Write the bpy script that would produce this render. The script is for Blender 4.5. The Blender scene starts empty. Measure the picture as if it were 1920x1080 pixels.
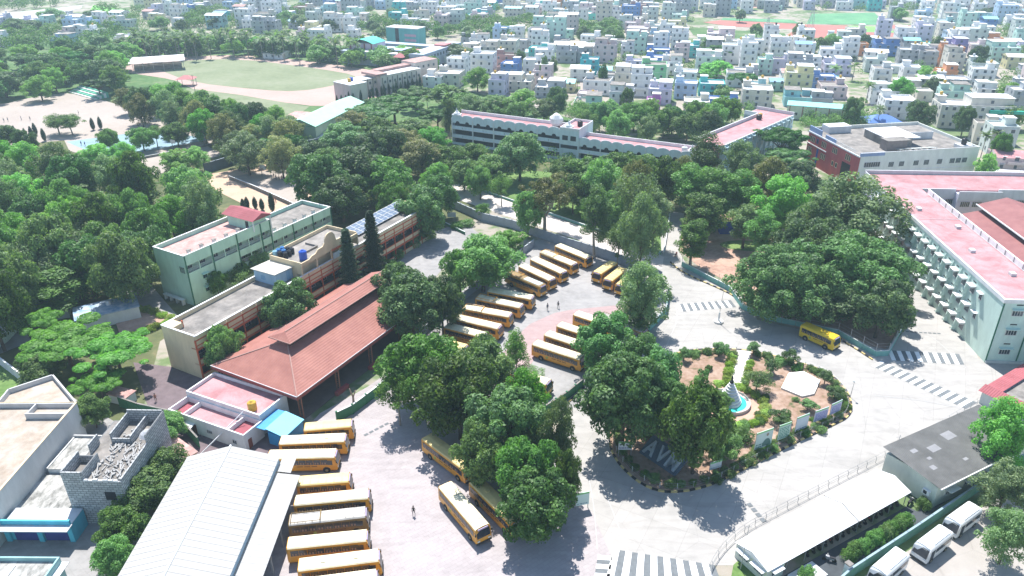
import bpy, bmesh, math, random
import numpy as np
from mathutils import Vector, Matrix
PI = math.pi
R_ = math.radians
random.seed(7)
SC = bpy.context.scene
COL = SC.collection

# ------------------------------------------------------------------ camera
CAMH, PITCH, ROLL, FPX = 78.5, R_(27.15), R_(-0.35), 1400.0
_r = Vector((1, 0, 0)); _f = Vector((0, math.cos(PITCH), -math.sin(PITCH))); _u = Vector((0, math.sin(PITCH), math.cos(PITCH)))
RI = _r*math.cos(ROLL) + _u*math.sin(ROLL)
UP = -_r*math.sin(ROLL) + _u*math.cos(ROLL)
FW = _f
cam = bpy.data.cameras.new('camera')
cam.sensor_width = 36.0; cam.lens = 36.0*FPX/1920.0
cam.clip_start = 1.0; cam.clip_end = 6000.0
camo = bpy.data.objects.new('camera', cam); COL.objects.link(camo)
mw = Matrix((RI, UP, -FW)).transposed().to_4x4(); mw.translation = (0, 0, CAMH)
camo.matrix_world = mw
SC.camera = camo

# ------------------------------------------------------------------ light
SUN_EL, SUN_DX, SUN_DY = R_(61.0), 0.127, -0.537     # shadows run towards the camera, a little to the right
w = bpy.data.worlds.new('World'); SC.world = w; w.use_nodes = True
nt = w.node_tree; nt.nodes.clear()
sky = nt.nodes.new('ShaderNodeTexSky'); sky.sky_type = 'NISHITA'; sky.sun_disc = False
sky.sun_elevation = SUN_EL
sky.sun_rotation = math.atan2(-SUN_DX, -SUN_DY)      # azimuth of the sun measured from +Y
sky.air_density = 1.2; sky.dust_density = 0.5; sky.ozone_density = 2.0
bgn = nt.nodes.new('ShaderNodeBackground'); bgn.inputs['Strength'].default_value = 0.105
won = nt.nodes.new('ShaderNodeOutputWorld')
nt.links.new(sky.outputs[0], bgn.inputs[0]); nt.links.new(bgn.outputs[0], won.inputs[0])
sl = bpy.data.lights.new('sun', 'SUN'); sl.energy = 4.6; sl.angle = R_(0.55); sl.color = (1.0, 0.965, 0.92)
so = bpy.data.objects.new('sun', sl); COL.objects.link(so)
sdir = Vector((SUN_DX, SUN_DY, -1)).normalized()
so.rotation_euler = sdir.to_track_quat('-Z', 'Y').to_euler()
so.location = (0, 0, 300)
SC.view_settings.view_transform = 'Standard'; SC.view_settings.look = 'None'
SC.view_settings.exposure = 1.02; SC.view_settings.gamma = 1.0
SC.view_settings.use_curve_mapping = False
SC.cycles.max_bounces = 6; SC.cycles.diffuse_bounces = 3; SC.cycles.glossy_bounces = 2
SC.cycles.transmission_bounces = 2; SC.cycles.volume_bounces = 1; SC.cycles.transparent_max_bounces = 4

# ------------------------------------------------------------------ geometry of the place
def P(px, py, z=0.0):
    """world point at height z seen at position (px, py) of the 1920x1080 survey photograph"""
    d = FW + RI*((px-960)/FPX) - UP*((py-540)/FPX)
    t = (z-CAMH)/d.z
    return Vector((d.x*t, d.y*t, z))
def S(x, y, z=0.0):
    d = Vector((x, y, z-CAMH)); q = d.dot(FW)
    return (960+FPX*d.dot(RI)/q, 540-FPX*d.dot(UP)/q)
def pxm(x, y, z=0.0): return FPX/Vector((x, y, z-CAMH)).dot(FW)
def hgt(px, pyb, pyt):
    b = P(px, pyb); lo, hi = 0, 100
    for _ in range(30):
        m = (lo+hi)/2
        if S(b.x, b.y, m)[1] > pyt: lo = m
        else: hi = m
    return m

# ------------------------------------------------------------------ materials
MATS = {}
def mat(name, col, rough=0.8, var=0.12, scale=3.0, bump=0.0, col2=None, metal=0.0, spec=0.3, coat=0.0, stretch=None, fine=0.0, grime=0.0):
    key = (name,)
    if key in MATS: return MATS[key]
    m = bpy.data.materials.new(name); m.use_nodes = True; MATS[key] = m
    t = m.node_tree; n = t.nodes; l = t.links
    b = n['Principled BSDF']; b.inputs['Roughness'].default_value = rough
    b.inputs['Metallic'].default_value = metal
    b.inputs['Specular IOR Level'].default_value = spec
    b.inputs['Coat Weight'].default_value = coat
    c1 = Vector(col); c2 = Vector(col2) if col2 else c1*(1-2.2*var)
    if var > 0 or col2:
        tc = n.new('ShaderNodeTexCoord'); mp = n.new('ShaderNodeMapping')
        mp.inputs['Scale'].default_value = stretch or (1, 1, 1)
        l.new(tc.outputs['Object'], mp.inputs[0])
        no = n.new('ShaderNodeTexNoise'); no.inputs['Scale'].default_value = 1.0/scale
        no.inputs['Detail'].default_value = 6; no.inputs['Roughness'].default_value = 0.65
        l.new(mp.outputs[0], no.inputs['Vector'])
        r = n.new('ShaderNodeValToRGB'); r.color_ramp.elements[0].position = 0.33; r.color_ramp.elements[1].position = 0.66
        r.color_ramp.elements[0].color = (*c2, 1); r.color_ramp.elements[1].color = (*c1, 1)
        l.new(no.outputs[0], r.inputs[0])
        out = r.outputs[0]
        if fine > 0:
            n2 = n.new('ShaderNodeTexNoise'); n2.inputs['Scale'].default_value = 4.0; n2.inputs['Detail'].default_value = 3
            l.new(tc.outputs['Object'], n2.inputs['Vector'])
            mr = n.new('ShaderNodeMapRange'); mr.inputs[3].default_value = 1-fine; mr.inputs[4].default_value = 1+fine
            l.new(n2.outputs[0], mr.inputs[0])
            mx = n.new('ShaderNodeVectorMath'); mx.operation = 'SCALE'
            l.new(out, mx.inputs[0]); l.new(mr.outputs[0], mx.inputs['Scale']); out = mx.outputs[0]
        if grime:
            n3 = n.new('ShaderNodeTexNoise'); n3.inputs['Scale'].default_value = 0.28; n3.inputs['Detail'].default_value = 7; n3.inputs['Roughness'].default_value = .7; n3.inputs['Distortion'].default_value = .8
            l.new(tc.outputs['Object'], n3.inputs['Vector'])
            g1 = n.new('ShaderNodeMapRange'); g1.inputs[1].default_value = .38; g1.inputs[2].default_value = .56; g1.inputs[3].default_value = 1-grime; g1.inputs[4].default_value = 1.06; l.new(n3.outputs[0], g1.inputs[0])
            oi = n.new('ShaderNodeObjectInfo'); g2 = n.new('ShaderNodeMapRange'); g2.inputs[3].default_value = 1-grime*.6; g2.inputs[4].default_value = 1.05; l.new(oi.outputs['Random'], g2.inputs[0])
            gm = n.new('ShaderNodeMath'); gm.operation = 'MULTIPLY'; l.new(g1.outputs[0], gm.inputs[0]); l.new(g2.outputs[0], gm.inputs[1])
            vv = n.new('ShaderNodeVectorMath'); vv.operation = 'SCALE'; l.new(out, vv.inputs[0]); l.new(gm.outputs[0], vv.inputs['Scale']); out = vv.outputs[0]
        l.new(out, b.inputs['Base Color'])
        if bump:
            bp = n.new('ShaderNodeBump'); bp.inputs['Strength'].default_value = bump; bp.inputs['Distance'].default_value = 0.05
            l.new(no.outputs[0], bp.inputs['Height']); l.new(bp.outputs[0], b.inputs['Normal'])
    else:
        b.inputs['Base Color'].default_value = (*c1, 1)
    return m
def wall(col):                      # painted plaster with rain streaks, one material per colour
    k = 'plaster_%02x%02x%02x' % tuple(int(255*min(1, c)) for c in col)
    return mat(k, col, 0.85, 0.09, 2.2, 0.15, stretch=(1, 1, 0.35), fine=0.03)
def tiled(name, col, pitch, ang, col2, strength=0.5, along=None):
    """ribbed or tiled roof: sine relief across local axis at angle ang"""
    m = mat(name, col, 0.75, 0.1, 3.0, col2=col2)
    t = m.node_tree; n = t.nodes; l = t.links; b = n['Principled BSDF']
    tc = n.new('ShaderNodeTexCoord'); mp = n.new('ShaderNodeMapping'); mp.inputs['Rotation'].default_value = (0, 0, ang)
    l.new(tc.outputs['Object'], mp.inputs[0])
    wv = n.new('ShaderNodeTexWave'); wv.wave_type = 'BANDS'; wv.bands_direction = 'X'; wv.wave_profile = 'SIN'
    wv.inputs['Scale'].default_value = 0.3142/pitch; wv.inputs['Distortion'].default_value = 0
    l.new(mp.outputs[0], wv.inputs['Vector'])
    h = wv.outputs['Fac']
    if along:
        w2 = n.new('ShaderNodeTexWave'); w2.bands_direction = 'Y'; w2.wave_profile = 'SAW'
        w2.inputs['Scale'].default_value = 0.3142/along
        l.new(mp.outputs[0], w2.inputs['Vector'])
        ad = n.new('ShaderNodeMath'); ad.operation = 'ADD'; l.new(h, ad.inputs[0]); l.new(w2.outputs['Fac'], ad.inputs[1]); h = ad.outputs[0]
    bp = n.new('ShaderNodeBump'); bp.inputs['Strength'].default_value = strength; bp.inputs['Distance'].default_value = 0.06
    l.new(h, bp.inputs['Height']); l.new(bp.outputs[0], b.inputs['Normal'])
    return m
def ground_mat(name, stops, scales=(22, 3), rough=0.95, bump=0.3, slabs=None, crack=False):
    """soil, grass or paving from two noises; slabs = (pitch, angle, joint darkness)"""
    m = bpy.data.materials.new(name); m.use_nodes = True
    t = m.node_tree; n = t.nodes; l = t.links; b = n['Principled BSDF']
    b.inputs['Roughness'].default_value = rough; b.inputs['Specular IOR Level'].default_value = 0.2
    tc = n.new('ShaderNodeTexCoord')
    a = n.new('ShaderNodeTexNoise'); a.inputs['Scale'].default_value = 1/scales[0]; a.inputs['Detail'].default_value = 7; a.inputs['Roughness'].default_value = 0.62
    c = n.new('ShaderNodeTexNoise'); c.inputs['Scale'].default_value = 1/scales[1]; c.inputs['Detail'].default_value = 6
    for q in (a, c): l.new(tc.outputs['Object'], q.inputs['Vector'])
    mx = n.new('ShaderNodeMath'); mx.operation = 'MULTIPLY_ADD'; mx.inputs[1].default_value = 0.35
    l.new(c.outputs[0], mx.inputs[0]); 
    m2 = n.new('ShaderNodeMath'); m2.operation = 'MULTIPLY'; m2.inputs[1].default_value = 0.65; l.new(a.outputs[0], m2.inputs[0]); l.new(m2.outputs[0], mx.inputs[2])
    r = n.new('ShaderNodeValToRGB'); e = r.color_ramp.elements
    e[0].position = stops[0][0]; e[0].color = (*stops[0][1], 1); e[1].position = stops[-1][0]; e[1].color = (*stops[-1][1], 1)
    for p_, c_ in stops[1:-1]:
        x = e.new(p_); x.color = (*c_, 1)
    l.new(mx.outputs[0], r.inputs[0]); out = r.outputs[0]; hsrc = c.outputs[0]
    if slabs:
        br = n.new('ShaderNodeTexBrick'); mp = n.new('ShaderNodeMapping'); mp.inputs['Rotation'].default_value = (0, 0, slabs[1])
        l.new(tc.outputs['Object'], mp.inputs[0]); l.new(mp.outputs[0], br.inputs['Vector'])
        br.inputs['Scale'].default_value = 1.0; br.inputs['Brick Width'].default_value = slabs[0]; br.inputs['Row Height'].default_value = slabs[0]*(slabs[3] if len(slabs) > 3 else 1)
        br.inputs['Mortar Size'].default_value = 0.012*slabs[0]**0.5; br.inputs['Mortar Smooth'].default_value = 0.3
        br.inputs['Color1'].default_value = (1, 1, 1, 1); br.inputs['Color2'].default_value = (0.93, 0.93, 0.93, 1); br.inputs['Mortar'].default_value = (slabs[2],)*3+(1,)
        br.offset = 0.0 if slabs[0] > 1.5 else 0.5
        v = n.new('ShaderNodeVectorMath'); v.operation = 'MULTIPLY'; l.new(out, v.inputs[0]); l.new(br.outputs['Color'], v.inputs[1]); out = v.outputs[0]
    if crack:
        vo = n.new('ShaderNodeTexVoronoi'); vo.feature = 'DISTANCE_TO_EDGE'; vo.inputs['Scale'].default_value = 0.11
        ad = n.new('ShaderNodeMixRGB'); ad.inputs[0].default_value = 0.12
        l.new(tc.outputs['Object'], ad.inputs[1]); l.new(c.outputs['Color'], ad.inputs[2]); l.new(ad.outputs[0], vo.inputs['Vector'])
        mr = n.new('ShaderNodeMapRange'); mr.inputs[1].default_value = 0.0; mr.inputs[2].default_value = 0.006; mr.inputs[3].default_value = 0.86; mr.inputs[4].default_value = 1
        l.new(vo.outputs['Distance'], mr.inputs[0])
        v = n.new('ShaderNodeVectorMath'); v.operation = 'SCALE'; l.new(out, v.inputs[0]); l.new(mr.outputs[0], v.inputs['Scale']); out = v.outputs[0]
    if slabs:                        # oil, water and tyre marks
        st = n.new('ShaderNodeTexNoise'); st.inputs['Scale'].default_value = 0.35; st.inputs['Detail'].default_value = 5; st.inputs['Distortion'].default_value = 1.2
        ms = n.new('ShaderNodeMapping'); ms.inputs['Rotation'].default_value = (0, 0, slabs[1]); ms.inputs['Scale'].default_value = (0.25, 1.6, 1)
        l.new(tc.outputs['Object'], ms.inputs[0]); l.new(ms.outputs[0], st.inputs['Vector'])
        mr = n.new('ShaderNodeMapRange'); mr.inputs[1].default_value = 0.36; mr.inputs[2].default_value = 0.50; mr.inputs[3].default_value = 0.91; mr.inputs[4].default_value = 1
        l.new(st.outputs[0], mr.inputs[0])
        v = n.new('ShaderNodeVectorMath'); v.operation = 'SCALE'; l.new(out, v.inputs[0]); l.new(mr.outputs[0], v.inputs['Scale']); out = v.outputs[0]
    l.new(out, b.inputs['Base Color'])
    if bump:
        bp = n.new('ShaderNodeBump'); bp.inputs['Strength'].default_value = bump; bp.inputs['Distance'].default_value = 0.1
        l.new(hsrc, bp.inputs['Height']); l.new(bp.outputs[0], b.inputs['Normal'])
    return m
def leafmat(name, dark, light, trans=0.35, scale=1.6):
    m = bpy.data.materials.new(name); m.use_nodes = True
    t = m.node_tree; n = t.nodes; l = t.links; b = n['Principled BSDF']
    b.inputs['Roughness'].default_value = 0.55; b.inputs['Specular IOR Level'].default_value = 0.35
    tc = n.new('ShaderNodeTexCoord'); no = n.new('ShaderNodeTexNoise'); no.inputs['Scale'].default_value = 1/scale; no.inputs['Detail'].default_value = 4
    l.new(tc.outputs['Object'], no.inputs['Vector'])
    oi = n.new('ShaderNodeObjectInfo'); ma = n.new('ShaderNodeMath'); ma.operation = 'MULTIPLY_ADD'; ma.inputs[1].default_value = 0.3; 
    l.new(oi.outputs['Random'], ma.inputs[0])
    sb = n.new('ShaderNodeMath'); sb.operation = 'SUBTRACT'; sb.inputs[1].default_value = 0.15; l.new(no.outputs[0], sb.inputs[0]); l.new(sb.outputs[0], ma.inputs[2])
    r = n.new('ShaderNodeValToRGB'); r.color_ramp.elements[0].position = 0.3; r.color_ramp.elements[1].position = 0.7
    r.color_ramp.elements[0].color = (*dark, 1); r.color_ramp.elements[1].color = (*light, 1)
    l.new(ma.outputs[0], r.inputs[0])
    hv = n.new('ShaderNodeHueSaturation'); wn = n.new('ShaderNodeTexWhiteNoise'); wn.noise_dimensions = '1D'; l.new(oi.outputs['Random'], wn.inputs['W'])
    m1 = n.new('ShaderNodeMapRange'); m1.inputs[3].default_value = .47; m1.inputs[4].default_value = .525; l.new(oi.outputs['Random'], m1.inputs[0]); l.new(m1.outputs[0], hv.inputs['Hue'])
    m2 = n.new('ShaderNodeMapRange'); m2.inputs[3].default_value = .72; m2.inputs[4].default_value = 1.35; l.new(wn.outputs['Value'], m2.inputs[0]); l.new(m2.outputs[0], hv.inputs['Value'])
    m3 = n.new('ShaderNodeMapRange'); m3.inputs[3].default_value = 1.05; m3.inputs[4].default_value = .78; l.new(wn.outputs['Value'], m3.inputs[0]); l.new(m3.outputs[0], hv.inputs['Saturation'])
    l.new(r.outputs[0], hv.inputs['Color']); l.new(hv.outputs[0], b.inputs['Base Color'])
    tr = n.new('ShaderNodeBsdfTranslucent')
    hs = n.new('ShaderNodeMixRGB'); hs.blend_type = 'MULTIPLY'; hs.inputs[0].default_value = 1; hs.inputs[2].default_value = (1.15, 1.25, 0.55, 1)
    l.new(hv.outputs[0], hs.inputs[1]); l.new(hs.outputs[0], tr.inputs[0])
    mi = n.new('ShaderNodeMixShader'); mi.inputs[0].default_value = trans
    l.new(b.outputs[0], mi.inputs[1]); l.new(tr.outputs[0], mi.inputs[2])
    l.new(mi.outputs[0], n['Material Output'].inputs[0])
    return m

# ------------------------------------------------------------------ mesh builder
class MB:
    def __init__(s): s.v = []; s.f = []; s.mi = []; s.mats = []; s.cur = 0; s.smooth = False
    def m(s, mt):
        if mt not in s.mats: s.mats.append(mt)
        s.cur = s.mats.index(mt); return s
    def quad(s, *pts):
        i = len(s.v); s.v += [tuple(p) for p in pts]; s.f.append(tuple(range(i, i+len(pts)))); s.mi.append(s.cur); return s
    def box(s, x0, x1, y0, y1, z0, z1, tf=None, bottom=True):
        i = len(s.v)
        pts = [(x0, y0, z0), (x1, y0, z0), (x1, y1, z0), (x0, y1, z0), (x0, y0, z1), (x1, y0, z1), (x1, y1, z1), (x0, y1, z1)]
        if tf: pts = [tuple(tf @ Vector(p)) for p in pts]
        s.v += pts
        fs = [(0, 1, 5, 4), (1, 2, 6, 5), (2, 3, 7, 6), (3, 0, 4, 7), (4, 5, 6, 7)] + ([(3, 2, 1, 0)] if bottom else [])
        for q in fs: s.f.append(tuple(i+k for k in q)); s.mi.append(s.cur)
        return s
    def prism(s, poly, z0, z1, top=True, bottom=True):
        n = len(poly); i = len(s.v)
        s.v += [(p[0], p[1], z0) for p in poly] + [(p[0], p[1], z1) for p in poly]
        for k in range(n):
            j = (k+1) % n; s.f.append((i+k, i+j, i+n+j, i+n+k)); s.mi.append(s.cur)
        if top: s.f.append(tuple(i+n+k for k in range(n))); s.mi.append(s.cur)
        if bottom: s.f.append(tuple(i+k for k in reversed(range(n)))); s.mi.append(s.cur)
        return s
    def cyl(s, x, y, z0, z1, r0, r1=None, n=10, cap=True, tf=None):
        r1 = r0 if r1 is None else r1; i = len(s.v)
        pts = []
        for (z, r) in ((z0, r0), (z1, r1)):
            for k in range(n):
                a = 2*PI*k/n; pts.append((x+r*math.cos(a), y+r*math.sin(a), z))
        if tf: pts = [tuple(tf @ Vector(p)) for p in pts]
        s.v += pts
        for k in range(n):
            j = (k+1) % n; s.f.append((i+k, i+j, i+n+j, i+n+k)); s.mi.append(s.cur)
        if cap:
            s.f.append(tuple(i+n+k for k in range(n))); s.mi.append(s.cur)
            s.f.append(tuple(i+k for k in reversed(range(n)))); s.mi.append(s.cur)
        return s
    def bar(s, a, b, r, n=5, r2=None):
        a = Vector(a); b = Vector(b); d = b-a; L = d.length
        if L < 1e-6: return s
        tf = Matrix.Translation(a) @ d.to_track_quat('Z', 'Y').to_matrix().to_4x4()
        return s.cyl(0, 0, 0, L, r, r2, n, True, tf)
    def lathe(s, prof, n=24, x=0, y=0):
        i = len(s.v)
        for (r, z) in prof:
            for k in range(n):
                a = 2*PI*k/n; s.v.append((x+r*math.cos(a), y+r*math.sin(a), z))
        for q in range(len(prof)-1):
            for k in range(n):
                j = (k+1) % n; s.f.append((i+q*n+k, i+q*n+j, i+(q+1)*n+j, i+(q+1)*n+k)); s.mi.append(s.cur)
        s.f.append(tuple(i+(len(prof)-1)*n+k for k in range(n))); s.mi.append(s.cur)
        return s
    def mesh(s, name, smooth=None):
        me = bpy.data.meshes.new(name); me.from_pydata(s.v, [], s.f)
        for mt in s.mats: me.materials.append(mt)
        me.polygons.foreach_set('material_index', s.mi)
        if smooth if smooth is not None else s.smooth: me.polygons.foreach_set('use_smooth', [True]*len(s.f))
        me.update(); return me
    def build(s, name, parent=None, loc=(0, 0, 0), rz=0, kind=None, label=None):
        return inst(name, s.mesh(name), parent, loc, rz, kind, label)
def inst(name, me, parent=None, loc=(0, 0, 0), rz=0, kind=None, label=None, sc=None):
    o = bpy.data.objects.new(name, me); COL.objects.link(o); o.location = loc; o.rotation_euler = (0, 0, rz)
    if parent: o.parent = parent
    if kind: o['kind'] = kind
    if label: o['label'] = label
    if sc: o.scale = sc
    return o
LABELLED = []      # things whose label still needs its place: (object, look, px, py)
def tag(o, label=None, cat=None, group=None):
    if label: o['label'] = label
    if cat: o['category'] = cat
    if group: o['group'] = group
    return o
def thing(name, label, cat, loc=(0, 0, 0), rz=0, group=None):
    o = bpy.data.objects.new(name, None); COL.objects.link(o); o.empty_display_size = 0.5
    o.location = loc; o.rotation_euler = (0, 0, rz)
    return tag(o, label, cat, group)
def dup(root, loc=None, rz=None, label=None, group=None, scale=None):
    r = root.copy(); COL.objects.link(r)
    if loc is not None: r.location = loc
    if rz is not None: r.rotation_euler = (0, 0, rz)
    if scale: r.scale = (scale,)*3 if not hasattr(scale, '__len__') else scale
    if label: r['label'] = label
    if group: r['group'] = group
    for ch in list(root.children):
        c = ch.copy(); COL.objects.link(c); c.parent = r
        for g in ch.children:
            d = g.copy(); COL.objects.link(d); d.parent = c
    return r
def structure(name, mb_or_me, **k):
    o = mb_or_me.build(name, **k) if isinstance(mb_or_me, MB) else inst(name, mb_or_me, **k)
    o['kind'] = 'structure'; return o
NSH = [0]
def sheet(name, pts, z, mt, smooth=0, kind='structure', parent=None):
    """flat ground sheet from a list of photo points or world points"""
    z = 0.006+0.0035*NSH[0]; NSH[0] += 1      # every sheet a few millimetres above the one laid before it
    w_ = [P(p[0], p[1]) if len(p) == 2 else Vector(p) for p in pts]
    if smooth:
        for _ in range(smooth):
            q = []
            for i in range(len(w_)):
                a = w_[i]; b = w_[(i+1) % len(w_)]; q += [a*0.75+b*0.25, a*0.25+b*0.75]
            w_ = q
    b = MB().m(mt); b.quad(*[(p.x, p.y, z) for p in w_])
    me = b.mesh(name)
    bm = bmesh.new(); bm.from_mesh(me); bmesh.ops.triangulate(bm, faces=bm.faces[:]); 
    for f in bm.faces:
        if f.normal.z < 0: f.normal_flip()
    bm.to_mesh(me); bm.free()
    o = inst(name, me, parent)
    if kind: o['kind'] = kind
    return o
def chaikin(pts, n=2, closed=False):
    for _ in range(n):
        q = [] if closed else [pts[0]]
        m_ = len(pts) if closed else len(pts)-1
        for i in range(m_):
            a = Vector(pts[i]); b = Vector(pts[(i+1) % len(pts)]); q += [a*0.75+b*0.25, a*0.25+b*0.75]
        if not closed: q.append(pts[-1])
        pts = [Vector(p) for p in q]
    return pts
def frame(pa, pb, h):
    """origin and heading of a front edge given by two photo points at height h; returns loc, rz, length"""
    a = P(pa[0], pa[1], h); b = P(pb[0], pb[1], h); d = b-a
    return Vector((a.x, a.y, 0)), math.atan2(d.y, d.x), d.length
# ------------------------------------------------------------------ shared materials
M_conc = ground_mat('concrete_paving', [(0.3, (0.285, 0.275, 0.26)), (0.5, (0.365, 0.35, 0.33)), (0.75, (0.41, 0.39, 0.37))], (14, 1.6), bump=0.15, slabs=(5.0, R_(28), 0.72), crack=True)
M_paver = ground_mat('interlocking_pavers', [(0.3, (0.31, 0.28, 0.28)), (0.5, (0.37, 0.335, 0.335)), (0.75, (0.41, 0.38, 0.38))], (9, 1.2), bump=0.2, slabs=(1.0, R_(-35), 0.62, 0.6))
M_pinkpave = ground_mat('pink_pavers', [(0.3, (0.33, 0.235, 0.23)), (0.7, (0.39, 0.295, 0.29))], (5, 1), bump=0.2, slabs=(0.6, R_(20), 0.8))
M_yard = ground_mat('grey_yard_paving', [(0.3, (0.22, 0.215, 0.21)), (0.5, (0.30, 0.29, 0.285)), (0.75, (0.36, 0.35, 0.34))], (8, 1.3), slabs=(1.2, R_(40), 0.75))
M_soil = ground_mat('dry_town_soil', [(0.34, (0.05, 0.10, 0.035)), (0.46, (0.13, 0.18, 0.08)), (0.52, (0.29, 0.26, 0.215)), (0.72, (0.38, 0.34, 0.30))], (26, 4))
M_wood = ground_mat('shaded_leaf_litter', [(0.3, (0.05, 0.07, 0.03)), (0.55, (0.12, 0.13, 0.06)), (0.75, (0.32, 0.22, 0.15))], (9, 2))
M_red = ground_mat('red_earth', [(0.3, (0.22, 0.13, 0.10)), (0.5, (0.40, 0.26, 0.20)), (0.75, (0.50, 0.36, 0.28))], (5, 0.9))
M_field = ground_mat('ploughed_red_field', [(0.3, (0.30, 0.12, 0.10)), (0.7, (0.40, 0.17, 0.14))], (20, 3))
M_sand = ground_mat('pale_sand', [(0.3, (0.30, 0.255, 0.22)), (0.7, (0.38, 0.335, 0.30))], (25, 2))
M_track = ground_mat('clay_running_track', [(0.3, (0.34, 0.245, 0.21)), (0.7, (0.42, 0.31, 0.275))], (20, 2))
M_grass = ground_mat('lawn_grass', [(0.3, (0.06, 0.12, 0.03)), (0.5, (0.12, 0.20, 0.06)), (0.75, (0.24, 0.28, 0.11))], (6, 0.8))
M_pitch = ground_mat('dry_sports_grass', [(0.3, (0.13, 0.155, 0.085)), (0.5, (0.185, 0.21, 0.125)), (0.75, (0.25, 0.255, 0.18))], (22, 2.5))
M_scrub = ground_mat('scrub_grass', [(0.3, (0.03, 0.075, 0.025)), (0.5, (0.08, 0.15, 0.05)), (0.75, (0.22, 0.23, 0.13))], (14, 2))
M_crop = ground_mat('crop_rows', [(0.3, (0.06, 0.20, 0.10)), (0.7, (0.16, 0.34, 0.17))], (20, 2), slabs=(5, R_(-25), 0.6, 0.5))
M_bgreen = ground_mat('bright_crop', [(0.3, (0.14, 0.42, 0.08)), (0.7, (0.22, 0.50, 0.12))], (20, 2))
M_court = mat('blue_sports_court', (0.22, 0.34, 0.41), 0.7, 0.12, 4)
M_asph = mat('asphalt', (0.075, 0.085, 0.095), 0.9, 0.15, 3)
M_water = mat('river_water', (0.35, 0.42, 0.45), 0.12, 0.05, 20)
M_paint = mat('white_road_paint', (0.80, 0.80, 0.78), 0.6, 0.05, 0.8)
M_greyp = mat('grey_road_paint', (0.15, 0.165, 0.175), 0.8, 0.1, 0.8)
M_white = wall((0.74, 0.75, 0.75)); M_white2 = wall((0.62, 0.63, 0.64))
M_conw = mat('weathered_concrete_deck', (0.30, 0.275, 0.25), 0.9, 0.16, 2.6, 0.2, col2=(0.15, 0.14, 0.13), fine=0.06, grime=.2)
M_pinkdeck = mat('faded_red_roof_deck', (0.46, 0.255, 0.265), 0.85, 0.08, 4.0, 0.1, col2=(0.38, 0.18, 0.19), fine=0.06, grime=.22)
M_pinkdeck2 = mat('worn_pink_roof_deck', (0.50, 0.34, 0.31), 0.85, 0.08, 1.3, 0.1, col2=(0.36, 0.20, 0.18), fine=0.06, grime=.2)
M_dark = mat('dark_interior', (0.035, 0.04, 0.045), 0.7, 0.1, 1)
M_glass = mat('window_glass', (0.03, 0.045, 0.06), 0.12, 0, spec=0.6)
M_frame = mat('window_frame', (0.55, 0.56, 0.55), 0.6, 0.04, 1)
M_metal = mat('galvanised_steel', (0.40, 0.41, 0.42), 0.45, 0.06, 1, metal=0.4)
M_black = mat('black_plastic', (0.02, 0.02, 0.024), 0.45, 0, 1)
M_bluetank = mat('blue_tank_plastic', (0.03, 0.10, 0.48), 0.35, 0.05, 0.6)
M_yeltank = mat('yellow_tank_plastic', (0.62, 0.38, 0.06), 0.45, 0.08, 0.6)
M_green_w = wall((0.46, 0.68, 0.55)); M_dkgreen = mat('dark_green_paint', (0.03, 0.15, 0.09), 0.7, 0.06, 1)
M_mint = wall((0.58, 0.74, 0.66)); M_cream = wall((0.72, 0.58, 0.38)); M_orange = wall((0.55, 0.13, 0.06))
M_bluewall = wall((0.36, 0.52, 0.66)); M_fgreen = mat('green_painted_wall', (0.05, 0.20, 0.10), 0.8, 0.12, 2.0, fine=0.04)
M_aqua = wall((0.20, 0.44, 0.40)); M_pale = wall((0.60, 0.64, 0.62)); M_brickg = mat('grey_cement_block', (0.36, 0.36, 0.35), 0.95, 0.12, 0.7, fine=0.1)
M_tile = tiled('red_clay_roof_tiles', (0.34, 0.148, 0.118), 0.5, 0, (0.26, 0.105, 0.085), 0.55, along=0.55)
M_ridge = mat('pale_ridge_cap', (0.36, 0.21, 0.18), 0.7, 0.06, 1)
M_wsheet = mat('white_corrugated_sheet', (0.40, 0.395, 0.38), .85, .05, 6.0, spec=.15, fine=.02)
M_msheet = tiled('maroon_roof_sheet', (0.27, 0.115, 0.11), 0.35, 0, (0.21, 0.08, 0.08), 0.5)
M_asb = tiled('dark_asbestos_sheet', (0.125, 0.125, 0.122), 0.30, 0, (0.08, 0.08, 0.078), 0.6)
M_kblk = mat('kerb_black', (0.03, 0.03, 0.03), 0.8, 0.1, 0.5); M_kyel = mat('kerb_yellow', (0.60, 0.47, 0.20), 0.8, 0.12, 0.5)

# ------------------------------------------------------------------ ground
def ground():
    b = MB().m(M_soil); n = 24; s = 3000/n
    for i in range(n):
        for j in range(n):
            x = -1500+i*s; y = -300+j*s
            b.quad((x, y, 0), (x+s, y, 0), (x+s, y+s, 0), (x, y+s, 0))
    me = b.mesh('ground'); bm = bmesh.new(); bm.from_mesh(me); bmesh.ops.remove_doubles(bm, verts=bm.verts, dist=0.01); bm.to_mesh(me); bm.free()
    o = inst('ground', me); o['kind'] = 'structure'
ground()
E_ = 0.012
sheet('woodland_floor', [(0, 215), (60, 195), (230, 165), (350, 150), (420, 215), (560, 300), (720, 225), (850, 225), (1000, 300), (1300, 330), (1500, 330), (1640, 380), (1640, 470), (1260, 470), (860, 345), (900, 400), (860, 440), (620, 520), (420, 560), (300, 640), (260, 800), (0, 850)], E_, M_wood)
sheet('scrub', [(0, 60), (60, 70), (220, 55), (700, 90), (860, 165), (1100, 230), (1060, 260), (850, 225), (700, 230), (520, 200), (340, 180), (200, 190), (0, 215)], 0.004, M_scrub)
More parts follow.
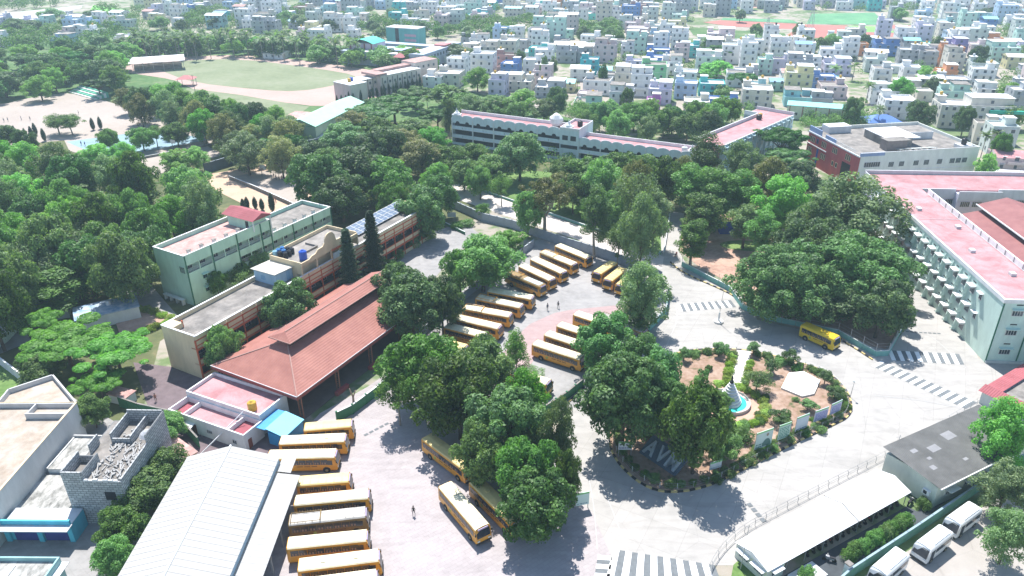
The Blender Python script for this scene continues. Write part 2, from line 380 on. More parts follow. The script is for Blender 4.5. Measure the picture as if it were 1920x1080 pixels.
sheet('concrete_road', [(1080, 745), (1150, 700), (1240, 640), (1185, 560), (1210, 520), (1215, 500), (1235, 440), (1245, 395), (1283, 400), (1272, 470), (1290, 500), (1385, 545), (1420, 600), (1640, 650), (1665, 655), (1706, 610), (1640, 430), (1700, 405), (1835, 672), (2000, 690), (2000, 700), (1990, 740), (1700, 900), (1560, 1000), (1420, 1060), (1330, 1060), (1320, 1200), (900, 1250), (1010, 960)], 2*E_, M_conc)
sheet('parking_yard', [(1240, 640), (1185, 560), (1210, 510), (1110, 470), (1020, 445), (960, 470), (830, 575), (765, 650), (700, 735), (900, 830), (1090, 760)], E_*2.5, M_yard)
sheet('pink_paving_curve', [(917, 673), (940, 663), (960, 647), (977, 623), (993, 608), (1017, 597), (1040, 587), (1070, 581), (1100, 578), (1150, 573), (1200, 570), (1210, 592), (1160, 596), (1110, 600), (1080, 606), (1050, 620), (1025, 640), (1008, 662), (995, 685), (965, 705), (920, 712), (890, 700)], E_*3.5, M_pinkpave)
sheet('paver_yard', [(455, 1250), (500, 1000), (540, 840), (600, 775), (690, 725), (740, 690), (860, 790), (1010, 880), (1110, 960), (1145, 1040), (1230, 1200)], E_*3, M_paver)
sheet('driveway', [(640, 600), (700, 545), (740, 500), (800, 440), (870, 415), (900, 440), (850, 480), (800, 540), (720, 640)], E_*2, M_yard)
sheet('footpath', [(835, 335), (880, 350), (1000, 395), (1120, 435), (1245, 482), (1240, 505), (1120, 462), (1010, 425), (860, 375), (810, 350)], E_*2, mat('pale_footpath', (0.55, 0.50, 0.46), 0.9, 0.1, 3))
sheet('lawn', [(855, 330), (1000, 320), (1180, 340), (1235, 380), (1240, 470), (1120, 428), (1000, 388), (880, 342)], E_*1.5, M_grass)
sheet('red_earth_park', [(1275, 470), (1310, 500), (1385, 540), (1400, 585), (1480, 610), (1590, 640), (1660, 655), (1695, 600), (1655, 440), (1500, 360), (1290, 380)], E_*2.6, M_red)
sheet('lawn', [(1350, 455), (1380, 450), (1425, 453), (1440, 462), (1430, 472), (1385, 470), (1350, 463)], E_*3.5, M_grass, smooth=2)
sheet('sand_ground', [(-90, 200), (0, 197), (60, 182), (140, 172), (250, 205), (330, 232), (330, 245), (130, 262), (0, 275), (-120, 280)], E_*3, M_sand, smooth=1)
sheet('running_track', [(215, 132), (250, 118), (330, 107), (460, 102), (620, 119), (735, 138), (790, 146), (780, 165), (680, 190), (610, 202), (500, 188), (390, 178), (345, 160), (330, 150), (250, 138)], E_*3, M_track, smooth=1)
sheet('sports_field', [(290, 124), (345, 113), (450, 110), (600, 129), (668, 141), (662, 150), (630, 160), (560, 172), (490, 169), (360, 155), (300, 132)], E_*4.5, M_pitch, smooth=1)
sheet('lawn', [(350, 165), (450, 178), (520, 190), (580, 200), (560, 215), (420, 205), (345, 180)], E_*4, M_pitch)
sheet('court_apron', [(120, 262), (330, 232), (420, 250), (400, 268), (210, 305), (130, 283)], E_*4, M_sand)
sheet('blue_court', [(124, 266), (300, 243), (392, 262), (200, 298)], E_*5, M_court)
sheet('pale_court', [(205, 310), (385, 272), (420, 290), (270, 335)], E_*4, M_sand)
sheet('playground_sand', [(385, 328), (520, 305), (640, 330), (640, 400), (500, 405), (400, 355)], E_*2.2, mat('orange_sand', (0.50, 0.36, 0.26), 0.95, 0.08, 5))
sheet('pale_court', [(430, 333), (522, 316), (600, 337), (560, 386), (500, 366)], E_*4, M_sand)
sheet('side_lane', [(-60, 560), (0, 555), (60, 640), (-40, 680)], E_*2.2, M_yard)
sheet('side_lane', [(225, 535), (270, 520), (340, 600), (300, 610), (262, 575)], E_*2.2, M_yard)
sheet('village_yard', [(250, 680), (420, 700), (560, 840), (430, 900), (300, 830)], E_*2.2, mat('dark_yard', (0.17, 0.13, 0.14), 0.9, 0.15, 2))
sheet('village_lane', [(-150, 1300), (-150, 700), (40, 690), (300, 840), (420, 920), (330, 1300)], E_*1.6, M_yard)
sheet('meadow', [(-150, 640), (30, 690), (60, 720), (0, 800), (-150, 860)], E_*2.4, M_grass)
sheet('shelter_yard', [(1400, 1130), (1470, 1080), (1700, 950), (1720, 960), (1780, 905), (1840, 880), (1560, 1130)], E_*3, M_asph)
sheet('front_lawn', [(1375, 1060), (1392, 1045), (1450, 1090), (1450, 1140), (1360, 1140)], E_*4, M_grass)
sheet('street', [(1500, 1260), (1590, 1090), (1930, 890), (2150, 800), (2150, 1260)], E_*3, ground_mat('dusty_street', [(0.3, (0.30, 0.275, 0.25)), (0.7, (0.37, 0.345, 0.32))], (9, 1.5), crack=True))
sheet('verge', [(1545, 1100), (1700, 1010), (1930, 880), (1930, 900), (1700, 1035), (1570, 1110)], E_*3.5, M_scrub)
# far countryside
sheet('ploughed_field', [(1318, 42), (1352, 38), (1500, 45), (1492, 55), (1372, 50)], 0.06, M_field)
sheet('ploughed_field', [(1475, 66), (1507, 46), (1588, 48), (1592, 58), (1580, 72), (1478, 70)], 0.06, M_field)
sheet('ploughed_field', [(1592, 60), (1680, 62), (1682, 78), (1585, 72)], 0.06, M_field)
sheet('ploughed_field', [(1655, 46), (1758, 50), (1752, 57), (1678, 55)], 0.06, M_field)
sheet('ploughed_field', [(1400, 6), (1445, 6), (1440, 16), (1396, 14)], 0.06, mat('faded_field', (0.50, 0.30, 0.24), 0.9, 0.08, 9))
sheet('green_crop_field', [(1522, 26), (1640, 24), (1660, 47), (1512, 45)], 0.05, M_crop)
sheet('green_crop_field', [(1592, 49), (1640, 50), (1680, 61), (1598, 59)], 0.07, M_bgreen)
sheet('green_crop_field', [(1355, 34), (1480, 37), (1500, 44), (1352, 38)], 0.05, M_crop)
sheet('fallow_field', [(1290, 52), (1470, 62), (1478, 72), (1440, 85), (1300, 66)], 0.04, M_scrub)
sheet('riverbed', [(-20, 28), (60, 20), (155, 10), (152, 16), (80, 30), (60, 40), (-20, 50)], 0.06, mat('pale_riverbed', (0.42, 0.42, 0.40), 0.7, 0.1, 20))
sheet('green_crop_field', [(175, 10), (245, 20), (235, 26), (170, 18)], 0.05, M_bgreen)
sheet('fallow_field', [(515, 4), (590, 6), (580, 16), (520, 14)], 0.05, M_pitch)
for pts in ([(1160, -20), (1190, 8), (1240, 60), (1250, 110), (1262, 110), (1250, 58), (1200, 6), (1175, -20)],
            [(1085, 140), (1090, 175), (1060, 205), (1075, 207), (1105, 175), (1098, 140)],
            [(1010, 150), (1090, 158), (1090, 164), (1010, 158)],
            [(1560, 140), (1580, 180), (1600, 220), (1612, 220), (1590, 175), (1570, 140)],
            [(860, 185), (1120, 200), (1120, 206), (860, 192)]):
    sheet('dirt_road', pts, 0.08, M_sand, smooth=1)

# ------------------------------------------------------------------ helpers for buildings
WINC = {}
def win_mesh(w_, h_, shade=None, bars=2, fr=None, key='', deep=0.5):
    k = (w_, h_, shade.name if shade else None, bars, fr.name if fr else '')
    if k in WINC: return WINC[k]
    b = MB(); f = fr or M_frame
    b.m(M_glass).box(-w_/2, w_/2, -0.02, 0.0, 0, h_)
    b.m(f)
    t = 0.08
    b.box(-w_/2-t, w_/2+t, -0.09, 0, -t, 0); b.box(-w_/2-t, w_/2+t, -0.09, 0, h_, h_+t)
    b.box(-w_/2-t, -w_/2, -0.09, 0, 0, h_); b.box(w_/2, w_/2+t, -0.09, 0, 0, h_)
    for i in range(bars):
        x = -w_/2 + w_*(i+1)/(bars+1); b.box(x-0.03, x+0.03, -0.06, -0.02, 0, h_)
    if shade:
        b.m(shade); b.box(-w_/2-0.35, w_/2+0.35, -deep-0.25, 0, h_+0.2, h_+0.3)
    WINC[k] = b.mesh('window'); return WINC[k]
def ring(b, x0, x1, y0, y1, z0, z1, t=0.25):
    b.box(x0, x1, y0, y0+t, z0, z1); b.box(x0, x1, y1-t, y1, z0, z1)
    b.box(x0, x0+t, y0+t, y1-t, z0, z1); b.box(x1-t, x1, y0+t, y1-t, z0, z1); return b
TANKC = {}
def tank_mesh(mt, r=0.55, h=1.3):
    k = (mt.name, r, h)
    if k not in TANKC:
        b = MB().m(mt)
        prof = [(r*.96, 0), (r, 0.08*h)]
        for i in range(4): prof += [(r, (.15+.17*i)*h), (r*.95, (.19+.17*i)*h), (r, (.23+.17*i)*h)]
        prof += [(r, .85*h), (r*.7, .95*h), (r*.3, h), (r*.3, h*1.06)]
        b.lathe(prof, 14); TANKC[k] = b.mesh('water_tank', True)
    return TANKC[k]
def put_tank(parent_thing, x, y, z, mt, label, r=0.55, h=1.3, group=None):
    """a tank standing on a roof is its own thing"""
    T = Matrix.Translation(parent_thing.location) @ Matrix.Rotation(parent_thing.rotation_euler[2], 4, 'Z')
    p = T @ Vector((x, y, z))
    o = inst('water_tank', tank_mesh(mt, r, h), None, p)
    tag(o, label, 'water tank', group); return o
def hip_roof(b, x0, x1, y0, y1, z0, z1, over=0.0, along='x', inset=None):
    """hip or gable roof, inset=0 gives a gable"""
    x0 -= over; x1 += over; y0 -= over; y1 += over
    if along == 'x':
        i = (y1-y0)/2 if inset is None else inset; ym = (y0+y1)/2
        r0 = (x0+i, ym, z1); r1 = (x1-i, ym, z1)
        b.quad((x0, y0, z0), (x1, y0, z0), r1, r0); b.quad((x1, y1, z0), (x0, y1, z0), r0, r1)
        b.quad((x0, y1, z0), (x0, y0, z0), r0); b.quad((x1, y0, z0), (x1, y1, z0), r1)
    else:
        i = (x1-x0)/2 if inset is None else inset; xm = (x0+x1)/2
        r0 = (xm, y0+i, z1); r1 = (xm, y1-i, z1)
        b.quad((x1, y0, z0), (x1, y1, z0), r1, r0); b.quad((x0, y1, z0), (x0, y0, z0), r0, r1)
        b.quad((x0, y0, z0), (x1, y0, z0), r0); b.quad((x1, y1, z0), (x0, y1, z0), r1)
    b.quad((x0, y0, z0-0.02), (x0, y1, z0-0.02), (x1, y1, z0-0.02), (x1, y0, z0-0.02))
    return b
def grille_mesh(w_, h_, mt, n=9):
    b = MB().m(mt)
    for i in range(n+1):
        x = w_*i/n; b.box(x-0.02, x+0.02, 0, 0.04, 0, h_)
    b.box(0, w_, 0, 0.04, h_*0.5-0.03, h_*0.5+0.03); b.box(0, w_, 0, 0.04, h_-0.05, h_)
    return b.mesh('grille')

# ------------------------------------------------------------------ green school block
M_gloom = mat('painted_corridor_shade', (0.06, 0.075, 0.07), .9, .1, 2)  # near-black tone that puts the shade of the open corridors into the colour
def green_block():
    loc = Vector((-70.3, 145.4, 0)); t = thing('school_block', 'long pale green school block with a red tiled stair tower beside the wood', 'school building', loc, R_(59.3))
    D = 10.2
    def half(x0, x1, H, solid_until, fl):
        deck = H-1.0
        b = MB().m(M_green_w)
        b.box(x0, x1, 1.6, D, 0, deck)                                   # core
        b.box(x0, x0+0.25, 0.16, 1.6, 0, deck); b.box(x1-0.25, x1, 0.16, 1.6, 0, deck)
        b.build('wall', t)
        for z in fl:                                                     # open corridor floors
            MB().m(M_conw).box(x0+0.25, x1-0.25, 0.16, 1.6, z-0.85, z-0.7).build('floor_slab', t)
        b = MB().m(M_green_w); ring(b, x0, x1, 0, D, deck, H, 0.22)
        b.box(x0, x1, 0, 0.16, fl[-1]+1.8, deck)
        b.build('parapet', t)
        b = MB().m(M_white); ring(b, x0-0.06, x1+0.06, -0.06, D+0.06, H, H+0.09, 0.34); b.build('coping', t)
        prev = 0
        for k, z in enumerate(fl):
            xs = x0 if k == len(fl)-1 else max(x0, solid_until)
            MB().m(M_green_w).box(x0, x1, 0, 0.16, prev, z).build('balcony_wall', t)
            if xs > x0: MB().m(M_green_w).box(x0, xs, 0, 0.16, z, z+1.8).build('wall_panel', t)
            prev = z+1.8
            nb = max(1, round((x1-xs)/3.55)); wb = (x1-xs)/nb
            gm = grille_mesh(wb-0.3, 1.0, M_pale, 8); pm = MB().m(M_green_w).box(-0.12, 0.12, 0, 0.16, 0, 1.8).mesh('pillar')
            for i in range(nb):
                inst('grille', gm, t, (xs+i*wb+0.15, 0.06, z))
                if i: inst('pillar', pm, t, (xs+i*wb, 0.01, z))
            for i in range(nb):
                inst('inner_window', win_mesh(1.6, 1.2, None, 2), t, (xs+(i+.5)*wb, 1.54, z+0.3))
            if i == 0: MB().m(M_gloom).box(xs, x1, 1.54, 1.59, z-.65, z+1.8).build('shade_panel', t)  # dark panel before the core wall, corridor shade as colour
        MB().m(M_pinkdeck2 if H > 10 else M_conw).box(x0+0.22, x1-0.22, 0.22, D-0.22, deck, deck+0.06, bottom=False).build('roof_deck', t)
    half(0, 24.4, 12.0, 14.2, (0.9, 4.3, 7.75))
    half(24.4, 44.8, 8.4, 0, (0.9, 4.45))
    pm = {12: MB().m(M_dkgreen).box(-0.13, 0.13, -0.12, 0, 0, 12.0).mesh('downpipe'), 8: MB().m(M_dkgreen).box(-0.13, 0.13, -0.12, 0, 0, 8.4).mesh('downpipe')}
    for x in (0.15, 7.1, 14.2, 21.3, 24.2): inst('downpipe', pm[12], t, (x, -0.02, 0))
    for x in (31.2, 38.0, 44.6): inst('downpipe', pm[8], t, (x, -0.02, 0))
    for z in (2.0, 5.2): inst('window', win_mesh(0.9, 0.9, M_green_w, 1, M_dkgreen), t, (4.2, 0, z))
    wm = inst('window', win_mesh(1.6, 1.5, None, 3, M_green_w), t, (-0.01, 1.3, 7.7), R_(-90))
    for i, (x, y) in enumerate(((3, 2.2), (6.4, 2.2), (9.8, 2.2), (13.2, 2.2), (16.6, 2.2), (27.3, 2.4), (30.8, 2.4), (34.2, 2.4), (37.6, 2.4), (41, 2.6))):
        H = 11.06 if x < 24 else 7.46
        MB().m(M_white).box(x-.35, x+.35, y-.35, y+.35, H, H+.8).m(M_conw).box(x-.45, x+.45, y-.45, y+.45, H+.8, H+.9).build('roof_vent', t)
    b = MB().m(M_green_w).box(18.9, 23.6, 0.3, 8.0, 11.06, 13.7); b.m(M_dark).box(18.86, 18.9, 1.0, 2.0, 11.1, 13.1)
    st = b.build('stair_tower', t)
    mr = tiled('crimson_roof_tiles', (0.34, 0.10, 0.115), 0.4, R_(90), (0.26, 0.07, 0.08), 0.8, along=0.6)
    b = MB().m(mr); hip_roof(b, 18.3, 24.3, -1.3, 9.2, 13.7, 14.9, 0, 'y', 0); b.build('tiled_roof', st)
    MB().m(M_white).box(18.6, 18.8, -1.0, -0.8, 11, 13.7).build('roof_post', st); MB().m(M_white).box(23.8, 24.0, -1.0, -0.8, 8, 13.7).build('roof_post', st)
    MB().m(M_pale).box(-1.3, -0.4, 2.0, 8.6, 1.2, 1.35).box(-1.2, -0.5, 2.2, 2.5, 0, 1.2).box(-1.2, -0.5, 4.2, 4.5, 0, 1.2).box(-1.2, -0.5, 6.2, 6.5, 0, 1.2).box(-1.2, -0.5, 8.1, 8.4, 0, 1.2).build('wash_bench', t)
green_block()

# ------------------------------------------------------------------ cream and orange block
def cream_block():
    t = thing('school_block', 'cream school block with orange bands, curved gable and solar panels, alongside the tiled hall', 'school building', (-57.6, 116.4, 0), R_(61.3))
    D = 8.9; W = 75; deck = 8.4
    b = MB().m(M_cream).box(0, W, 1.5, D, 0, deck).box(0, 0.25, 0.16, 1.5, 0, deck).box(W-.25, W, .16, 1.5, 0, deck); b.build('wall', t); MB().m(M_gloom).box(.25, W-.25, 1.43, 1.49, 3.3, 6.2).box(.25, W-.25, 1.43, 1.49, .1, 2.9).build('shade_panel', t)  # the dark panels behind the openings carry painted corridor shade
    MB().m(M_conw).box(0.25, W-.25, 0.25, D-.25, deck, deck+.06, bottom=False).build('roof_deck', t)
    bay = 3.75; n = 20
    lv = ((0, 1.1, 2.9), (3.1, 4.2, 6.2), (6.6, 8.3, None))     # slab z, opening z0, z1
    slab = MB().m(M_orange).box(0, W, -0.25, 1.5, 2.95, 3.25).box(0, W, -0.25, 1.5, 6.3, 6.6); slab.build('floor_band', t)
    pan = MB().m(M_cream).box(0.12, bay-.12, 0, .15, 0, 0.95).m(M_orange).box(.12, bay-.12, -.04, .15, .95, 1.1); pan = pan.mesh('balcony_panel')
    pan2 = MB().m(M_cream).box(0.12, bay-.12, 0, .2, 0, 1.8).m(M_orange).box(0, bay, -.06, 0, 0.75, 1.0).m(M_white).box(0, bay, -.12, .3, 1.8, 1.93).mesh('parapet_panel')
    col = MB().m(M_orange).box(-.11, .11, -.10, .18, 0, 8.4).mesh('pillar')
    gr = grille_mesh(bay-.3, 1.0, M_black, 10)
    for i in range(n):
        x = i*bay
        inst('balcony_panel', pan, t, (x, 0, 0.05)); inst('balcony_panel', pan, t, (x, 0, 3.25))
        inst('parapet_panel', pan2, t, (x, 0, 6.6+.8))
        inst('spandrel', MESH('spandrel', lambda: MB().m(M_cream).box(0.12, bay-.12, 0, .15, 6.6, 7.4).m(M_orange).box(.12, bay-.12, -.05, 0, 7.1, 7.3)), t, (x, 0, 0))
        inst('pillar', col, t, (x, 0, 0))
        inst('grille', gr, t, (x+.15, .05, 4.35))
        inst('inner_window', win_mesh(1.7, 1.2, None, 2), t, (x+bay/2, 1.43, 4.6))
    inst('pillar', col, t, (W, 0, 0))
    b = MB().m(M_cream); b.box(0, 26, D-.25, D, deck, 9.3).box(46, W, D-.25, D, deck, 9.3).box(0, .25, .2, D-.25, deck, 9.3).box(W-.25, W, .2, D-.25, deck, 9.3)
    b.box(26, 46, D-.25, D, deck, 9.0); b.build('parapet', t)
    MB().m(M_white).box(-.06, 26, D-.3, D+.06, 9.3, 9.4).box(-.06, .3, -.06, D-.3, 9.3, 9.4).build('coping', t); MB().m(M_white).box(46, W+.06, D-.3, D+.06, 9.3, 9.4).build('coping', t)
    MB().m(M_cream).box(0.3, 2.3, 5.8, D-.3, 8.46, 9.5).m(M_orange).box(2.3, 2.5, 5.8, 6.1, 8.46, 9.9).build('roof_upstand', t)
    # raised middle storey with curved gable
    ux0, ux1 = 28.2, 46.6
    b = MB().m(M_cream).box(ux0, ux1, 1.6, D, deck, 11.6).box(ux0, ux0+.2, .2, 1.6, 9.5, 11.6).box(ux1-.2, ux1, .2, 1.6, 9.5, 11.6); b.build('upper_storey', t)
    MB().m(M_conw).box(ux0+.2, ux1-.2, .2, D-.2, 11.6, 11.68, bottom=False).box(ux0+4, ux0+9, 3.4, 3.8, 11.68, 12.1).box(ux0+8.9, ux0+9.2, 3.8, 7, 11.68, 12.1).build('upper_roof_deck', t)
    b = MB().m(M_cream); b.box(ux0, ux1, D-.2, D, 11.6, 12.5); b.box(ux0, ux0+.2, .2, D-.2, 11.6, 12.2); b.box(ux1-.2, ux1, .2, D-.2, 11.6, 12.5); b.build('upper_parapet', t)
    prof = [(ux0, 12.1), (ux0+2.6, 12.1), (ux0+3.4, 12.5), (ux0+4.6, 12.6), (ux0+5.4, 13.2), (ux0+7, 13.3), (ux0+7.6, 13.9)]
    for k in range(9):
        a = PI - PI*k/8; prof.append((ux0+9.4+1.7*math.cos(a), 14.0+1.7*math.sin(a)))
    prof += [(ux0+11.3, 13.3), (ux0+12.8, 13.2), (ux0+13.6, 12.6), (ux0+15, 12.5), (ux0+16, 12.2), (ux1, 12.2)]
    b = MB().m(M_cream)
    pts = [(ux0, 11.4)] + prof + [(ux1, 11.4)]
    i = len(b.v); n_ = len(pts)
    b.v += [(p[0], -.05, p[1]) for p in pts] + [(p[0], .2, p[1]) for p in pts]
    b.f.append(tuple(i+k for k in range(n_))[::-1]); b.mi.append(0); b.f.append(tuple(i+n_+k for k in range(n_))); b.mi.append(0)
    for k in range(n_):
        j = (k+1) % n_; b.f.append((i+k, i+j, i+n_+j, i+n_+k)); b.mi.append(0)
    b.build('curved_gable', t)
    for x in (ux0+.1, ux0+4.7, ux0+9.4, ux0+14, ux1-.1): MB().m(M_cream).box(x-.18, x+.18, -.05, .2, 9.4, 11.4).build('upper_pillar', t)
    MB().m(M_orange).box(ux0+9.5, ux0+13.8, -.3, 0, 11.2, 11.6).build('orange_hood', t)
    MB().m(mat('pale_banner', (0.60, 0.68, 0.72), 0.6, 0.05, 1)).box(ux0+9.7, ux0+13.6, -.2, -.1, 9.2, 10.6).build('sign_panel', t)
    # pale blue rooftop room
    b = MB().m(M_bluewall).box(23.2, 28.0, 2.6, 8.7, deck+.06, 10.9); b.m(mat('blue_door', (0.22, 0.40, 0.58), .6, .05, 1)).box(26.2, 27.2, 2.54, 2.6, 8.5, 10.5).box(23.15, 23.2, 5.6, 6.8, 9.2, 10.2)
    rm = b.build('rooftop_room', t)
    MB().m(mat('dirty_tin_sheet', (0.50, 0.50, 0.46), .6, .15, 1.1, col2=(0.3, 0.27, 0.22))).quad((22.7, 2.2, 11.3), (28.4, 2.2, 11.0), (28.4, 9.1, 11.0), (22.7, 9.1, 11.3)).quad((22.7, 2.2, 11.2), (22.7, 9.1, 11.2), (28.4, 9.1, 10.9), (28.4, 2.2, 10.9)).build('tin_roof', rm)
    # solar array
    sm = mat('solar_panel_face', (0.07, 0.12, 0.20), 0.4, 0.1, 1.0, spec=0.4)
    b = MB().m(sm).box(0, 1.9, 0, 2.0, 0, .05).m(M_frame)
    for q in (0, 1.9): b.box(q-.04, q+.04, 0, 2.0, .05, .07)
    for q in (0, 1.0, 2.0): b.box(0, 1.9, q-.03, q+.03, .05, .07)
    pm = b.mesh('solar_panel')
    for i in range(11):
        for j in range(2):
            o = inst('solar_panel', pm, t, (51.8+i*2.0, 4.2+j*2.1, 8.9+j*.42)); o.rotation_euler = (R_(11), 0, 0)
    spots = [(29.2, 8.2, 0), (30.3, 8.3, 1), (31.5, 8.3, 1), (29.4, 6.9, 2), (30.6, 7.0, 1), (31.9, 7.1, 2), (29.6, 5.6, 2), (30.8, 5.7, 2), (32.0, 6.0, 2)]
    names = ['pale blue', 'blue', 'black']; ms = [mat('pale_blue_tank', (0.30, 0.52, 0.62), .4, .05, .6), mat('mid_blue_tank', (0.06, 0.20, 0.45), .4, .05, .6), M_black]
    for i, (x, y, k) in enumerate(spots):
        o = put_tank(t, x, y, 11.68, ms[k], None, .52, 1.35, 'water tanks clustered on the cream school roof')
        LABELLED.append([o, names[k]+' plastic water tank in the cluster on the cream school roof', 'tank', x, y])
    put_tank(t, 30.9, 1.8, 11.68, M_bluetank, 'large royal blue water tank at the front edge of the cream school roof', .85, 2.1, 'water tanks clustered on the cream school roof')
    return t
MC = {}
def MESH(k, fn):
    if k not in MC: MC[k] = fn().mesh(k)
    return MC[k]
cream_block()

# ------------------------------------------------------------------ tiled hall with the raised ridge vent
def tiled_hall():
    t = thing('assembly_hall', 'open-sided hall with a big red tiled hip roof and raised ridge vent', 'hall', (-53.9, 112.9, 0), R_(-28.8))
    W, L, ze, zr = 20.2, 36.5, 5.4, 8.9
    b = MB().m(M_tile); xm = W/2
    b.quad((0, 0, ze), (W, 0, ze), (xm, 9.0, zr))
    b.quad((W, 0, ze), (W, L, ze), (xm, L, zr), (xm, 9, zr)); b.quad((0, L, ze), (0, 0, ze), (xm, 9, zr), (xm, L, zr))
    b.m(M_ridge).quad((W, L, ze), (0, L, ze), (xm, L, zr)); b.quad((0, 0, ze-.05), (0, L, ze-.05), (W, L, ze-.05), (W, 0, ze-.05)); b.build('roof', t)
    b = MB().m(M_ridge)
    for p, q in (((0, 0, ze), (xm, 9, zr)), ((W, 0, ze), (xm, 9, zr)), ((xm, 9, zr), (xm, L, zr))): b.bar(p, q, .14, 5)
    b.build('ridge_cap', t)
    b = MB().m(mat('maroon_fascia', (0.26, 0.07, 0.06), .7, .06, 1))
    b.box(-.1, W+.1, -.12, 0.02, ze-.75, ze+.02).box(W-.02, W+.12, .02, L, ze-.75, ze+.02).box(-.12, .02, .02, L, ze-.75, ze+.02); b.build('fascia', t)
    b = MB().m(M_white).box(-.2, W+.2, -.2, -.12, ze-.05, ze+.08).box(W+.12, W+.2, 0, L, ze-.05, ze+.08); b.build('gutter', t)
    # raised vent roof along the ridge
    b = MB().m(M_dark).box(xm-1.5, xm+1.5, 8.3, L-.6, zr-.9, zr+.95); v = b.build('ridge_vent', t)
    b = MB().m(M_tile); x0, x1, y0, y1, z0, z1 = xm-2.6, xm+2.6, 7.2, L+.6, zr+.8, zr+1.7
    b.quad((x0, y0, z0), (x1, y0, z0), (xm, y0+1.6, z1)); b.quad((x1, y0, z0), (x1, y1, z0), (xm, y1, z1), (xm, y0+1.6, z1)); b.quad((x0, y1, z0), (x0, y0, z0), (xm, y0+1.6, z1), (xm, y1, z1))
    b.m(M_ridge).quad((x1, y1, z0), (x0, y1, z0), (xm, y1, z1)).quad((x0, y0, z0-.05), (x0, y1, z0-.05), (x1, y1, z0-.05), (x1, y0, z0-.05)); b.build('vent_roof', v)
    b = MB().m(M_ridge).box(x0-.05, x1+.05, y0-.1, y0, z0-.15, z0+.04).box(x1, x1+.1, y0, y1, z0-.15, z0+.04).box(x0-.1, x0, y0, y1, z0-.15, z0+.04).bar((xm, y0+1.6, z1), (xm, y1, z1), .12, 5); b.build('vent_trim', v)
    # laced steel columns along the open side
    mcol = mat('rust_brown_steel', (0.30, 0.13, 0.08), .7, .1, 1)
    b = MB().m(mcol).box(-.45, -.33, -.1, .1, 0, ze-.7).box(.33, .45, -.1, .1, 0, ze-.7)
    for k in range(9): b.box(-.33, .33, -.04, .04, .4+k*.5, .47+k*.5)
    cm = b.mesh('column')
    for y in (1.0, 10.5, 20, 29.5, 38.6): inst('column', cm, t, (W-.6, y, 0))
    for x in (1, 9): inst('column', cm, t, (x, .7, 0))
    bm_ = MB().m(mat('maroon_plinth', (0.35, 0.08, 0.08), .7, .06, 1)).box(-1.6, 1.6, -.35, .35, 0, .75).mesh('bench')
    for y in (10.5, 20, 29.5): inst('bench', bm_, t, (W+.2, y, 0), R_(90))
    MB().m(mat('hall_floor', (0.16, 0.13, 0.12), .6, .1, 2)).box(0, W, 0, L, 0.05, .12).build('floor', t)
    MB().m(M_cream).box(.3, .6, 0.5, L-.5, .12, ze-.7).build('rear_wall', t)
    MB().m(M_cream).box(.6, W-1.5, L-.6, L-.3, .12, ze-.7).build('end_wall', t)
tiled_hall()

# ------------------------------------------------------------------ white annex with terraces
def annex():
    t = thing('annex_house', 'small white annex with pink roof decks in front of the tiled hall', 'annex', (-56.4, 106.7, 0), R_(-25.6))
    W = 16.4
    b = MB().m(M_white).box(0, W, 0, 6.6, 0, 3.5); b.build('wall', t)
    b = MB().m(M_white); ring(b, 0, W, 0, 6.6, 3.5, 4.2, .25); b.build('parapet', t)
    MB().m(M_pinkdeck).box(.25, W-.25, .25, 6.35, 3.5, 3.56, bottom=False).build('roof_deck', t)
    b = MB().m(M_white).box(.2, W+.4, -4.3, 0, 0, 2.2); lo = b.build('terrace_wall', t)
    b = MB().m(M_white); ring(b, .2, W+.4, -4.3, 0, 2.2, 3.3, .22); b.box(3.2, 3.4, -4.08, -.22, 2.2, 3.1).box(13, 13.2, -4.08, -.22, 2.2, 3.1); b.build('terrace_parapet', t)
    mr = mat('maroon_terrace', (0.30, 0.08, 0.10), .8, .08, 1)
    MB().m(mr).box(.42, 3.2, -4.08, -.22, 2.2, 2.26, bottom=False).box(13.2, W+.18, -4.08, -.22, 2.2, 2.26, bottom=False).m(M_pinkdeck).box(3.4, 13, -4.08, -.22, 2.2, 2.26, bottom=False).build('terrace_deck', t)
    inst('window', win_mesh(1.1, .6, None, 3), t, (9.2, -4.3, 1.2)); inst('window', win_mesh(.8, .7, None, 1), t, (14.6, -4.3, .9))
    MB().m(mat('red_brown_door', (0.20, 0.07, 0.05), .6, .05, 1)).box(5.3, 6.2, -4.36, -4.3, 0, 1.9).build('door', t)
    MB().m(M_white).quad((4.2, -5.6, 1.8), (6.1, -5.6, 1.8), (6.1, -4.3, 2.25), (4.2, -4.3, 2.25)).quad((4.2, -4.3, 2.2), (6.1, -4.3, 2.2), (6.1, -5.6, 1.75), (4.2, -5.6, 1.75)).build('awning', t)
    MB().m(mat('red_brown_door', (0, 0, 0))).box(W+.4, W+.46, -3.6, -2.8, 0, 1.9).build('door', t)
    put_tank(t, 13.6, 1.4, 3.56, M_yeltank, 'orange water tank with a white lid on the pink annex roof', .75, 1.7)
    s = thing('shed', 'bright blue shed with a pale blue tin roof between the annex and the buses', 'shed', (-39.9, 97.5, 0), R_(67))
    mb = mat('bright_blue_tin', (0.03, 0.26, 0.55), .5, .08, 1)
    MB().m(mb).box(0, 4.8, -3.2, 0, 0, 2.4).build('wall', s)
    b = MB().m(tiled('sky_blue_tin', (0.22, 0.60, 0.76), .25, R_(90), (0.2, 0.52, 0.68), .5))
    b.quad((-.2, -3.5, 2.5), (5.0, -3.5, 2.5), (5.0, .2, 3.2), (-.2, .2, 3.2)).quad((-.2, .2, 3.1), (5.0, .2, 3.1), (5.0, -3.5, 2.4), (-.2, -3.5, 2.4)); b.build('roof', s)
    MB().m(mb).box(-.3, 5.1, .2, 2.2, 2.9, 3.0).build('awning', s)
annex()

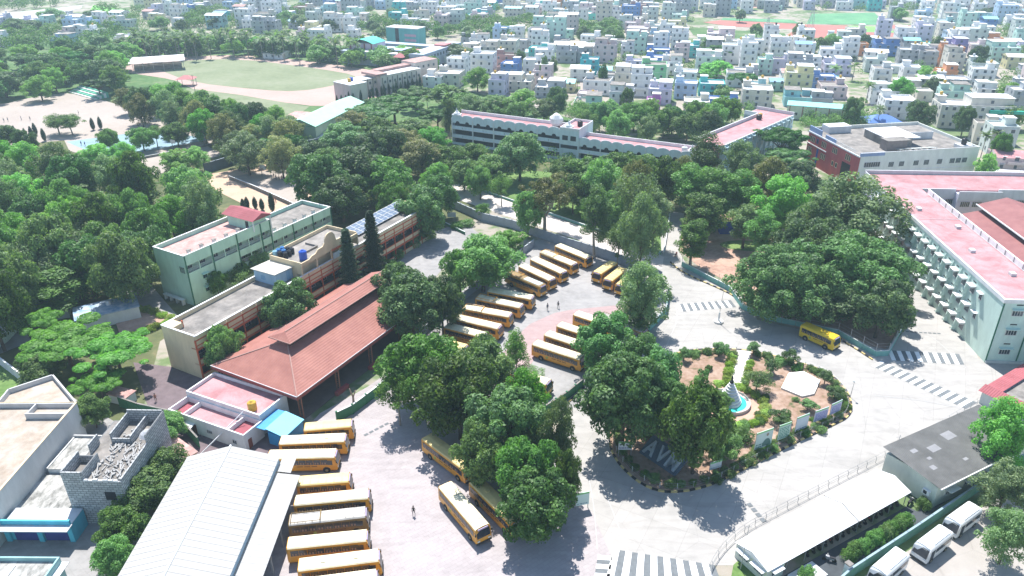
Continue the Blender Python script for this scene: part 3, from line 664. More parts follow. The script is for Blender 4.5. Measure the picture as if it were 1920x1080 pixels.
# ------------------------------------------------------------------ big white corrugated shed
def white_shed():
    t = thing('depot_shed', 'large white corrugated gable shed with a lean-to beside the bus row', 'shed', (-41.8, 60, 0), 0)
    L = 27.8
    b = MB().m(M_pale).box(-6.4, 6.7, .3, L-.3, 0, 5.3); b.build('wall', t)
    b = MB().m(M_wsheet); zt = 7.5; ze = 5.5
    b.quad((-6.8, 0, ze), (0, 0, zt), (0, L, zt), (-6.8, L, ze)); b.quad((0, 0, zt), (7.0, 0, ze), (7.0, L, ze), (0, L, zt)); b.build('roof', t)
    b = MB().m(mat('sheet_rib', (0.36, 0.355, 0.345), .6, .05, 1)); n = int(L/1.05)
    for k in range(n):
        y = .3+k*1.05
        for (xa, za, xb, zb) in ((0, zt, -6.8, ze), (0, zt, 7.0, ze)): b.quad((xa, y-.08, za+.03), (xa, y+.08, za+.03), (xb, y+.08, zb+.03), (xb, y-.08, zb+.03)).quad((xa, y-.08, za+.03), (xb, y-.08, zb+.03), (xb, y-.08, zb), (xa, y-.08, za))
        if y < L-2.6: b.quad((7.0, y-.08, 4.42), (7.0, y+.08, 4.42), (10.4, y+.08, 3.92), (10.4, y-.08, 3.92))
    b.build('sheet_rib', t, kind='stuff')
    MB().m(mat('gable_sheet', (0.42, 0.46, 0.50), .6, .06, 1)).quad((-6.5, .1, 5.3), (6.7, .1, 5.3), (0, .1, 7.4)).quad((6.7, L-.1, 5.3), (-6.5, L-.1, 5.3), (0, L-.1, 7.4)).build('gable', t)
    MB().m(M_white).bar((0, -.1, zt+.02), (0, L+.1, zt+.02), .16, 6).build('ridge_cap', t)
    b = MB().m(M_wsheet).quad((7.0, 0, 4.4), (10.4, 0, 3.9), (10.4, L-2.4, 3.9), (7.0, L-2.4, 4.4)).quad((7.0, 0, 4.3), (7.0, L-2.4, 4.3), (10.4, L-2.4, 3.8), (10.4, 0, 3.8)); b.build('lean_to_roof', t)
    MB().m(M_wsheet).quad((7.0, L-2.2, 4.5), (9, L-2.2, 4.2), (9, L+1.8, 4.2), (7, L+1.8, 4.5)).build('lean_to_roof', t)
    MB().m(mat('blue_grey_wall', (0.30, 0.42, 0.52), .7, .08, 1)).box(6.72, 6.9, .3, L-.3, 4.4, 5.3).build('clerestory', t)  # even blue-grey strip between lean-to and main roof
    cm = MB().m(M_metal).box(-.1, .1, -.1, .1, 0, 3.85).mesh('post')
    for k in range(6): inst('post', cm, t, (10.1, 1+k*4.8, 0))
white_shed()
# ------------------------------------------------------------------ mint building on the right
def right_block():
    t = thing('college_block', 'long mint green block with pink roof and rows of white window awnings', 'college building', (94.9, 185.9, 0), R_(-93.9))
    W, D, deck = 65.4, 10.2, 12.9
    MB().m(M_mint).box(0, W, 0, D, 0, deck).build('wall', t)
    MB().m(M_pinkdeck).box(0.05, W-.2, .2, D-.3, deck, deck+.75, bottom=False).build('roof_deck', t)
    MB().m(M_white).box(-.1, W+.15, -.15, .2, deck, deck+.8).box(W-.2, W+.15, .2, D, deck, deck+.8).build('roof_edge', t)
    pm = MB().m(M_white).box(0.1, 3.4, D-.3, D, deck, deck+1.9).m(mat('grey_post', (.3, .3, .3), .8, .05, 1)).box(-.08, .1, D-.4, D-.05, deck+.7, deck+1.9).mesh('parapet_panel')
    for i in range(15): inst('parapet_panel', pm, t, (8+i*3.4, 0, 0))
    MB().m(M_white).box(59, 62, D-.3, D+2, deck, deck+1.5).box(61.7, 62, D+2, D+2.3, deck, deck+1.5).build('parapet_panel', t)
    MB().m(M_mint).box(56, W-.1, D, D+4.5, 0, deck).m(M_pinkdeck).box(56, W-.1, D, D+4.5, deck, deck+.3).build('corner_wing', t)
    # facade bays with awnings: slanted fins, shaded window, white awning
    fm = MB().m(M_mint); fm.quad((-.12, 0, 0), (.12, 0, 0), (.12, -.9, .3), (-.12, -.9, .3)).quad((-.12, -.9, .3), (.12, -.9, .3), (.12, -.15, 4.1), (-.12, -.15, 4.1)).quad((-.12, 0, 0), (-.12, -.9, .3), (-.12, -.15, 4.1), (-.12, 0, 4.1)).quad((.12, -.9, .3), (.12, 0, 0), (.12, 0, 4.1), (.12, -.15, 4.1))
    fm = fm.mesh('fin')
    am = MB().m(M_white).box(-.95, .95, -1.15, 0, 0, .12).quad((-.95, -1.15, 0), (.95, -1.15, 0), (.8, -.9, -.35), (-.8, -.9, -.35)).quad((-.95, -1.15, 0), (-.8, -.9, -.35), (-.8, 0, -.35), (-.95, 0, 0)).quad((.95, 0, 0), (.8, 0, -.35), (.8, -.9, -.35), (.95, -1.15, 0)).mesh('awning')
    vm = MB().m(M_dark).box(-.6, .6, -.03, 0, 0, .25).mesh('ventilator_slot')
    wm = win_mesh(1.5, 1.4, None, 3)
    for k in range(15):
        x = W-10.5-3.6*k
        for z in (1.4, 5.5, 9.6):
            inst('window', wm, t, (x, 0, z)); inst('awning', am, t, (x, 0, z+1.75)); inst('ventilator_slot', vm, t, (x, 0, z+2.25))
            inst('fin', fm, t, (x-1.8, 0, z-1.2 if z > 2 else 0))
    for z in (5.6, 9.8): inst('window', win_mesh(.9, 1.2, M_white, 1), t, (W-7.3, 0, z))
    # end wall
    E = R_(90)
    for j, y in enumerate((3.0, 8.6)):
        for z in (2.0, 6.2, 10.3):
            o = inst('window', win_mesh(1.9, 1.15, M_mint, 3), t, (W, y, z), E); inst('ventilator_slot', vm, t, (W, y, z+2.1), E)
    pp = MB().m(M_dkgreen).box(-.12, .12, -.1, 0, 0, deck).mesh('downpipe')
    for y in (.1, 5.7, 11.2): inst('downpipe', pp, t, (W+.01, y, 0), E)
    MB().m(M_pale).box(W, W+.3, 0, 14.7, 0, .5).build('plinth', t)
    # porch with an arched window
    b = MB().m(M_mint).box(W+.3, W+9, 7.6, 14, 3.2, 7.3).box(W+8, W+9, 7.6, 8.6, 0, 3.2).box(W+.3, W+1.2, 7.6, 8.6, 0, 3.2).m(M_white).box(W+.2, W+9.1, 7.5, 14.1, 7.3, 7.5)
    p = b.build('porch', t)
    b = MB().m(M_glass); n = 10; pts = [(W+2.0, 7.55, 4.0), (W+3.4, 7.55, 4.0)] + [(W+2.7+.7*math.cos(a), 7.55, 5.3+.9*math.sin(a)) for a in [PI*k/n for k in range(n+1)]]
    b.quad(*pts[::-1]).m(M_frame).box(W+2.66, W+2.74, 7.5, 7.58, 4, 6.2).box(W+2.0, W+3.4, 7.5, 7.58, 5.2, 5.28).box(W+2.0, W+3.4, 7.5, 7.58, 4.5, 4.58); b.build('arched_window', p)
    # back wing closing the courtyard
    b = MB().m(wall((0.62, 0.60, 0.70))).box(-7.5, 4.5, 0.3, 60, 0, deck).box(4.5, 6.4, 18.5, 29, 0, deck); b.build('back_wing_wall', t)
    b = MB().m(M_pinkdeck).box(-7.3, 4.5, .4, 60, deck, deck+.5, bottom=False); b.build('back_wing_deck', t)
    b = MB().m(M_white2).box(-7.8, -7.5, .1, 60, deck-.4, deck+1.5).box(4.5, 4.75, D, 18.5, deck-1.6, deck+.8).box(6.4, 6.65, 18.5, 29, deck-1.6, deck+.8).box(4.5, 4.75, 29, 60, deck-1.6, deck+.8).box(-7.8, -.2, .1, .3, deck-.4, deck+1.2); b.build('back_wing_parapet', t)
    wm2 = win_mesh(2.2, 1.3, None, 4)
    for i in range(14):
        y = D+1.8+i*2.9
        if y > 52: break
        x = 6.4 if 18.5 < y < 29 else 4.5
        for z in (9.6, 5.4): inst('corridor_window', wm2, t, (x, y, z), E)
    MB().m(mat('red_brown_door', (0, 0, 0))).box(5, 7.5, 7.3, 9.6, deck+.5, deck+.7).build('hatch', t)
    for k, (x, y) in enumerate(((20, 3), (31, 7), (44, 4), (55, 6.5))):
        MB().m(M_white2).box(x-.6, x+.6, y-.5, y+.5, deck+.75, deck+1.35).build('roof_hatch', t)
    pb = MB().m(M_white2)
    pb.bar((9, D-.6, deck+.9), (58, D-.6, deck+.9), .06, 5).build('roof_pipe', t)
    MB().m(M_white2).bar((26, .4, deck+.85), (26, D-.7, deck+.85), .05, 5).build('roof_pipe', t)
    h = thing('courtyard_hall', 'maroon double-gabled sheet roof of the hall filling the courtyard at the right edge', 'hall', (94.9, 185.9, 0), R_(-93.9))
    b = MB().m(M_cream).box(14, 60, 13.5, 30, 0, 8.6); b.build('wall', h)
    b = MB().m(M_msheet)
    b.quad((13, 12, 9.0), (13, 21.5, 11.3), (62, 21.5, 11.3), (62, 12, 9.0)); b.build('lower_roof', h)
    b = MB().m(M_dark).box(13.6, 61, 21.3, 21.7, 10.4, 12.3); b.build('clerestory', h)
    b = MB().m(M_msheet).quad((11.8, 20.6, 12.3), (11.8, 27.2, 14.2), (62, 27.2, 14.2), (62, 20.6, 12.3)).quad((11.8, 27.2, 14.2), (11.8, 34, 12.0), (62, 34, 12.0), (62, 27.2, 14.2)); b.build('upper_roof', h)
    MB().m(M_white).box(11.6, 62, 20.4, 20.62, 12.15, 12.4).build('gutter', h)
right_block()

# ------------------------------------------------------------------ red and cream building
def red_block():
    t = thing('office_building', 'red and cream office building with blue parapet and cluttered flat roof', 'office building', (105.4, 218.3, 0), R_(9.2))
    W, D, deck = 40, 30, 10.3
    M_rw = wall((0.52, 0.12, 0.12)); M_bp = wall((0.28, 0.36, 0.56)); cw = wall((0.74, 0.76, 0.70))
    MB().m(cw).box(0.2, W, 0, D, 0, deck).build('wall', t)
    MB().m(M_rw).box(0, .2, .1, D, 0, deck).build('red_wall', t)
    MB().m(M_conw).box(.3, W-.3, .3, D-.3, deck, deck+.06, bottom=False).build('roof_deck', t)
    b = MB().m(cw); b.box(8, W, 0, .3, deck, 11.3).box(.3, W, D-.3, D, deck, 11.5).box(W-.3, W, .3, D-.3, deck, 11.3); b.build('parapet', t)
    MB().m(M_bp).box(0, 8, -.05, .3, deck, 11.4).build('blue_parapet', t); MB().m(M_bp).box(0, .3, 14, 20, deck, 11.6).build('blue_parapet', t); MB().m(M_bp).box(0, .3, 22.5, D, deck, 12.2).build('blue_parapet', t)
    MB().m(M_white).box(-.25, 0, 0, D, deck-.3, deck+.1).box(-.1, W+.1, -.2, 0, 11.3, 11.45).box(-.25, 0, 18, D, 6.3, 6.6).box(.2, W, -.1, 0, 5.2, 5.4).build('cornice', t)
    rl = MB().m(M_white); 
    for k in range(16): rl.box(-.02, .06, 3+k*.7, 3.06+k*.7, deck, 11.5)
    rl.box(-.02, .06, 2.8, 14, 11.4, 11.5); rl.build('railing', t)
    wm = win_mesh(1.6, 1.5, None, 3, M_pale)
    for z in (1.6, 6.6):
        inst('window', win_mesh(5.2, 1.5, None, 6, M_white), t, (4.4, 0, z+.3))
        for x in (10.8, 14.3, 19.2, 22.7, 27.2, 31.5, 33.6, 35.7): inst('window', wm, t, (x, 0, z))
    cf = mat('cream_frame', (0.66, 0.60, 0.40), .7, .05, 1); wn = win_mesh(.55, 1.7, None, 0, cf); e = R_(-90)
    for y0, z in ((26, 7.4), (19, 7.4), (12.5, 7.4), (5, 7.4), (27, 3.6), (18.5, 3.6)):
        for k in range(3): inst('window', wn, t, (0, y0+k*1.0, z), e)
    for y, z in ((24, 7.6), (13.5, 3.4), (11.3, 3.4)): inst('window', win_mesh(.9, 1.4, None, 0, mat('blue_frame', (0.05, 0.10, 0.40), .6, 0, 1) if z > 7 else cf), t, (0, y, z), e)
    MB().m(M_black).box(-.06, 0, 4, 8.6, 0, 6.4).build('dark_glazing', t)
    MB().m(mat('strong_blue_panel', (0.04, 0.09, 0.42), .6, .05, 1)).box(-.06, 0, 22.6, 23.6, 0, 6).build('blue_panel', t)
    # roof structures
    MB().m(M_conw).box(13.5, 22, 7.5, 20, deck+.06, 12.9).m(M_white2).box(13.2, 24.5, 7.2, 20.3, 12.9, 13.1).build('roof_room', t)
    MB().m(mat('brown_wall', (0.24, 0.2, 0.19), .9, .1, 1)).box(11, 17.5, 3.8, 7.4, deck+.06, 13.4).m(M_conw).box(10.6, 18.4, 3.4, 7.5, 13.4, 13.6).build('lift_room', t)
    MB().m(M_white2).box(23, 34, 14, 22, deck+.06, 12.6).m(M_conw).box(23.3, 33.7, 14.3, 21.7, 12.6, 12.7, bottom=False).build('roof_tank_room', t)
    MB().m(M_white2).box(4, 12, 25, D-.4, deck+.06, 12.6).build('roof_room', t)
    pn = MB().m(M_pale).box(-.6, .6, 0, 3.4, 0, .06).m(M_metal).box(-.5, -.4, .2, .3, -1, 0).box(.4, .5, .2, .3, -1, 0).mesh('solar_heater')
    for i in range(7):
        o = inst('solar_heater', pn, t, (14.5+i*1.9, 1.4, deck+1.1)); o.rotation_euler = (R_(-14), 0, 0)
    put_tank(t, 36.2, 2.6, deck+1.2, M_black, 'black water tank on the roof corner of the red and cream office building', .8, 2.0)
    MB().m(M_white2).box(34.4, 38.5, 1.2, 4.4, deck+.06, deck+1.2).build('tank_stand', t)
red_block()

# ------------------------------------------------------------------ arcaded college building
def arcade():
    t = thing('arcaded_building', 'long pale blue-white college building with scalloped parapet and arched openings behind the trees', 'college building', (-21.5, 270.1, 0), R_(-27.3))
    mw_ = wall((0.66, 0.74, 0.77))
    def seg(x0, x1, H, D, nb, deck, yo=0.0):
        MB().m(mw_).box(x0, x1, yo+1.8, yo+D, 0, deck).box(x0, x0+.2, yo+.2, yo+1.8, 0, deck).box(x1-.2, x1, yo+.2, yo+1.8, 0, deck).build('wall', t)
        MB().m(M_pinkdeck).box(x0, x1, yo+.3, yo+D-.3, deck, deck+.3, bottom=False).build('roof_deck', t)
        MB().m(M_white).box(x0, x1, yo+D-.3, yo+D, deck, deck+1.4).build('rear_parapet', t)
        bw = (x1-x0)/nb
        fl = [z for z in (deck-3.3, deck-6.4, deck-9.4) if z > -2.2]
        # panel with arch heads below and a scalloped top
        def arch(w_):
            top = []; n = 8
            for s in range(2):
                cx = w_*(.25+.5*s)
                for k in range(n+1):
                    a = PI-PI*k/n; top.append((cx+w_*.235*math.cos(a), H-.55+.75*math.sin(a)))
            bot = []
            for s in (1, 0):
                cx = w_*(.27+.46*s)
                for k in range(n+1):
                    a = PI*k/n; bot.append((cx+w_*.1*math.cos(a), deck-1.75+.75*math.sin(a)))
            pts = [(0, deck-1.75), (0, H-.55)] + top + [(w_, H-.55), (w_, deck-1.75)] + bot
            b = MB().m(mw_); n_ = len(pts)
            b.v = [(p[0], 0, p[1]) for p in pts]+[(p[0], .25, p[1]) for p in pts]
            b.f = [tuple(range(n_))[::-1], tuple(range(n_, 2*n_))] + [(k, (k+1) % n_, n_+(k+1) % n_, n_+k) for k in range(n_)]; b.mi = [0]*len(b.f)
            return b.mesh('arched_panel')
        am = arch(bw)
        cop = MB().m(M_white)
        for s in range(2):
            cx = bw*(.25+.5*s)
            for k in range(8):
                a0 = PI-PI*k/8; a1 = PI-PI*(k+1)/8
                cop.bar((cx+bw*.24*math.cos(a0), .12, H-.53+.78*math.sin(a0)), (cx+bw*.24*math.cos(a1), .12, H-.53+.78*math.sin(a1)), .13, 4)
        cm = cop.mesh('scalloped_coping')
        bal = MB().m(mw_).box(.2, bw-.2, 0, .2, 0, 1.0).m(M_dark).box(bw/2-.04, bw/2+.04, -.03, 0, -.3, .7).mesh('balcony_panel')
        pil = MB().m(M_white).box(-.2, .2, -.15, .2, 0, deck).mesh('pillar')
        gm = grille_mesh(bw-.4, .7, M_dark, 16)
        for i in range(nb):
            x = x0+i*bw
            inst('arched_panel', am, t, (x, yo, 0)); inst('scalloped_coping', cm, t, (x, yo, 0)); inst('pillar', pil, t, (x, yo, 0))
            for z in fl: inst('balcony_panel', bal, t, (x, yo, z-.5)); inst('grille', gm, t, (x+.2, yo+.06, z+.5))
        for k, z in enumerate(fl):
            MB().m(M_white).box(x0, x1, yo-.25, yo+1.8, z-.75, z-.52).build('floor_band', t)
            MB().m(M_dark).box(x0+.2, x1-.2, yo+1.74, yo+1.79, z-.4, z+2.2).build('shaded_back_wall', t)  # dark sheet over the wall, its colour stands in for corridor shade
    seg(0, 43, 10.9, 7, 5, 9.8); seg(50, 89, 8.5, 7, 5, 7.4, 0)
    MB().m(mw_).box(43, 50, -.3, 12.5, 0, 10.6).m(M_pinkdeck).box(43.2, 49.8, 0, 12.3, 10.6, 10.65, bottom=False).build('stair_tower', t)
    b = MB().m(M_white); ring(b, 43, 50, -.3, 12.5, 10.6, 11.5, .25); b.build('tower_parapet', t)
    b = MB().m(M_dark); 
    for x in (44, 47): b.box(x, x+2, -.36, -.3, 7.2, 8.8)
    b.box(43.4, 49.6, -.36, -.3, 4.4, 5.6); b.build('tower_opening', t)
    def turret(x, y, z, s=1.0):
        b = MB().m(M_white).box(x-1.5*s, x+1.5*s, y-1.2*s, y+1.2*s, z, z+.5*s)
        b.lathe([(1.3*s, z+.5*s), (1.15*s, z+.9*s), (.6*s, z+1.4*s), (.25*s, z+1.9*s), (.12*s, z+2.3*s), (.16*s, z+2.45*s), (.04*s, z+2.8*s)], 12, x, y); b.build('turret', t)
    turret(1.6, 1.0, 10.6); turret(45.6, 1.2, 11.2)
    b = MB().m(M_white)
    for q in range(8):
        a = q*PI/4; b.lathe([(.75, 10.8+1.2), (1.1, 11.2+1.2), (1.0, 11.9+1.2), (.5, 12.4+1.2)], 8, 39.5+1.5*math.cos(a), 4.5)
    b.lathe([(1.5, 10.5), (2.1, 11.5), (2.1, 13), (1.2, 14.2), (.3, 14.8)], 12, 39.5, 4.5); b.build('shell_ornament', t)
    put_tank(t, 47.6, 6.5, 10.65, M_black, 'black water tank on the stair tower of the arcaded college building', .95, 1.9)
    turret(88, 2, 8.4, .8)
    # long pink-roofed wing
    w2 = thing('hostel_block', 'pink-roofed pale blue block running back from the end of the arcaded building', 'college building', (67.3, 230.9, 0), R_(47.2))
    mb_ = wall((0.50, 0.64, 0.66))
    W = 52; D = 9.5
    MB().m(mb_).box(0, W, 0, D, 0, 10.1).build('wall', w2); MB().m(M_pinkdeck).box(.1, W, .3, D-.3, 10.1, 10.16, bottom=False).build('roof_deck', w2)
    MB().m(M_white2).box(0, W-10, D-.4, D, 10.1, 11.3).box(W-10, W-9.6, D, D+5, 9, 11.5).box(W-.3, W, 0, D+5, 9, 11.3).box(0, W, -.1, .25, 10.1, 10.35).build('parapet', w2)
    MB().m(mb_).box(W-10, W, D, D+5, 0, 10.1).m(M_pinkdeck).box(W-9.6, W, D, D+4.7, 10.1, 10.2, bottom=False).build('end_wing', w2)
    MB().m(M_pinkdeck).box(-3.8, 0, 1, 8, 0, 9.2).build('low_wing', w2)
    fm = MB().m(mb_).box(-.2, .2, -.7, 0, 0, 10.0).mesh('fin'); wm = win_mesh(1.2, 1.5, mb_, 1)
    for i in range(14):
        x = 1.8+i*3.7
        inst('fin', fm, w2, (x-1.6, 0, 0))
        for z in (1.2, 4.6, 7.7): inst('window', wm, w2, (x, 0, z))
    put_tank(w2, 38, 6.8, 10.16, M_black, 'black water tank on the pink roof of the block behind the arcaded building', .95, 1.8)
    put_tank(w2, 40.6, 7.6, 10.16, M_yeltank, 'orange water tank beside the black one on the long pink roof', .7, 1.7)
    put_tank(w2, -6.5, 10, 7.5, M_white2, 'pale cistern at the corner where the arcaded building meets the pink-roofed block', 1.0, 2)
    s = thing('school_annex', 'cream hall with a turquoise roof behind the pink-roofed block', 'hall', *fr3((1473, 222), (1595, 232), 0), group=None)
    MB().m(wall((0.64, 0.66, 0.52))).box(0, 26, 0, 8, 0, 5.4).build('wall', s)
    MB().m(mat('turquoise_sheet', (0.26, 0.62, 0.60), .6, .06, 2)).box(-.3, 22, -.3, 8.3, 5.4, 5.6).m(M_white).box(22, 26.2, -.2, 8.2, 5.4, 6.6).build('roof', s)
    pm = MB().m(mat('maroon_fascia', (0, 0, 0))).box(-.15, .15, -.12, 0, 0, 5.4).mesh('pilaster')
    for k in range(5): inst('pilaster', pm, s, (1+k*5, 0, 0)); inst('window', win_mesh(1.3, 1.1, None, 1), s, (3.5+k*5, 0, 1.6))
def fr3(a, b, h):
    l, r, L = frame(a, b, h); return l, r
arcade()

# ------------------------------------------------------------------ stadium side buildings, gym, far school
def far_campus():
    t = thing('stadium_block', 'long cream block with red roof at the right end of the sports field', 'school building', (-69.0, 343.7, 0), R_(48.2))
    mc = wall((0.68, 0.60, 0.54))
    b = MB().m(mc).box(-9, 0, -6, 6, 0, 8.2).box(0, 37, 2.5, 10, 0, 7.2).box(12, 37, -1, 10, 0, 8.3).box(37, 52, 3, 13, 0, 10.3); b.build('wall', t)
    MB().m(wall((0.62, 0.50, 0.50))).box(-9.2, -9, -6, 6, 0, 8.4).build('end_wall', t)
    MB().m(M_white2).box(-9.4, 0.2, -6.2, 6.2, 8.2, 8.45).box(0, 12, 2.3, 10, 7.2, 7.45).box(12, 37, -1.2, 10.2, 8.3, 8.45).build('roof_slab', t)
    MB().m(M_pinkdeck2).box(10, 16, -1, 10.5, 8.45, 9.4).box(16, 37, 6, 10.5, 8.45, 9.6).box(37, 52, 3, 13, 10.3, 10.5).build('red_roof', t)
    pm = MB().m(M_conw).box(-.12, .12, -.3, 0, 0, 7.5).mesh('fin'); wm = win_mesh(1.1, 1.2, None, 1)
    for k in range(12):
        inst('fin', pm, t, (1+k*3, 2.5 if k < 4 else -1, 0))
        for z in (1.5, 4.8): inst('window', wm, t, (2.5+k*3, 2.5 if k < 4 else -1, z))
    for k in range(4): inst('window', wm, t, (39+k*3.4, 3, 7.5))
    put_tank(t, -5, 0, 8.45, M_yeltank, 'orange water tank on the near roof of the long cream stadium block', .8, 1.6)
    put_tank(t, -3, 1, 8.45, M_bluetank, 'blue water tank on the near roof of the long cream stadium block', .8, 1.6)
    # gym
    g = thing('sports_hall', 'pale green sports hall with a light green gable sheet roof', 'sports hall', (-71.5, 269.6, 0), R_(73.1))
    mg = wall((0.38, 0.50, 0.36)); 
    MB().m(mg).box(0, 38, 0, 11.8, 0, 7.2).quad((0, 11.8, 7.2), (0, 0, 7.2), (0, 5.9, 9.2)).build('wall', g)
    b = MB().m(tiled('mint_sheet_roof', (0.36, 0.62, 0.48), .6, 0, (0.32, 0.56, 0.44), .4))
    b.quad((-.5, -.5, 7.0), (39, -.5, 7.0), (39, 5.9, 9.3), (-.5, 5.9, 9.3)).quad((39, 12.3, 7.0), (-.5, 12.3, 7.0), (-.5, 5.9, 9.3), (39, 5.9, 9.3)); b.build('roof', g)
    MB().m(mat('green_trim', (0.10, 0.34, 0.20), .6, .05, 1)).box(-.55, -.5, -.5, 12.3, 6.9, 7.05).box(-.5, 39, -.55, -.5, 6.9, 7.1).build('trim', g)
    MB().m(M_cream).box(8, 20, 12.5, 20, 0, 6.3).m(M_pinkdeck2).box(7.6, 20.4, 12.4, 20.3, 6.3, 6.5).build('side_room', g)
    MB().m(M_cream).box(-2, 10, 12.3, 22, 0, 4.6).m(M_pinkdeck2).box(-2.4, 10, 12.3, 22.4, 4.6, 4.8).build('side_room', g)
    MB().m(M_white2).box(2, 30, -5, -.6, 0, .3).build('apron', g)
    for k, (px, py, w_, d_, lab) in enumerate(((612, 268, 20, 6, 'white sheet roof of the low canteen in front of the green sports hall'), (640, 290, 9, 7, 'small white-roofed store beside the low canteen'))):
        s = thing('canteen' if k == 0 else 'store', lab, 'shed', P(px, py), R_(-25)); s.location.z = 0
        MB().m(M_pale).box(-w_/2, w_/2, -d_/2, d_/2, 0, 2.7).build('wall', s); MB().m(M_white2).quad((-w_/2-.5, -d_/2-.5, 2.7), (w_/2+.5, -d_/2-.5, 2.7), (w_/2+.5, d_/2+.5, 3.4), (-w_/2-.5, d_/2+.5, 3.4)).build('roof', s)
    # grandstand by the track
    s = thing('grandstand', 'white-roofed grandstand at the left end of the running track', 'grandstand', P(252, 135), R_(22)); s.location.z = 0
    MB().m(M_white).quad((-2, -4, 5), (26, -4, 5), (26, 6, 6.5), (-2, 6, 6.5)).quad((-2, 6, 6.4), (26, 6, 6.4), (26, -4, 4.9), (-2, -4, 4.9)).build('roof', s)
    b = MB().m(M_conw)
    for k in range(5): b.box(0, 24, 1+k, 6, k*.6, k*.6+.6)
    b.build('terrace', s)
    pm = MB().m(M_metal).box(-.12, .12, -.12, .12, 0, 5).mesh('post')
    for k in range(6): inst('post', pm, s, (k*5, -3.4, 0))
    s = thing('guard_hut', 'small orange-brown hut at the left end of the track', 'hut', P(236, 120), 0); s.location.z = 0
    MB().m(wall((0.5, 0.27, 0.15))).box(-3, 3, -2, 2, 0, 3).m(M_conw).box(-3.3, 3.3, -2.3, 2.3, 3, 3.2).build('wall', s)
    s = thing('pavilion', 'small red-roofed pavilion at the edge of the sports field', 'pavilion', P(352, 160), 0); s.location.z = 0
    b = MB().m(mat('pavilion_red', (0.45, 0.16, 0.16), .7, .06, 1)); hip_roof(b, -4, 4, -3, 3, 3.4, 5, .3); b.build('roof', s)
    pm = MB().m(M_metal).box(-.1, .1, -.1, .1, 0, 3.4).mesh('post')
    for x in (-3.5, 3.5):
        for y in (-2.5, 2.5): inst('post', pm, s, (x, y, 0))
    # far grey-blue school with courtyard
    s = thing('school_complex', 'grey-blue school complex around a courtyard with a green vaulted roof, beyond the track trees', 'school building', (-89.3, 428.8, 0), R_(-24.1))
    mg = wall((0.42, 0.48, 0.58))
    b = MB().m(mg).box(0, 38, 0, 7, 0, 7).box(38, 47, 0, 44, 0, 8).box(-6, 0, 0, 36, 0, 7).box(-6, 38, 30, 36, 0, 7); b.build('wall', s)
    MB().m(M_white2).box(38, 44, 6, 34, 8, 8.2).box(0, 38, 0, 7, 7, 7.2).build('roof_slab', s)
    MB().m(mat('red_roof_sheet', (0.50, 0.18, 0.18), .7, .06, 2)).box(14, 34, 8, 20, 6.5, 7).box(39, 46, 26, 34, 8.2, 9).build('red_roof', s)
    b = MB().m(wall((0.55, 0.45, 0.55))).box(-4, 12, 6, 18, 0, 10.5); b.build('auditorium', s)
    b = MB().m(mat('vault_green', (0.06, 0.52, 0.38), .5, .05, 2)); n = 8
    for k in range(n):
        a0 = PI*k/n; a1 = PI*(k+1)/n
        b.quad((-4+16*(k/n), 5.5, 10.5+2.0*math.sin(a0)), (-4+16*((k+1)/n), 5.5, 10.5+2.0*math.sin(a1)), (-4+16*((k+1)/n), 18.5, 10.5+2.0*math.sin(a1)), (-4+16*(k/n), 18.5, 10.5+2.0*math.sin(a0)))
    b.build('vaulted_roof', s)
    b = MB().m(mat('maroon_fascia', (0, 0, 0)))
    for k in range(4): b.box(-3.6+k*4.6, -2.8+k*4.6, 5.9, 6, 0, 10.5)
    b.build('pilaster', s)
    b = MB().m(mat('blue_vault', (0.45, 0.6, 0.75), .5, .05, 2)).quad((12, 6, 7.6), (30, 6, 8.2), (30, 18, 8.2), (12, 18, 7.6)); b.build('vaulted_roof', s)
    b = MB().m(M_dark)
    for k in range(12): b.box(2+k*3, 3.2+k*3, -.06, 0, 4.6, 5.8)
    for k in range(12): b.box(46.99, 47.05, 2+k*3.3, 3.2+k*3.3, 5, 6.4)
    b.build('window', s, kind='stuff')
    b = MB().m(mat('red_roof_sheet', (0, 0, 0))); hip_roof(b, 31, 37, -5, 0, 6.5, 8.5); b.m(M_dark).box(31.5, 36.5, -4.5, -.05, 0, 6.4); b.build('gatehouse', s)
    s2 = thing('teal_block', 'teal green five-storey block standing behind the far school complex', 'apartment block', P(755, 92), R_(-24)); s2.location.z = 0
    b = MB().m(wall((0.14, 0.42, 0.42))).box(-11, 11, 0, 10, 0, 12).m(M_dark).box(-4.5, -2, -.1, 0, 1, 12).m(M_white2).box(-11.2, 11.2, -.2, 10.2, 12, 12.5); b.build('wall', s2)
    b = MB().m(wall((0.55, 0.35, 0.42))); 
    for z in (2, 4.8, 7.6): b.box(2, 10, -.06, 0, z, z+1.4)
    b.build('window', s2, kind='stuff')
    # school fence of posts beside the blue court etc. handled elsewhere
far_campus()

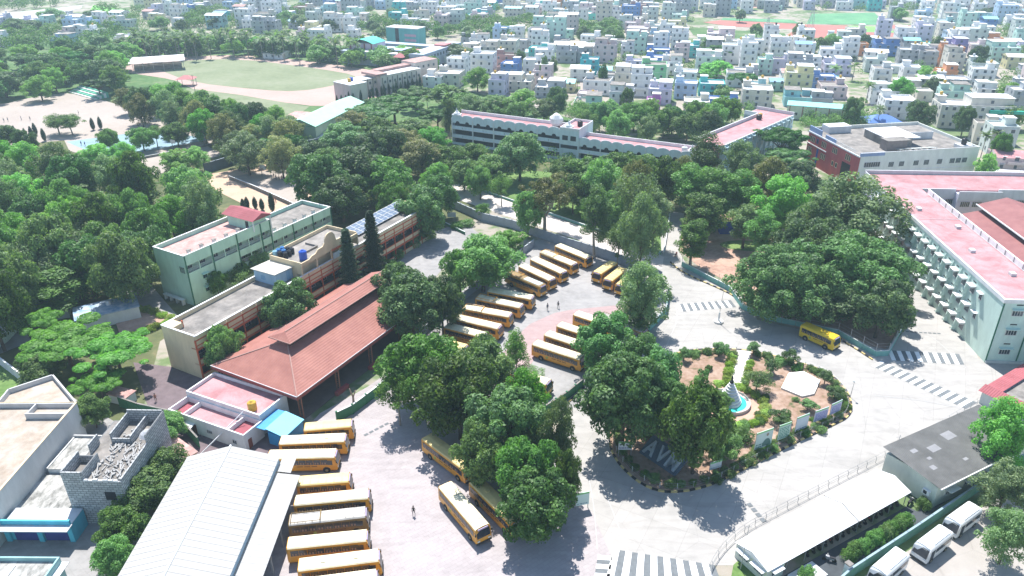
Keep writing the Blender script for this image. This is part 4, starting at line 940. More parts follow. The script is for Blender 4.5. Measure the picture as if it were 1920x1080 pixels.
# ------------------------------------------------------------------ lower left: village buildings
def village():
    t = thing('terrace_house', 'long cream-white two-storey house with a sandy flat roof at the left edge', 'house', (-79.4, 76.6, 0), R_(0))
    mv = wall((0.56, 0.56, 0.55)); ms = mat('sandy_roof', (0.43, 0.385, 0.335), .95, .1, 2.5, .1, col2=(0.33, 0.265, 0.205), fine=.05, grime=.15)
    b = MB().m(mv).box(-9, 8.6, -2, 23.0, 0, 6.1); b.build('wall', t)
    MB().m(ms).box(-8.8, 8.4, -1.8, 22.8, 6.1, 6.15, bottom=False).build('roof_deck', t)
    b = MB().m(mv); ring(b, -9, 8.6, -2, 23.0, 6.1, 7.0, .25); b.build('parapet', t)
    MB().m(M_cream).box(-9.05, 8.66, 22.95, 23.06, 7.0, 7.1).box(8.35, 8.66, -2, 23, 7.0, 7.1).build('coping', t)
    poly = [(7.6, 23.05), (8.3, 23.4), (0.2, 31.4), (-5, 27), (-4.5, 23.05)]
    MB().m(mv).prism(poly, 0, 6.1).build('rear_wing', t); MB().m(ms).prism([(p[0]*.97, p[1]*.995+.1) for p in poly], 6.1, 6.14).build('rear_wing_deck', t)
    b = MB().m(mv)
    for p, q in zip(poly[1:4], poly[2:5]):
        d = Vector((q[0]-p[0], q[1]-p[1], 0)); tf = Matrix.Translation((p[0], p[1], 0)) @ Matrix.Rotation(math.atan2(d.y, d.x), 4, 'Z'); b.box(0, d.length, 0, .25, 6.1, 7.0, tf)
    b.build('rear_parapet', t)
    b = MB().m(mv).box(2, 2.2, 20, 22.8, 6.15, 7).box(2, 8.35, 19.8, 20, 6.15, 7.2); b.build('roof_partition', t)
    b = MB().m(mv).box(-9, -3, 1, 6, 6.15, 8.6); b.build('roof_room', t)
    lw = thing('low_house', 'low white house with a mossy slab roof beside the grey block tower', 'house', (-71.9, 85, 0), R_(-2))
    stain = mat('mossy_slab', (0.50, 0.49, 0.46), .95, .2, 1.0, .2, col2=(0.12, 0.12, 0.11), stretch=(1, .45, 1))
    MB().m(M_white).box(1.6, 7.4, 3.0, 10.5, 0, 3.2).build('wall', lw); MB().m(stain).box(1.5, 7.5, 2.9, 10.6, 3.2, 3.3).build('roof_slab', lw)
    b = MB().m(mv).box(1.5, 7.5, 10.4, 10.6, 3.3, 3.7).box(7.3, 7.5, 5, 10.4, 3.3, 3.6).box(1.5, 1.7, 2.9, 10.4, 3.3, 3.45); b.build('parapet', lw)
    MB().m(stain).box(.8, 8.8, -5.5, 2.6, 2.35, 2.5).m(M_white2).box(1, 8.6, -5.2, 2.4, 0, 2.35).build('front_slab', lw)
    MB().m(M_white).box(0.4, .6, -3.5, 0.5, 2.2, 3.0).build('side_panel', lw)
    sh = thing('shopfront', 'turquoise shopfront with two dark blue shutters at the lower left', 'shop', (-70.4, 76.9, 0), R_(-1))
    mt = wall((0.10, 0.48, 0.62))
    MB().m(mt).box(0, 9.6, 0, 3.0, 0, 3.0).box(0, 9.6, -.3, 0, 3.2, 3.9).build('wall', sh)
    ms_ = tiled('dark_blue_shutter', (0.05, 0.06, 0.26), .2, 0, (0.04, 0.05, 0.2), .4)
    for x in (1.2, 5.4): MB().m(ms_).box(x, x+3.2, -.08, 0, .1, 2.6).build('shutter', sh)
    for x in (0, 4.6, 8.9): MB().m(mt).box(x, x+.7, -.35, 0, 0, 3.2).build('pilaster', sh)
    MB().m(M_white2).box(-.4, 9.8, -1.5, -.02, 3.0, 3.15).build('canopy', sh)
    MB().m(M_white2).box(0, 9.6, 0, 3.0, 3.0, 3.1).build('roof_slab', sh)
    s = thing('teal_house', 'grey slab roof with a teal parapet at the bottom left corner', 'house', (-78, 63.0, 0), R_(-1))
    MB().m(wall((0.30, 0.50, 0.50))).box(0, 19.3, 0, 7.4, 0, 3.3).build('wall', s); MB().m(stain).box(.2, 19.1, .2, 7.2, 3.3, 3.35, bottom=False).build('roof_deck', s)
    b = MB().m(wall((0.30, 0.50, 0.50))); ring(b, 0, 19.3, 0, 7.4, 3.3, 4.0, .22); b.m(M_white2).box(19.3, 20.3, -1, 7.4, 3.0, 3.1); b.build('parapet', s)
    MB().m(M_white2).box(13, 14, 2.6, 6.5, 3.36, 3.5).build('loose_slab', s)
    # half-built block tower
    k = thing('unfinished_house', 'half-built grey cement block house with open roofless rooms and rubble on top', 'house under construction', (-62.4, 80.0, 0), R_(-2))
    mb = tiled('grey_block_courses', (0.34, 0.34, 0.335), .42, R_(90), (0.24, 0.245, 0.25), .0)
    mb = block_mat()
    W, D, H = 8.2, 14, 7.6
    b = MB().m(mb).box(0, W, 0, D, 0, H); b.build('wall', k)
    b = MB().m(mb)
    b.box(0, 2.8, -.02, .2, H, 9.4).box(0, .2, .2, 4.4, H, 9.5).box(2.7, 2.9, .2, 4.4, H, 9.2).box(0.2, 2.7, 4.2, 4.4, H, 8.8)
    b.box(2.9, W, -.02, .2, H, 7.9).box(W-.2, W, .2, 8.0, H, 8.2).box(W-.2, W, 8.0, D, H, 9.6).box(2.5, W-.2, D-.2, D, H, 9.8)
    b.box(2.5, 2.7, 8.5, D-.2, H, 9.4).box(5.4, 5.6, 8.5, D-.2, H, 9.0).box(2.7, 5.4, 8.4, 8.6, H, 8.6).box(.6, .8, 6, 8.4, H, 9.4)
    b.build('open_room_wall', k)
    for i in range(7):
        x = W-.1; MB().m(M_white2).box(2.9+i*.7, 3.5+i*.7, -.06, .24, 7.9, 8.05+random.random()*.25).build('loose_block', k)
    MB().m(mat('tower_opening', (0.02, 0.02, 0.025), .9, 0, 1)).box(5.4, 6.9, -.07, -.02, 4.6, 6.0).build('window', k)
    MB().m(M_conw).box(.2, W-.2, .2, D-.2, H, H+.06, bottom=False).build('deck', k)
    rb = MB().m(mat('rubble', (0.36, 0.355, 0.345), .95, .15, .6)); rnd = random.Random(4)
    for i in range(60):
        x = rnd.uniform(3.2, 7.7); y = rnd.uniform(.6, 8); a = rnd.uniform(0, PI); l_ = rnd.uniform(.6, 2.4)
        tf = Matrix.Translation((x, y, H+.1+rnd.uniform(0, .35))) @ Matrix.Rotation(1.9+rnd.gauss(0, .45), 4, 'Z') @ Matrix.Rotation(rnd.uniform(-.15, .15), 4, 'Y')
        rb.box(-l_/2, l_/2, -.08, .08, 0, .07, tf)
    for i in range(90):
        tf = Matrix.Translation((rnd.uniform(3.2, 7.7), rnd.uniform(.4, 12), H+.05)) @ Matrix.Rotation(rnd.uniform(0, 3), 4, 'Z'); s_ = rnd.uniform(.15, .4)
        rb.box(-s_/2, s_/2, -s_/2, s_/2, 0, s_*.7, tf)
    rb.build('rubble', k, kind='stuff')
    b = MB().m(mat('sand_heap', (0.45, 0.47, 0.50), .95, .1, .5)); b.lathe([(1.3, H+.05), (.9, H+.5), (.4, H+.85), (.05, H+1)], 12, 6.9, 10.6); b.build('sand_heap', k)
    # small huts by the wood, left
    for (px, py, w_, d_, h_, rz, wc, rc, lab) in (
        (92, 592, 8.5, 5.5, 2.6, 24, M_pale, stain, 'small flat-roofed hut with two blue tanks at the edge of the left wood'),
        (205, 598, 12, 6.5, 2.8, 31, M_pale, mat('tarpaulin_roof', (0.50, 0.52, 0.54), .7, .2, 1.6, col2=(0.10, 0.22, 0.36)), 'low shed with a blue-stained grey roof in front of the tall dark tree'),
        (330, 860, 7.5, 3.5, 2.0, -38, M_cream, M_pinkdeck2, 'small red-roofed lean-to behind the big white shed'),
        (232, 752, 4, 2.2, 1.8, -20, M_pale, M_pinkdeck2, 'tiny flat-roofed outhouse among the bright green trees')):
        s = thing('hut', lab, 'hut', P(px, py), R_(rz)); s.location.z = 0
        MB().m(wc).box(-w_/2, w_/2, -d_/2, d_/2, 0, h_).build('wall', s); MB().m(rc).box(-w_/2-.2, w_/2+.2, -d_/2-.2, d_/2+.2, h_, h_+.15).build('roof', s)
        if px == 92:
            put_tank(s, -1.6, -1, h_+.15, M_bluetank, 'left blue water tank on the small hut by the wood', .6, 1.3); put_tank(s, .4, -.6, h_+.15, M_bluetank, 'right blue water tank on the small hut by the wood', .6, 1.3)
        if px == 205: put_tank(s, .6, .8, h_+.15, M_white2, 'small white tank on the blue-stained shed roof', .5, .9)
    # compound walls, each panel a piece
    def panel_wall(name, lab, pts, h_, mt, cop, step=2.6, posts=True, cat='wall', thick=.18, grp=None):
        ps = [P(*p) for p in pts]; o = thing(name, lab, cat, ps[0], 0, grp)
        for a, b_ in zip(ps, ps[1:]):
            d = b_-a; L = d.length; n = max(1, round(L/step)); w_ = L/n; rz = math.atan2(d.y, d.x)
            me = MESH('panel_%s_%.2f_%.1f' % (mt.name, w_, h_), lambda: MB().m(mt).box(.03, w_-.03, -thick/2, thick/2, 0, h_).m(cop).box(.03, w_-.03, -thick/2-.05, thick/2+.05, h_, h_+.08))
            pm = MESH('post_%s_%.1f' % (mt.name, h_), lambda: MB().m(mt).box(-.14, .14, -.14, .14, 0, h_+.22))
            for i in range(n):
                q = a+d*(i/n)-ps[0]; inst('panel', me, o, q, rz)
                if posts: inst('post', pm, o, q, rz)
        return o
    globals()['panel_wall'] = panel_wall
    panel_wall('compound_wall', 'white compound wall running down to the long cream-white house at the left edge', [(-30, 660), (60, 730), (78, 742)], 2.0, M_white2, M_white)
    panel_wall('compound_wall', 'short mint wall above the white compound wall at the left edge', [(-20, 665), (15, 640), (42, 610)], 2.0, M_mint, M_white)
    panel_wall('compound_wall', 'low cream wall from the wood to the green school block', [(225, 545), (258, 530), (292, 518)], 1.9, M_pale, M_white2)
    panel_wall('green_wall', 'dark green wall below the white annex', [(225, 762), (262, 775), (330, 790), (375, 840)], 2.1, M_fgreen, M_conw, posts=False)
def block_mat():
    m = mat('cement_blocks', (0.36, 0.365, 0.36), .95, .12, .8)
    t = m.node_tree; n = t.nodes; l = t.links; b = n['Principled BSDF']
    tc = n.new('ShaderNodeTexCoord'); 
    sx = n.new('ShaderNodeSeparateXYZ'); l.new(tc.outputs['Object'], sx.inputs[0])
    ad = n.new('ShaderNodeMath'); l.new(sx.outputs[0], ad.inputs[0]); l.new(sx.outputs[1], ad.inputs[1])
    cx = n.new('ShaderNodeCombineXYZ'); l.new(ad.outputs[0], cx.inputs[0]); l.new(sx.outputs[2], cx.inputs[1])
    br = n.new('ShaderNodeTexBrick'); br.inputs['Scale'].default_value = 1; br.inputs['Brick Width'].default_value = .8; br.inputs['Row Height'].default_value = .4; br.inputs['Mortar Size'].default_value = .05
    br.inputs['Color1'].default_value = (0.46, 0.47, 0.47, 1); br.inputs['Color2'].default_value = (0.30, 0.31, 0.315, 1); br.inputs['Mortar'].default_value = (0.16, 0.165, 0.17, 1)
    l.new(cx.outputs[0], br.inputs['Vector']); l.new(br.outputs['Color'], b.inputs['Base Color']); return m
village()

# ------------------------------------------------------------------ lower right: shelter, grey-roofed house, walls
def lower_right():
    t = thing('gatehouse', 'pale house with a dark patched asbestos roof at the lower right', 'house', (61.1, 81.8, 0), R_(27.3))
    W, D = 22, 9
    b = MB().m(wall((0.62, 0.66, 0.58))).box(-.2, W, .2, D-.2, 0, 3.9).quad((-.2, .2, 3.9), (-.2, D-.2, 3.9), (-.2, D/2, 4.4)); b.build('wall', t)
    b = MB().m(M_asb).quad((-.6, -.4, 4.3), (W+.5, -.4, 4.3), (W+.5, D+.4, 4.9), (-.6, D+.4, 4.9)); b.build('roof', t)
    MB().m(M_white).box(-.6, W+.5, -.55, -.4, 4.15, 4.34).build('gutter', t)
    mp = mat('pale_roof_patch', (0.24, 0.24, 0.25), .7, .08, 1)
    for (x, y, w_, h_) in ((2.3, 6.3, 1.2, .7), (5.2, 5.1, 2.0, 1.2), (1.9, 2.6, 1.0, .8), (9.8, 5.9, 2.2, 1.5), (8, 1.8, .9, .5), (3.2, 4.3, .8, .5)):
        z = 4.32+(y+.4)/(D+.8)*.6; z2 = 4.32+(y+h_+.4)/(D+.8)*.6
        MB().m(mp).quad((x, y, z), (x+w_, y, z), (x+w_, y+h_, z2), (x, y+h_, z2)).build('roof_patch', t)
    for x in (3.0, 7.2, 12): inst('window', win_mesh(1.6, .9, M_pale, 2, None, deep=.7), t, (x, .2, 1.6))
    ac = MB().m(M_white).box(0, .9, -.45, -.02, 0, .65).m(M_dark).cyl(.45, -.46, .0, .02, .25, n=12, tf=None).mesh('air_conditioner')
    o = inst('air_conditioner', MB().m(M_white).box(0, 1.1, -.45, 0, 0, .8).m(M_dark).box(.2, .75, -.47, -.45, .12, .68).mesh('air_conditioner'), t, (-.22, 2.0, 1.9), R_(-90))
    # cycle shelter
    s = thing('cycle_shelter', 'long white gabled sheet roof of the cycle shelter at the lower right', 'shelter', (32.5, 68.4, 0), R_(29.7))
    W = 28.8; xs = 17.3
    b = MB().m(M_white)
    for x0, x1 in ((-.2, xs-.04), (xs+.04, W)):
        b.quad((x0, -.2, 2.6), (x1, -.2, 2.6), (x1, 2.7, 3.5), (x0, 2.7, 3.5)).quad((x1, 5.6, 2.6), (x0, 5.6, 2.6), (x0, 2.7, 3.5), (x1, 2.7, 3.5))
        b.quad((x0, -.2, 2.53), (x0, 2.7, 3.43), (x1, 2.7, 3.43), (x1, -.2, 2.53)).quad((x0, 5.6, 2.53), (x1, 5.6, 2.53), (x1, 2.7, 3.43), (x0, 2.7, 3.43))
    b.build('roof', s)
    MB().m(M_conw).box(xs-.05, xs+.05, -.25, 2.7, 2.45, 2.6).bar((xs, -.25, 2.62), (xs, 2.7, 3.53), .07, 4).bar((xs, 2.7, 3.53), (xs, 5.65, 2.62), .07, 4).build('joint_trim', s)
    pm = MB().m(M_metal).cyl(0, 0, 0, 2.6, .06, n=6).mesh('post')
    for k in range(8):
        for y in (.2, 5.2): inst('post', pm, s, (4+k*3.5, y, 0))
    MB().m(wall((0.62, 0.66, 0.58))).box(0, 3.2, 0, 5.4, 0, 2.5).m(M_white).quad((0, 5.4, 2.5), (0, 0, 2.5), (0, 2.7, 3.4)).build('ticket_room', s)
    for y in (1.3, 3.9): inst('window', win_mesh(1.5, .9, M_white, 3, None), s, (0, y, 1.0), R_(-90))
    inst('window', win_mesh(1.2, .9, M_white, 1, None), s, (1.5, 0, 1.1))
    MB().m(M_white2).box(3.4, 8, -3.2, -.6, .3, .5).build('ramp_slab', s)
    # street wall with green face
    panel_wall('boundary_wall', 'long dark green and grey boundary wall between the cycle shelter and the white minibuses', [(1520, 1150), (1590, 1086), (1720, 1000), (1885, 886), (1950, 845)], 1.9, mat('green_wall_face', (0.05, 0.22, 0.13), .8, .2, 2.2, col2=(0.14, 0.26, 0.24)), mat('grey_wall_face', (0.28, 0.38, 0.42), .8, .12, 1.5), 3.0, posts=False)
    # gate pillar
    g = thing('gate_pillar', 'square whitewashed gate pillar at the end of the green boundary wall', 'pillar', P(1585, 1082), R_(30)); g.location.z = 0
    MB().m(M_white).box(-.35, .35, -.35, .35, 0, 2.4).m(M_conw).box(-.42, .42, -.42, .42, 2.4, 2.55).build('pillar', g)
    # red-roofed kiosk, right edge
    k = thing('kiosk', 'crimson tile-roofed kiosk around an open court at the right edge', 'kiosk', P(1925, 800), R_(33)); k.location.z = 0
    mr = MATS[('crimson_roof_tiles',)]
    MB().m(M_pale).box(0, 14, 0, 8, 0, 2.6).build('wall', k)
    b = MB().m(mr).quad((-.5, -.5, 2.6), (15, -.5, 2.6), (15, 1.6, 3.2), (-.5, 1.6, 3.2)).quad((-.5, -.5, 2.6), (-.5, 8.5, 2.6), (1.6, 8.5, 3.2), (1.6, -.5, 3.2)).quad((1.6, 5.6, 3.2), (15, 5.6, 3.2), (15, 8.5, 2.6), (1.6, 8.5, 2.6)); b.build('tiled_roof', k)
    MB().m(M_conw).box(1.6, 14, 1.6, 5.6, 2.6, 2.7).build('inner_deck', k)
lower_right()
# ------------------------------------------------------------------ buses
M_bus = mat('bus_orange_yellow', (0.72, 0.34, 0.035), .35, .05, 1.5, coat=.2, grime=.16, fine=.04); M_bus2 = mat('bus_lemon_yellow', (0.74, 0.50, 0.03), .35, .05, 1.5, coat=.3)
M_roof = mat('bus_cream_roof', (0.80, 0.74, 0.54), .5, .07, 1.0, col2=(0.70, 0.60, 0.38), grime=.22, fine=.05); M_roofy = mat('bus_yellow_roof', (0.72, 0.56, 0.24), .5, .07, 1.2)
M_roofg = mat('bus_grey_dusty_roof', (0.48, 0.46, 0.42), .7, .1, .8, grime=.3); M_roofd = mat('bus_brown_roof', (0.26, 0.17, 0.06), .6, .15, 1.2)
M_bluep = mat('pale_blue_roof_patch', (0.42, 0.55, 0.58), .5, .05, 1); M_tyre = mat('tyre_rubber', (0.02, 0.02, 0.02), .9, 0, 1)
M_rim = mat('wheel_rim', (0.25, 0.22, 0.16), .5, 0, 1); M_lamp = mat('headlamp_glass', (0.75, 0.75, 0.72), .15, 0, 1); M_tail = mat('tail_lamp', (0.5, 0.03, 0.02), .3, 0, 1)
M_busglass = mat('bus_window_glass', (0.05, 0.05, 0.055), .12, .3, .9, col2=(0.015, 0.02, 0.03), spec=.6)
M_seat = mat('curtain_cloth', (0.33, 0.22, 0.16), .9, .1, .5)
tyre_me = MB().m(M_tyre).cyl(0, 0, -.14, .14, .48, n=14, tf=Matrix.Rotation(R_(90), 4, 'X')).mesh('tyre')
rim_me = MB().m(M_rim).cyl(0, 0, -.15, .15, .25, n=10, tf=Matrix.Rotation(R_(90), 4, 'X')).mesh('rim')
def coach_body(L, W, H, body, roof, z0=.45, nose=.4):
    b = MB().m(body); hw = W/2
    sec = [(-hw*.97, z0), (-hw, z0+.3), (-hw, 1.55), (-hw*.985, H-.5), (-hw*.93, H-.18), (-hw*.8, H-.03), (0, H+.04), (hw*.8, H-.03), (hw*.93, H-.18), (hw*.985, H-.5), (hw, 1.55), (hw, z0+.3), (hw*.97, z0)]
    xs = [0, .12, L*.5, L-.55, L-.12, L]; ns = len(sec); base = 0
    for k, x in enumerate(xs):
        for (y, z) in sec:
            f = 1.0; zz = z; xx = x
            if k == 0: f = .96; zz = min(z, H-.08)
            if k >= 4:
                t = max(0, (z-1.3)/(H-1.3)); xx = x-nose*t*t*(1 if k == 5 else .7); f = .975 if k == 5 else 1.0; zz = min(z, H-.05) if k == 5 else z
            b.v.append((xx, y*f, zz))
    for k in range(len(xs)-1):
        for i in range(ns-1):
            b.m(roof if 4 <= i <= 7 and 0 < k < 4 else body)
            b.f.append((k*ns+i, k*ns+i+1, (k+1)*ns+i+1, (k+1)*ns+i)); b.mi.append(b.cur)
        b.m(body); b.f.append((k*ns+ns-1, k*ns, (k+1)*ns, (k+1)*ns+ns-1)); b.mi.append(b.cur)
    b.f.append(tuple(range(ns))); b.mi.append(b.cur); b.f.append(tuple((len(xs)-1)*ns+i for i in reversed(range(ns)))); b.mi.append(b.cur)
    me = b.mesh('body')
    bm = bmesh.new(); bm.from_mesh(me); bmesh.ops.recalc_face_normals(bm, faces=bm.faces[:]); bm.to_mesh(me); bm.free()
    return me
def make_bus(L, body, roof, extra=(), name='school_bus', W=2.45, H=2.95):
    t = thing(name, '', 'bus', (0, 0, 0), 0)
    inst('body', coach_body(L, W, H, body, roof), t); hw = W/2
    n = round((L-1.7)/1.12); ww = (L-1.9)/n
    wm = MB().m(M_busglass).box(.03, ww-.03, -.02, .015, -.05, .86).m(M_seat).box(.2, .42, -.03, -.02, .02, .4).box(.6, .8, -.03, -.02, .02, .36).mesh('side_window')
    for i in range(n):
        x = .45+i*ww
        inst('side_window', wm, t, (x, -hw-.004, 1.62)); inst('side_window', wm, t, (x+ww, hw+.004, 1.62), PI)
    sl = 0.26
    b = MB().m(M_busglass)
    b.quad((L-.02, -hw*.86, 1.42), (L-.02, hw*.86, 1.42), (L-.30, hw*.84, H-.42), (L-.30, -hw*.84, H-.42)).quad((L+.05, -hw*.86, 1.42), (L+.05, hw*.86, 1.42), (L-.24, hw*.84, H-.42), (L-.24, -hw*.84, H-.42))
    inst('windscreen', b.mesh('windscreen'), t)
    MB().m(mat('destination_board', (0.35, 0.30, 0.45), .6, .1, .3)).box(L-.36, L-.2, -.8, .8, H-.36, H-.14).build('destination_board', t)
    MB().m(M_busglass).box(-.02, .02, -.85, .85, 1.6, 2.4).build('rear_window', t)
    MB().m(M_dark).box(L-.12, L+.1, -hw*.98, hw*.98, .42, .68).build('bumper', t)
    lm = MB().m(M_lamp).box(L-.04, L+.05, -.2, .2, -.1, .1).mesh('headlight')
    for s in (-1, 1): inst('headlight', lm, t, (0, s*.85, .92))
    tl = MB().m(M_tail).box(-.04, .02, -.1, .1, 0, .4).mesh('tail_light')
    for s in (-1, 1): inst('tail_light', tl, t, (0, s*1.0, .9))
    MB().m(M_busglass).box(L-1.5, L-.75, -hw-.03, -hw, 1.5, 2.35).build('cab_window', t)
    MB().m(M_busglass).box(L-1.45, L-.75, hw, hw+.03, .6, 2.4).build('door', t)
    mm = MB().m(M_black).bar((0, 0, 0), (.28, 0, -.1), .03, 4).box(.2, .32, -.1, .1, -.5, -.1).mesh('mirror')
    for s in (-1, 1): inst('mirror', mm, t, (L-.35, s*(hw+.06), 2.45))
    # a row of small dark letters along the lower side, too small to read
    lt = MB().m(mat('dark_lettering', (0.10, 0.03, 0.02), .7, 0, 1)); rr = random.Random(3)
    x = L*.42
    for wlen in (7, 6, 6):
        for k in range(wlen):
            w_ = rr.uniform(.07, .12); lt.box(x, x+w_, -hw-.012, -hw, 1.16, 1.34); x += w_+.05
        x += .2
    lt.build('lettering', t)
    MB().m(mat('side_emblem', (0.35, 0.45, 0.12), .7, .1, .3)).cyl(0, 0, 0, .015, .26, n=10, tf=Matrix.Translation((L*.32, -hw, 1.1)) @ Matrix.Rotation(R_(90), 4, 'X')).build('emblem', t)
    for x in (L*.2, L-1.75):
        for s in (-1, 1):
            a = MB().m(M_dark).cyl(0, 0, 0, .02, .60, n=14, tf=Matrix.Translation((x, s*(hw+.012), .52)) @ Matrix.Rotation(R_(90*s), 4, 'X')).build('wheel_arch', t)
            wh = inst('wheel', tyre_me, t, (x, s*(hw-.08), .48)); inst('rim', rim_me, wh)
    if 'carrier' in extra:
        b = MB().m(body); 
        b.bar((.3, -.95, H+.22), (4.3, -.95, H+.22), .045, 5).bar((.3, .95, H+.22), (4.3, .95, H+.22), .045, 5).bar((.3, -.95, H+.22), (.3, .95, H+.22), .045, 5).bar((4.3, -.95, H+.22), (4.3, .95, H+.22), .08, 5)
        for x in (.3, 1.3, 2.3, 3.3, 4.3):
            for s in (-.95, .95): b.bar((x, s, H-.02), (x, s, H+.22), .03, 4)
        b.build('roof_carrier', t)
    if 'patch' in extra: MB().m(M_bluep).box(L*.5, L-.9, -.78, .78, H+.02, H+.06).build('roof_patch', t)
    if 'vents' in extra or 'plain' in extra:
        vm = MB().m(roof).box(-.3, .3, -.3, .3, 0, .1).mesh('roof_hatch')
        for x in (L*.3, L*.7): inst('roof_hatch', vm, t, (x, 0, H+.03))
    if 'ribs' in extra:
        b = MB().m(roof)
        for k in range(int(L/1.2)): b.box(.8+k*1.15, .86+k*1.15, -.9, .9, H, H+.06)
        b.build('roof_rib', t)
    return t
PROTO = {}
def bus(key, r, f, label, group, z=2.75, flip=False):
    kinds = {'long': (10.8, M_bus, M_roof, ('ribs',)), 'carrier': (10.8, M_bus, M_roof, ('carrier', 'ribs')), 'plain': (10.6, M_bus, M_roof, ('plain',)), 'mid': (9.2, M_bus, M_roof, ('ribs',)),
             'short': (7.9, M_bus, M_roofy, ('ribs',)), 'lemon': (7.6, M_bus2, M_bus2, ('ribs',)), 'blue': (9.6, M_bus, M_roof, ('patch',)), 'brown': (11.2, M_bus, M_roofd, ('patch', 'carrier')),
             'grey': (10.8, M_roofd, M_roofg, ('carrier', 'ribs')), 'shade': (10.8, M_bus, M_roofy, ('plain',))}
    a = P(r[0], r[1], z); b = P(f[0], f[1], z); d = b-a; L = d.length; ang = math.atan2(d.y, d.x)
    if key not in PROTO: PROTO[key] = make_bus(*kinds[key]); t = PROTO[key]
    else: t = dup(PROTO[key])
    bl = kinds[key][0]; n = Vector((-math.sin(ang), math.cos(ang), 0))
    mid = (a+b)/2; loc = mid+n*1.16-Vector((math.cos(ang), math.sin(ang), 0))*bl/2
    sc = min(1.06, max(.94, L/bl))
    t.location = (loc.x, loc.y, 0); t.rotation_euler = (0, 0, ang)
    tag(t, label, 'bus', group); return t
G1 = 'school buses parked in the wall-side row'; G2 = 'school buses parked beside the white shed'; G3 = 'school buses under the central trees'; G4 = 'school buses in the middle of the parking yard'
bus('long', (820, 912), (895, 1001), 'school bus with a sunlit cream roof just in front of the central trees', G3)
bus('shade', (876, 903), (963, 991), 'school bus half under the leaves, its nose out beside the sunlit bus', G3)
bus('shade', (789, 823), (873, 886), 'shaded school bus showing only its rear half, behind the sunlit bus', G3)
lab1 = ['school bus at the far end of the wall-side row, nearest the tall trees', 'school bus with roof carrier, second from the row end by the tall trees', 'plain school bus third from the far end of the wall-side row',
        'plain school bus just behind the bus with a blue roof patch', 'tall school bus with a brown rear roof and pale blue roof patch', 'plain school bus just in front of the brown roofed bus',
        'school bus with roof carrier, fourth from the near end of the row', 'school bus with roof carrier, third from the near end of the row', 'bright roofed school bus second from the near end of the wall-side row', 'shorter school bus with a shaded roof at the row end by the dark tree']
for (k, r, f), lb in zip((('long', (1041, 462), (1099, 486)), ('carrier', (1012, 474), (1073, 499)), ('long', (994.5, 487), (1052, 514)), ('plain', (972, 500), (1031, 528)), ('brown', (947, 512), (1012.5, 540)), ('plain', (911.5, 547), (999, 563)),
        ('carrier', (886, 560), (981, 580)), ('carrier', (864.5, 579.6), (958, 596.4)), ('long', (846.5, 598), (935.5, 618.6)), ('mid', (831, 614.5), (906.6, 634.5))), lab1): bus(k, r, f, lb, G1)
bus('short', (806, 641), (868, 657), 'yellow bus almost hidden by leaves below the near end of the wall-side row', G1)
bus('long', (997, 647), (1089.5, 677), 'school bus standing broadside nearest the camera in the middle of the parking yard', G4)
bus('long', (1022, 630), (1107, 658), 'school bus directly behind the broadside one, its front under the round tree', G4)
bus('blue', (1042.6, 612), (1122, 638), 'school bus with a faded blue roof whose front half is under the round tree', G4)
bus('blue', (1074.6, 591), (1150, 616), 'blue roofed school bus on the pink paving, farthest of the middle group', G4)
bus('grey', (1128, 597), (1198, 622), 'stripped brown-framed bus behind the round tree', G4)
bus('mid', (950, 699), (1018, 722), 'school bus glimpsed between the small thin tree and the central trees', G4)
bus('short', (1140, 490.5), (1112, 509), 'short school bus facing the camera by the wall, left of three', 'short buses by the parking wall')
bus('short', (1163, 498), (1126, 527), 'short school bus facing the camera by the wall, middle of three', 'short buses by the parking wall')
bus('short', (1184, 508), (1150, 536), 'short school bus facing the camera half behind the bright airy tree', 'short buses by the parking wall')
lab2 = ['cream roofed bus at the top of the shed row, next to the green wall', 'cream roofed bus beside the blue shed, second from the top of its row', 'bus with its long orange side showing above the white lean-to roof', 'short cream roofed bus in the middle of the shed row',
        'cream-roofed bus with a dark rear end, directly behind the grey-roofed bus', 'brown bus with a dusty grey roof and carrier beside the white shed', 'cream-roofed bus directly in front of the grey-roofed bus', 'cream roofed bus second from the bottom of the shed row', 'pale blue-roofed bus cut by the bottom edge of the photo']
for (k, r, f), lb in zip((('short', (572.6, 809), (658.5, 801.5)), ('plain', (517.8, 834.7), (654, 828.7)), ('long', (497, 862), (633, 859)), ('short', (559, 912.6), (654, 905)), ('long', (552, 949.6), (692.6, 936)), ('grey', (534, 988), (695.6, 970)),
        ('long', (531, 1032), (697, 1015)), ('plain', (549, 1074), (723, 1052)), ('blue', (560, 1112), (714, 1092))), lab2): bus(k, r, f, lb, G2)
bus('lemon', (1507, 613), (1560, 636), 'short lemon yellow bus in the shade beside the aqua park wall', None)

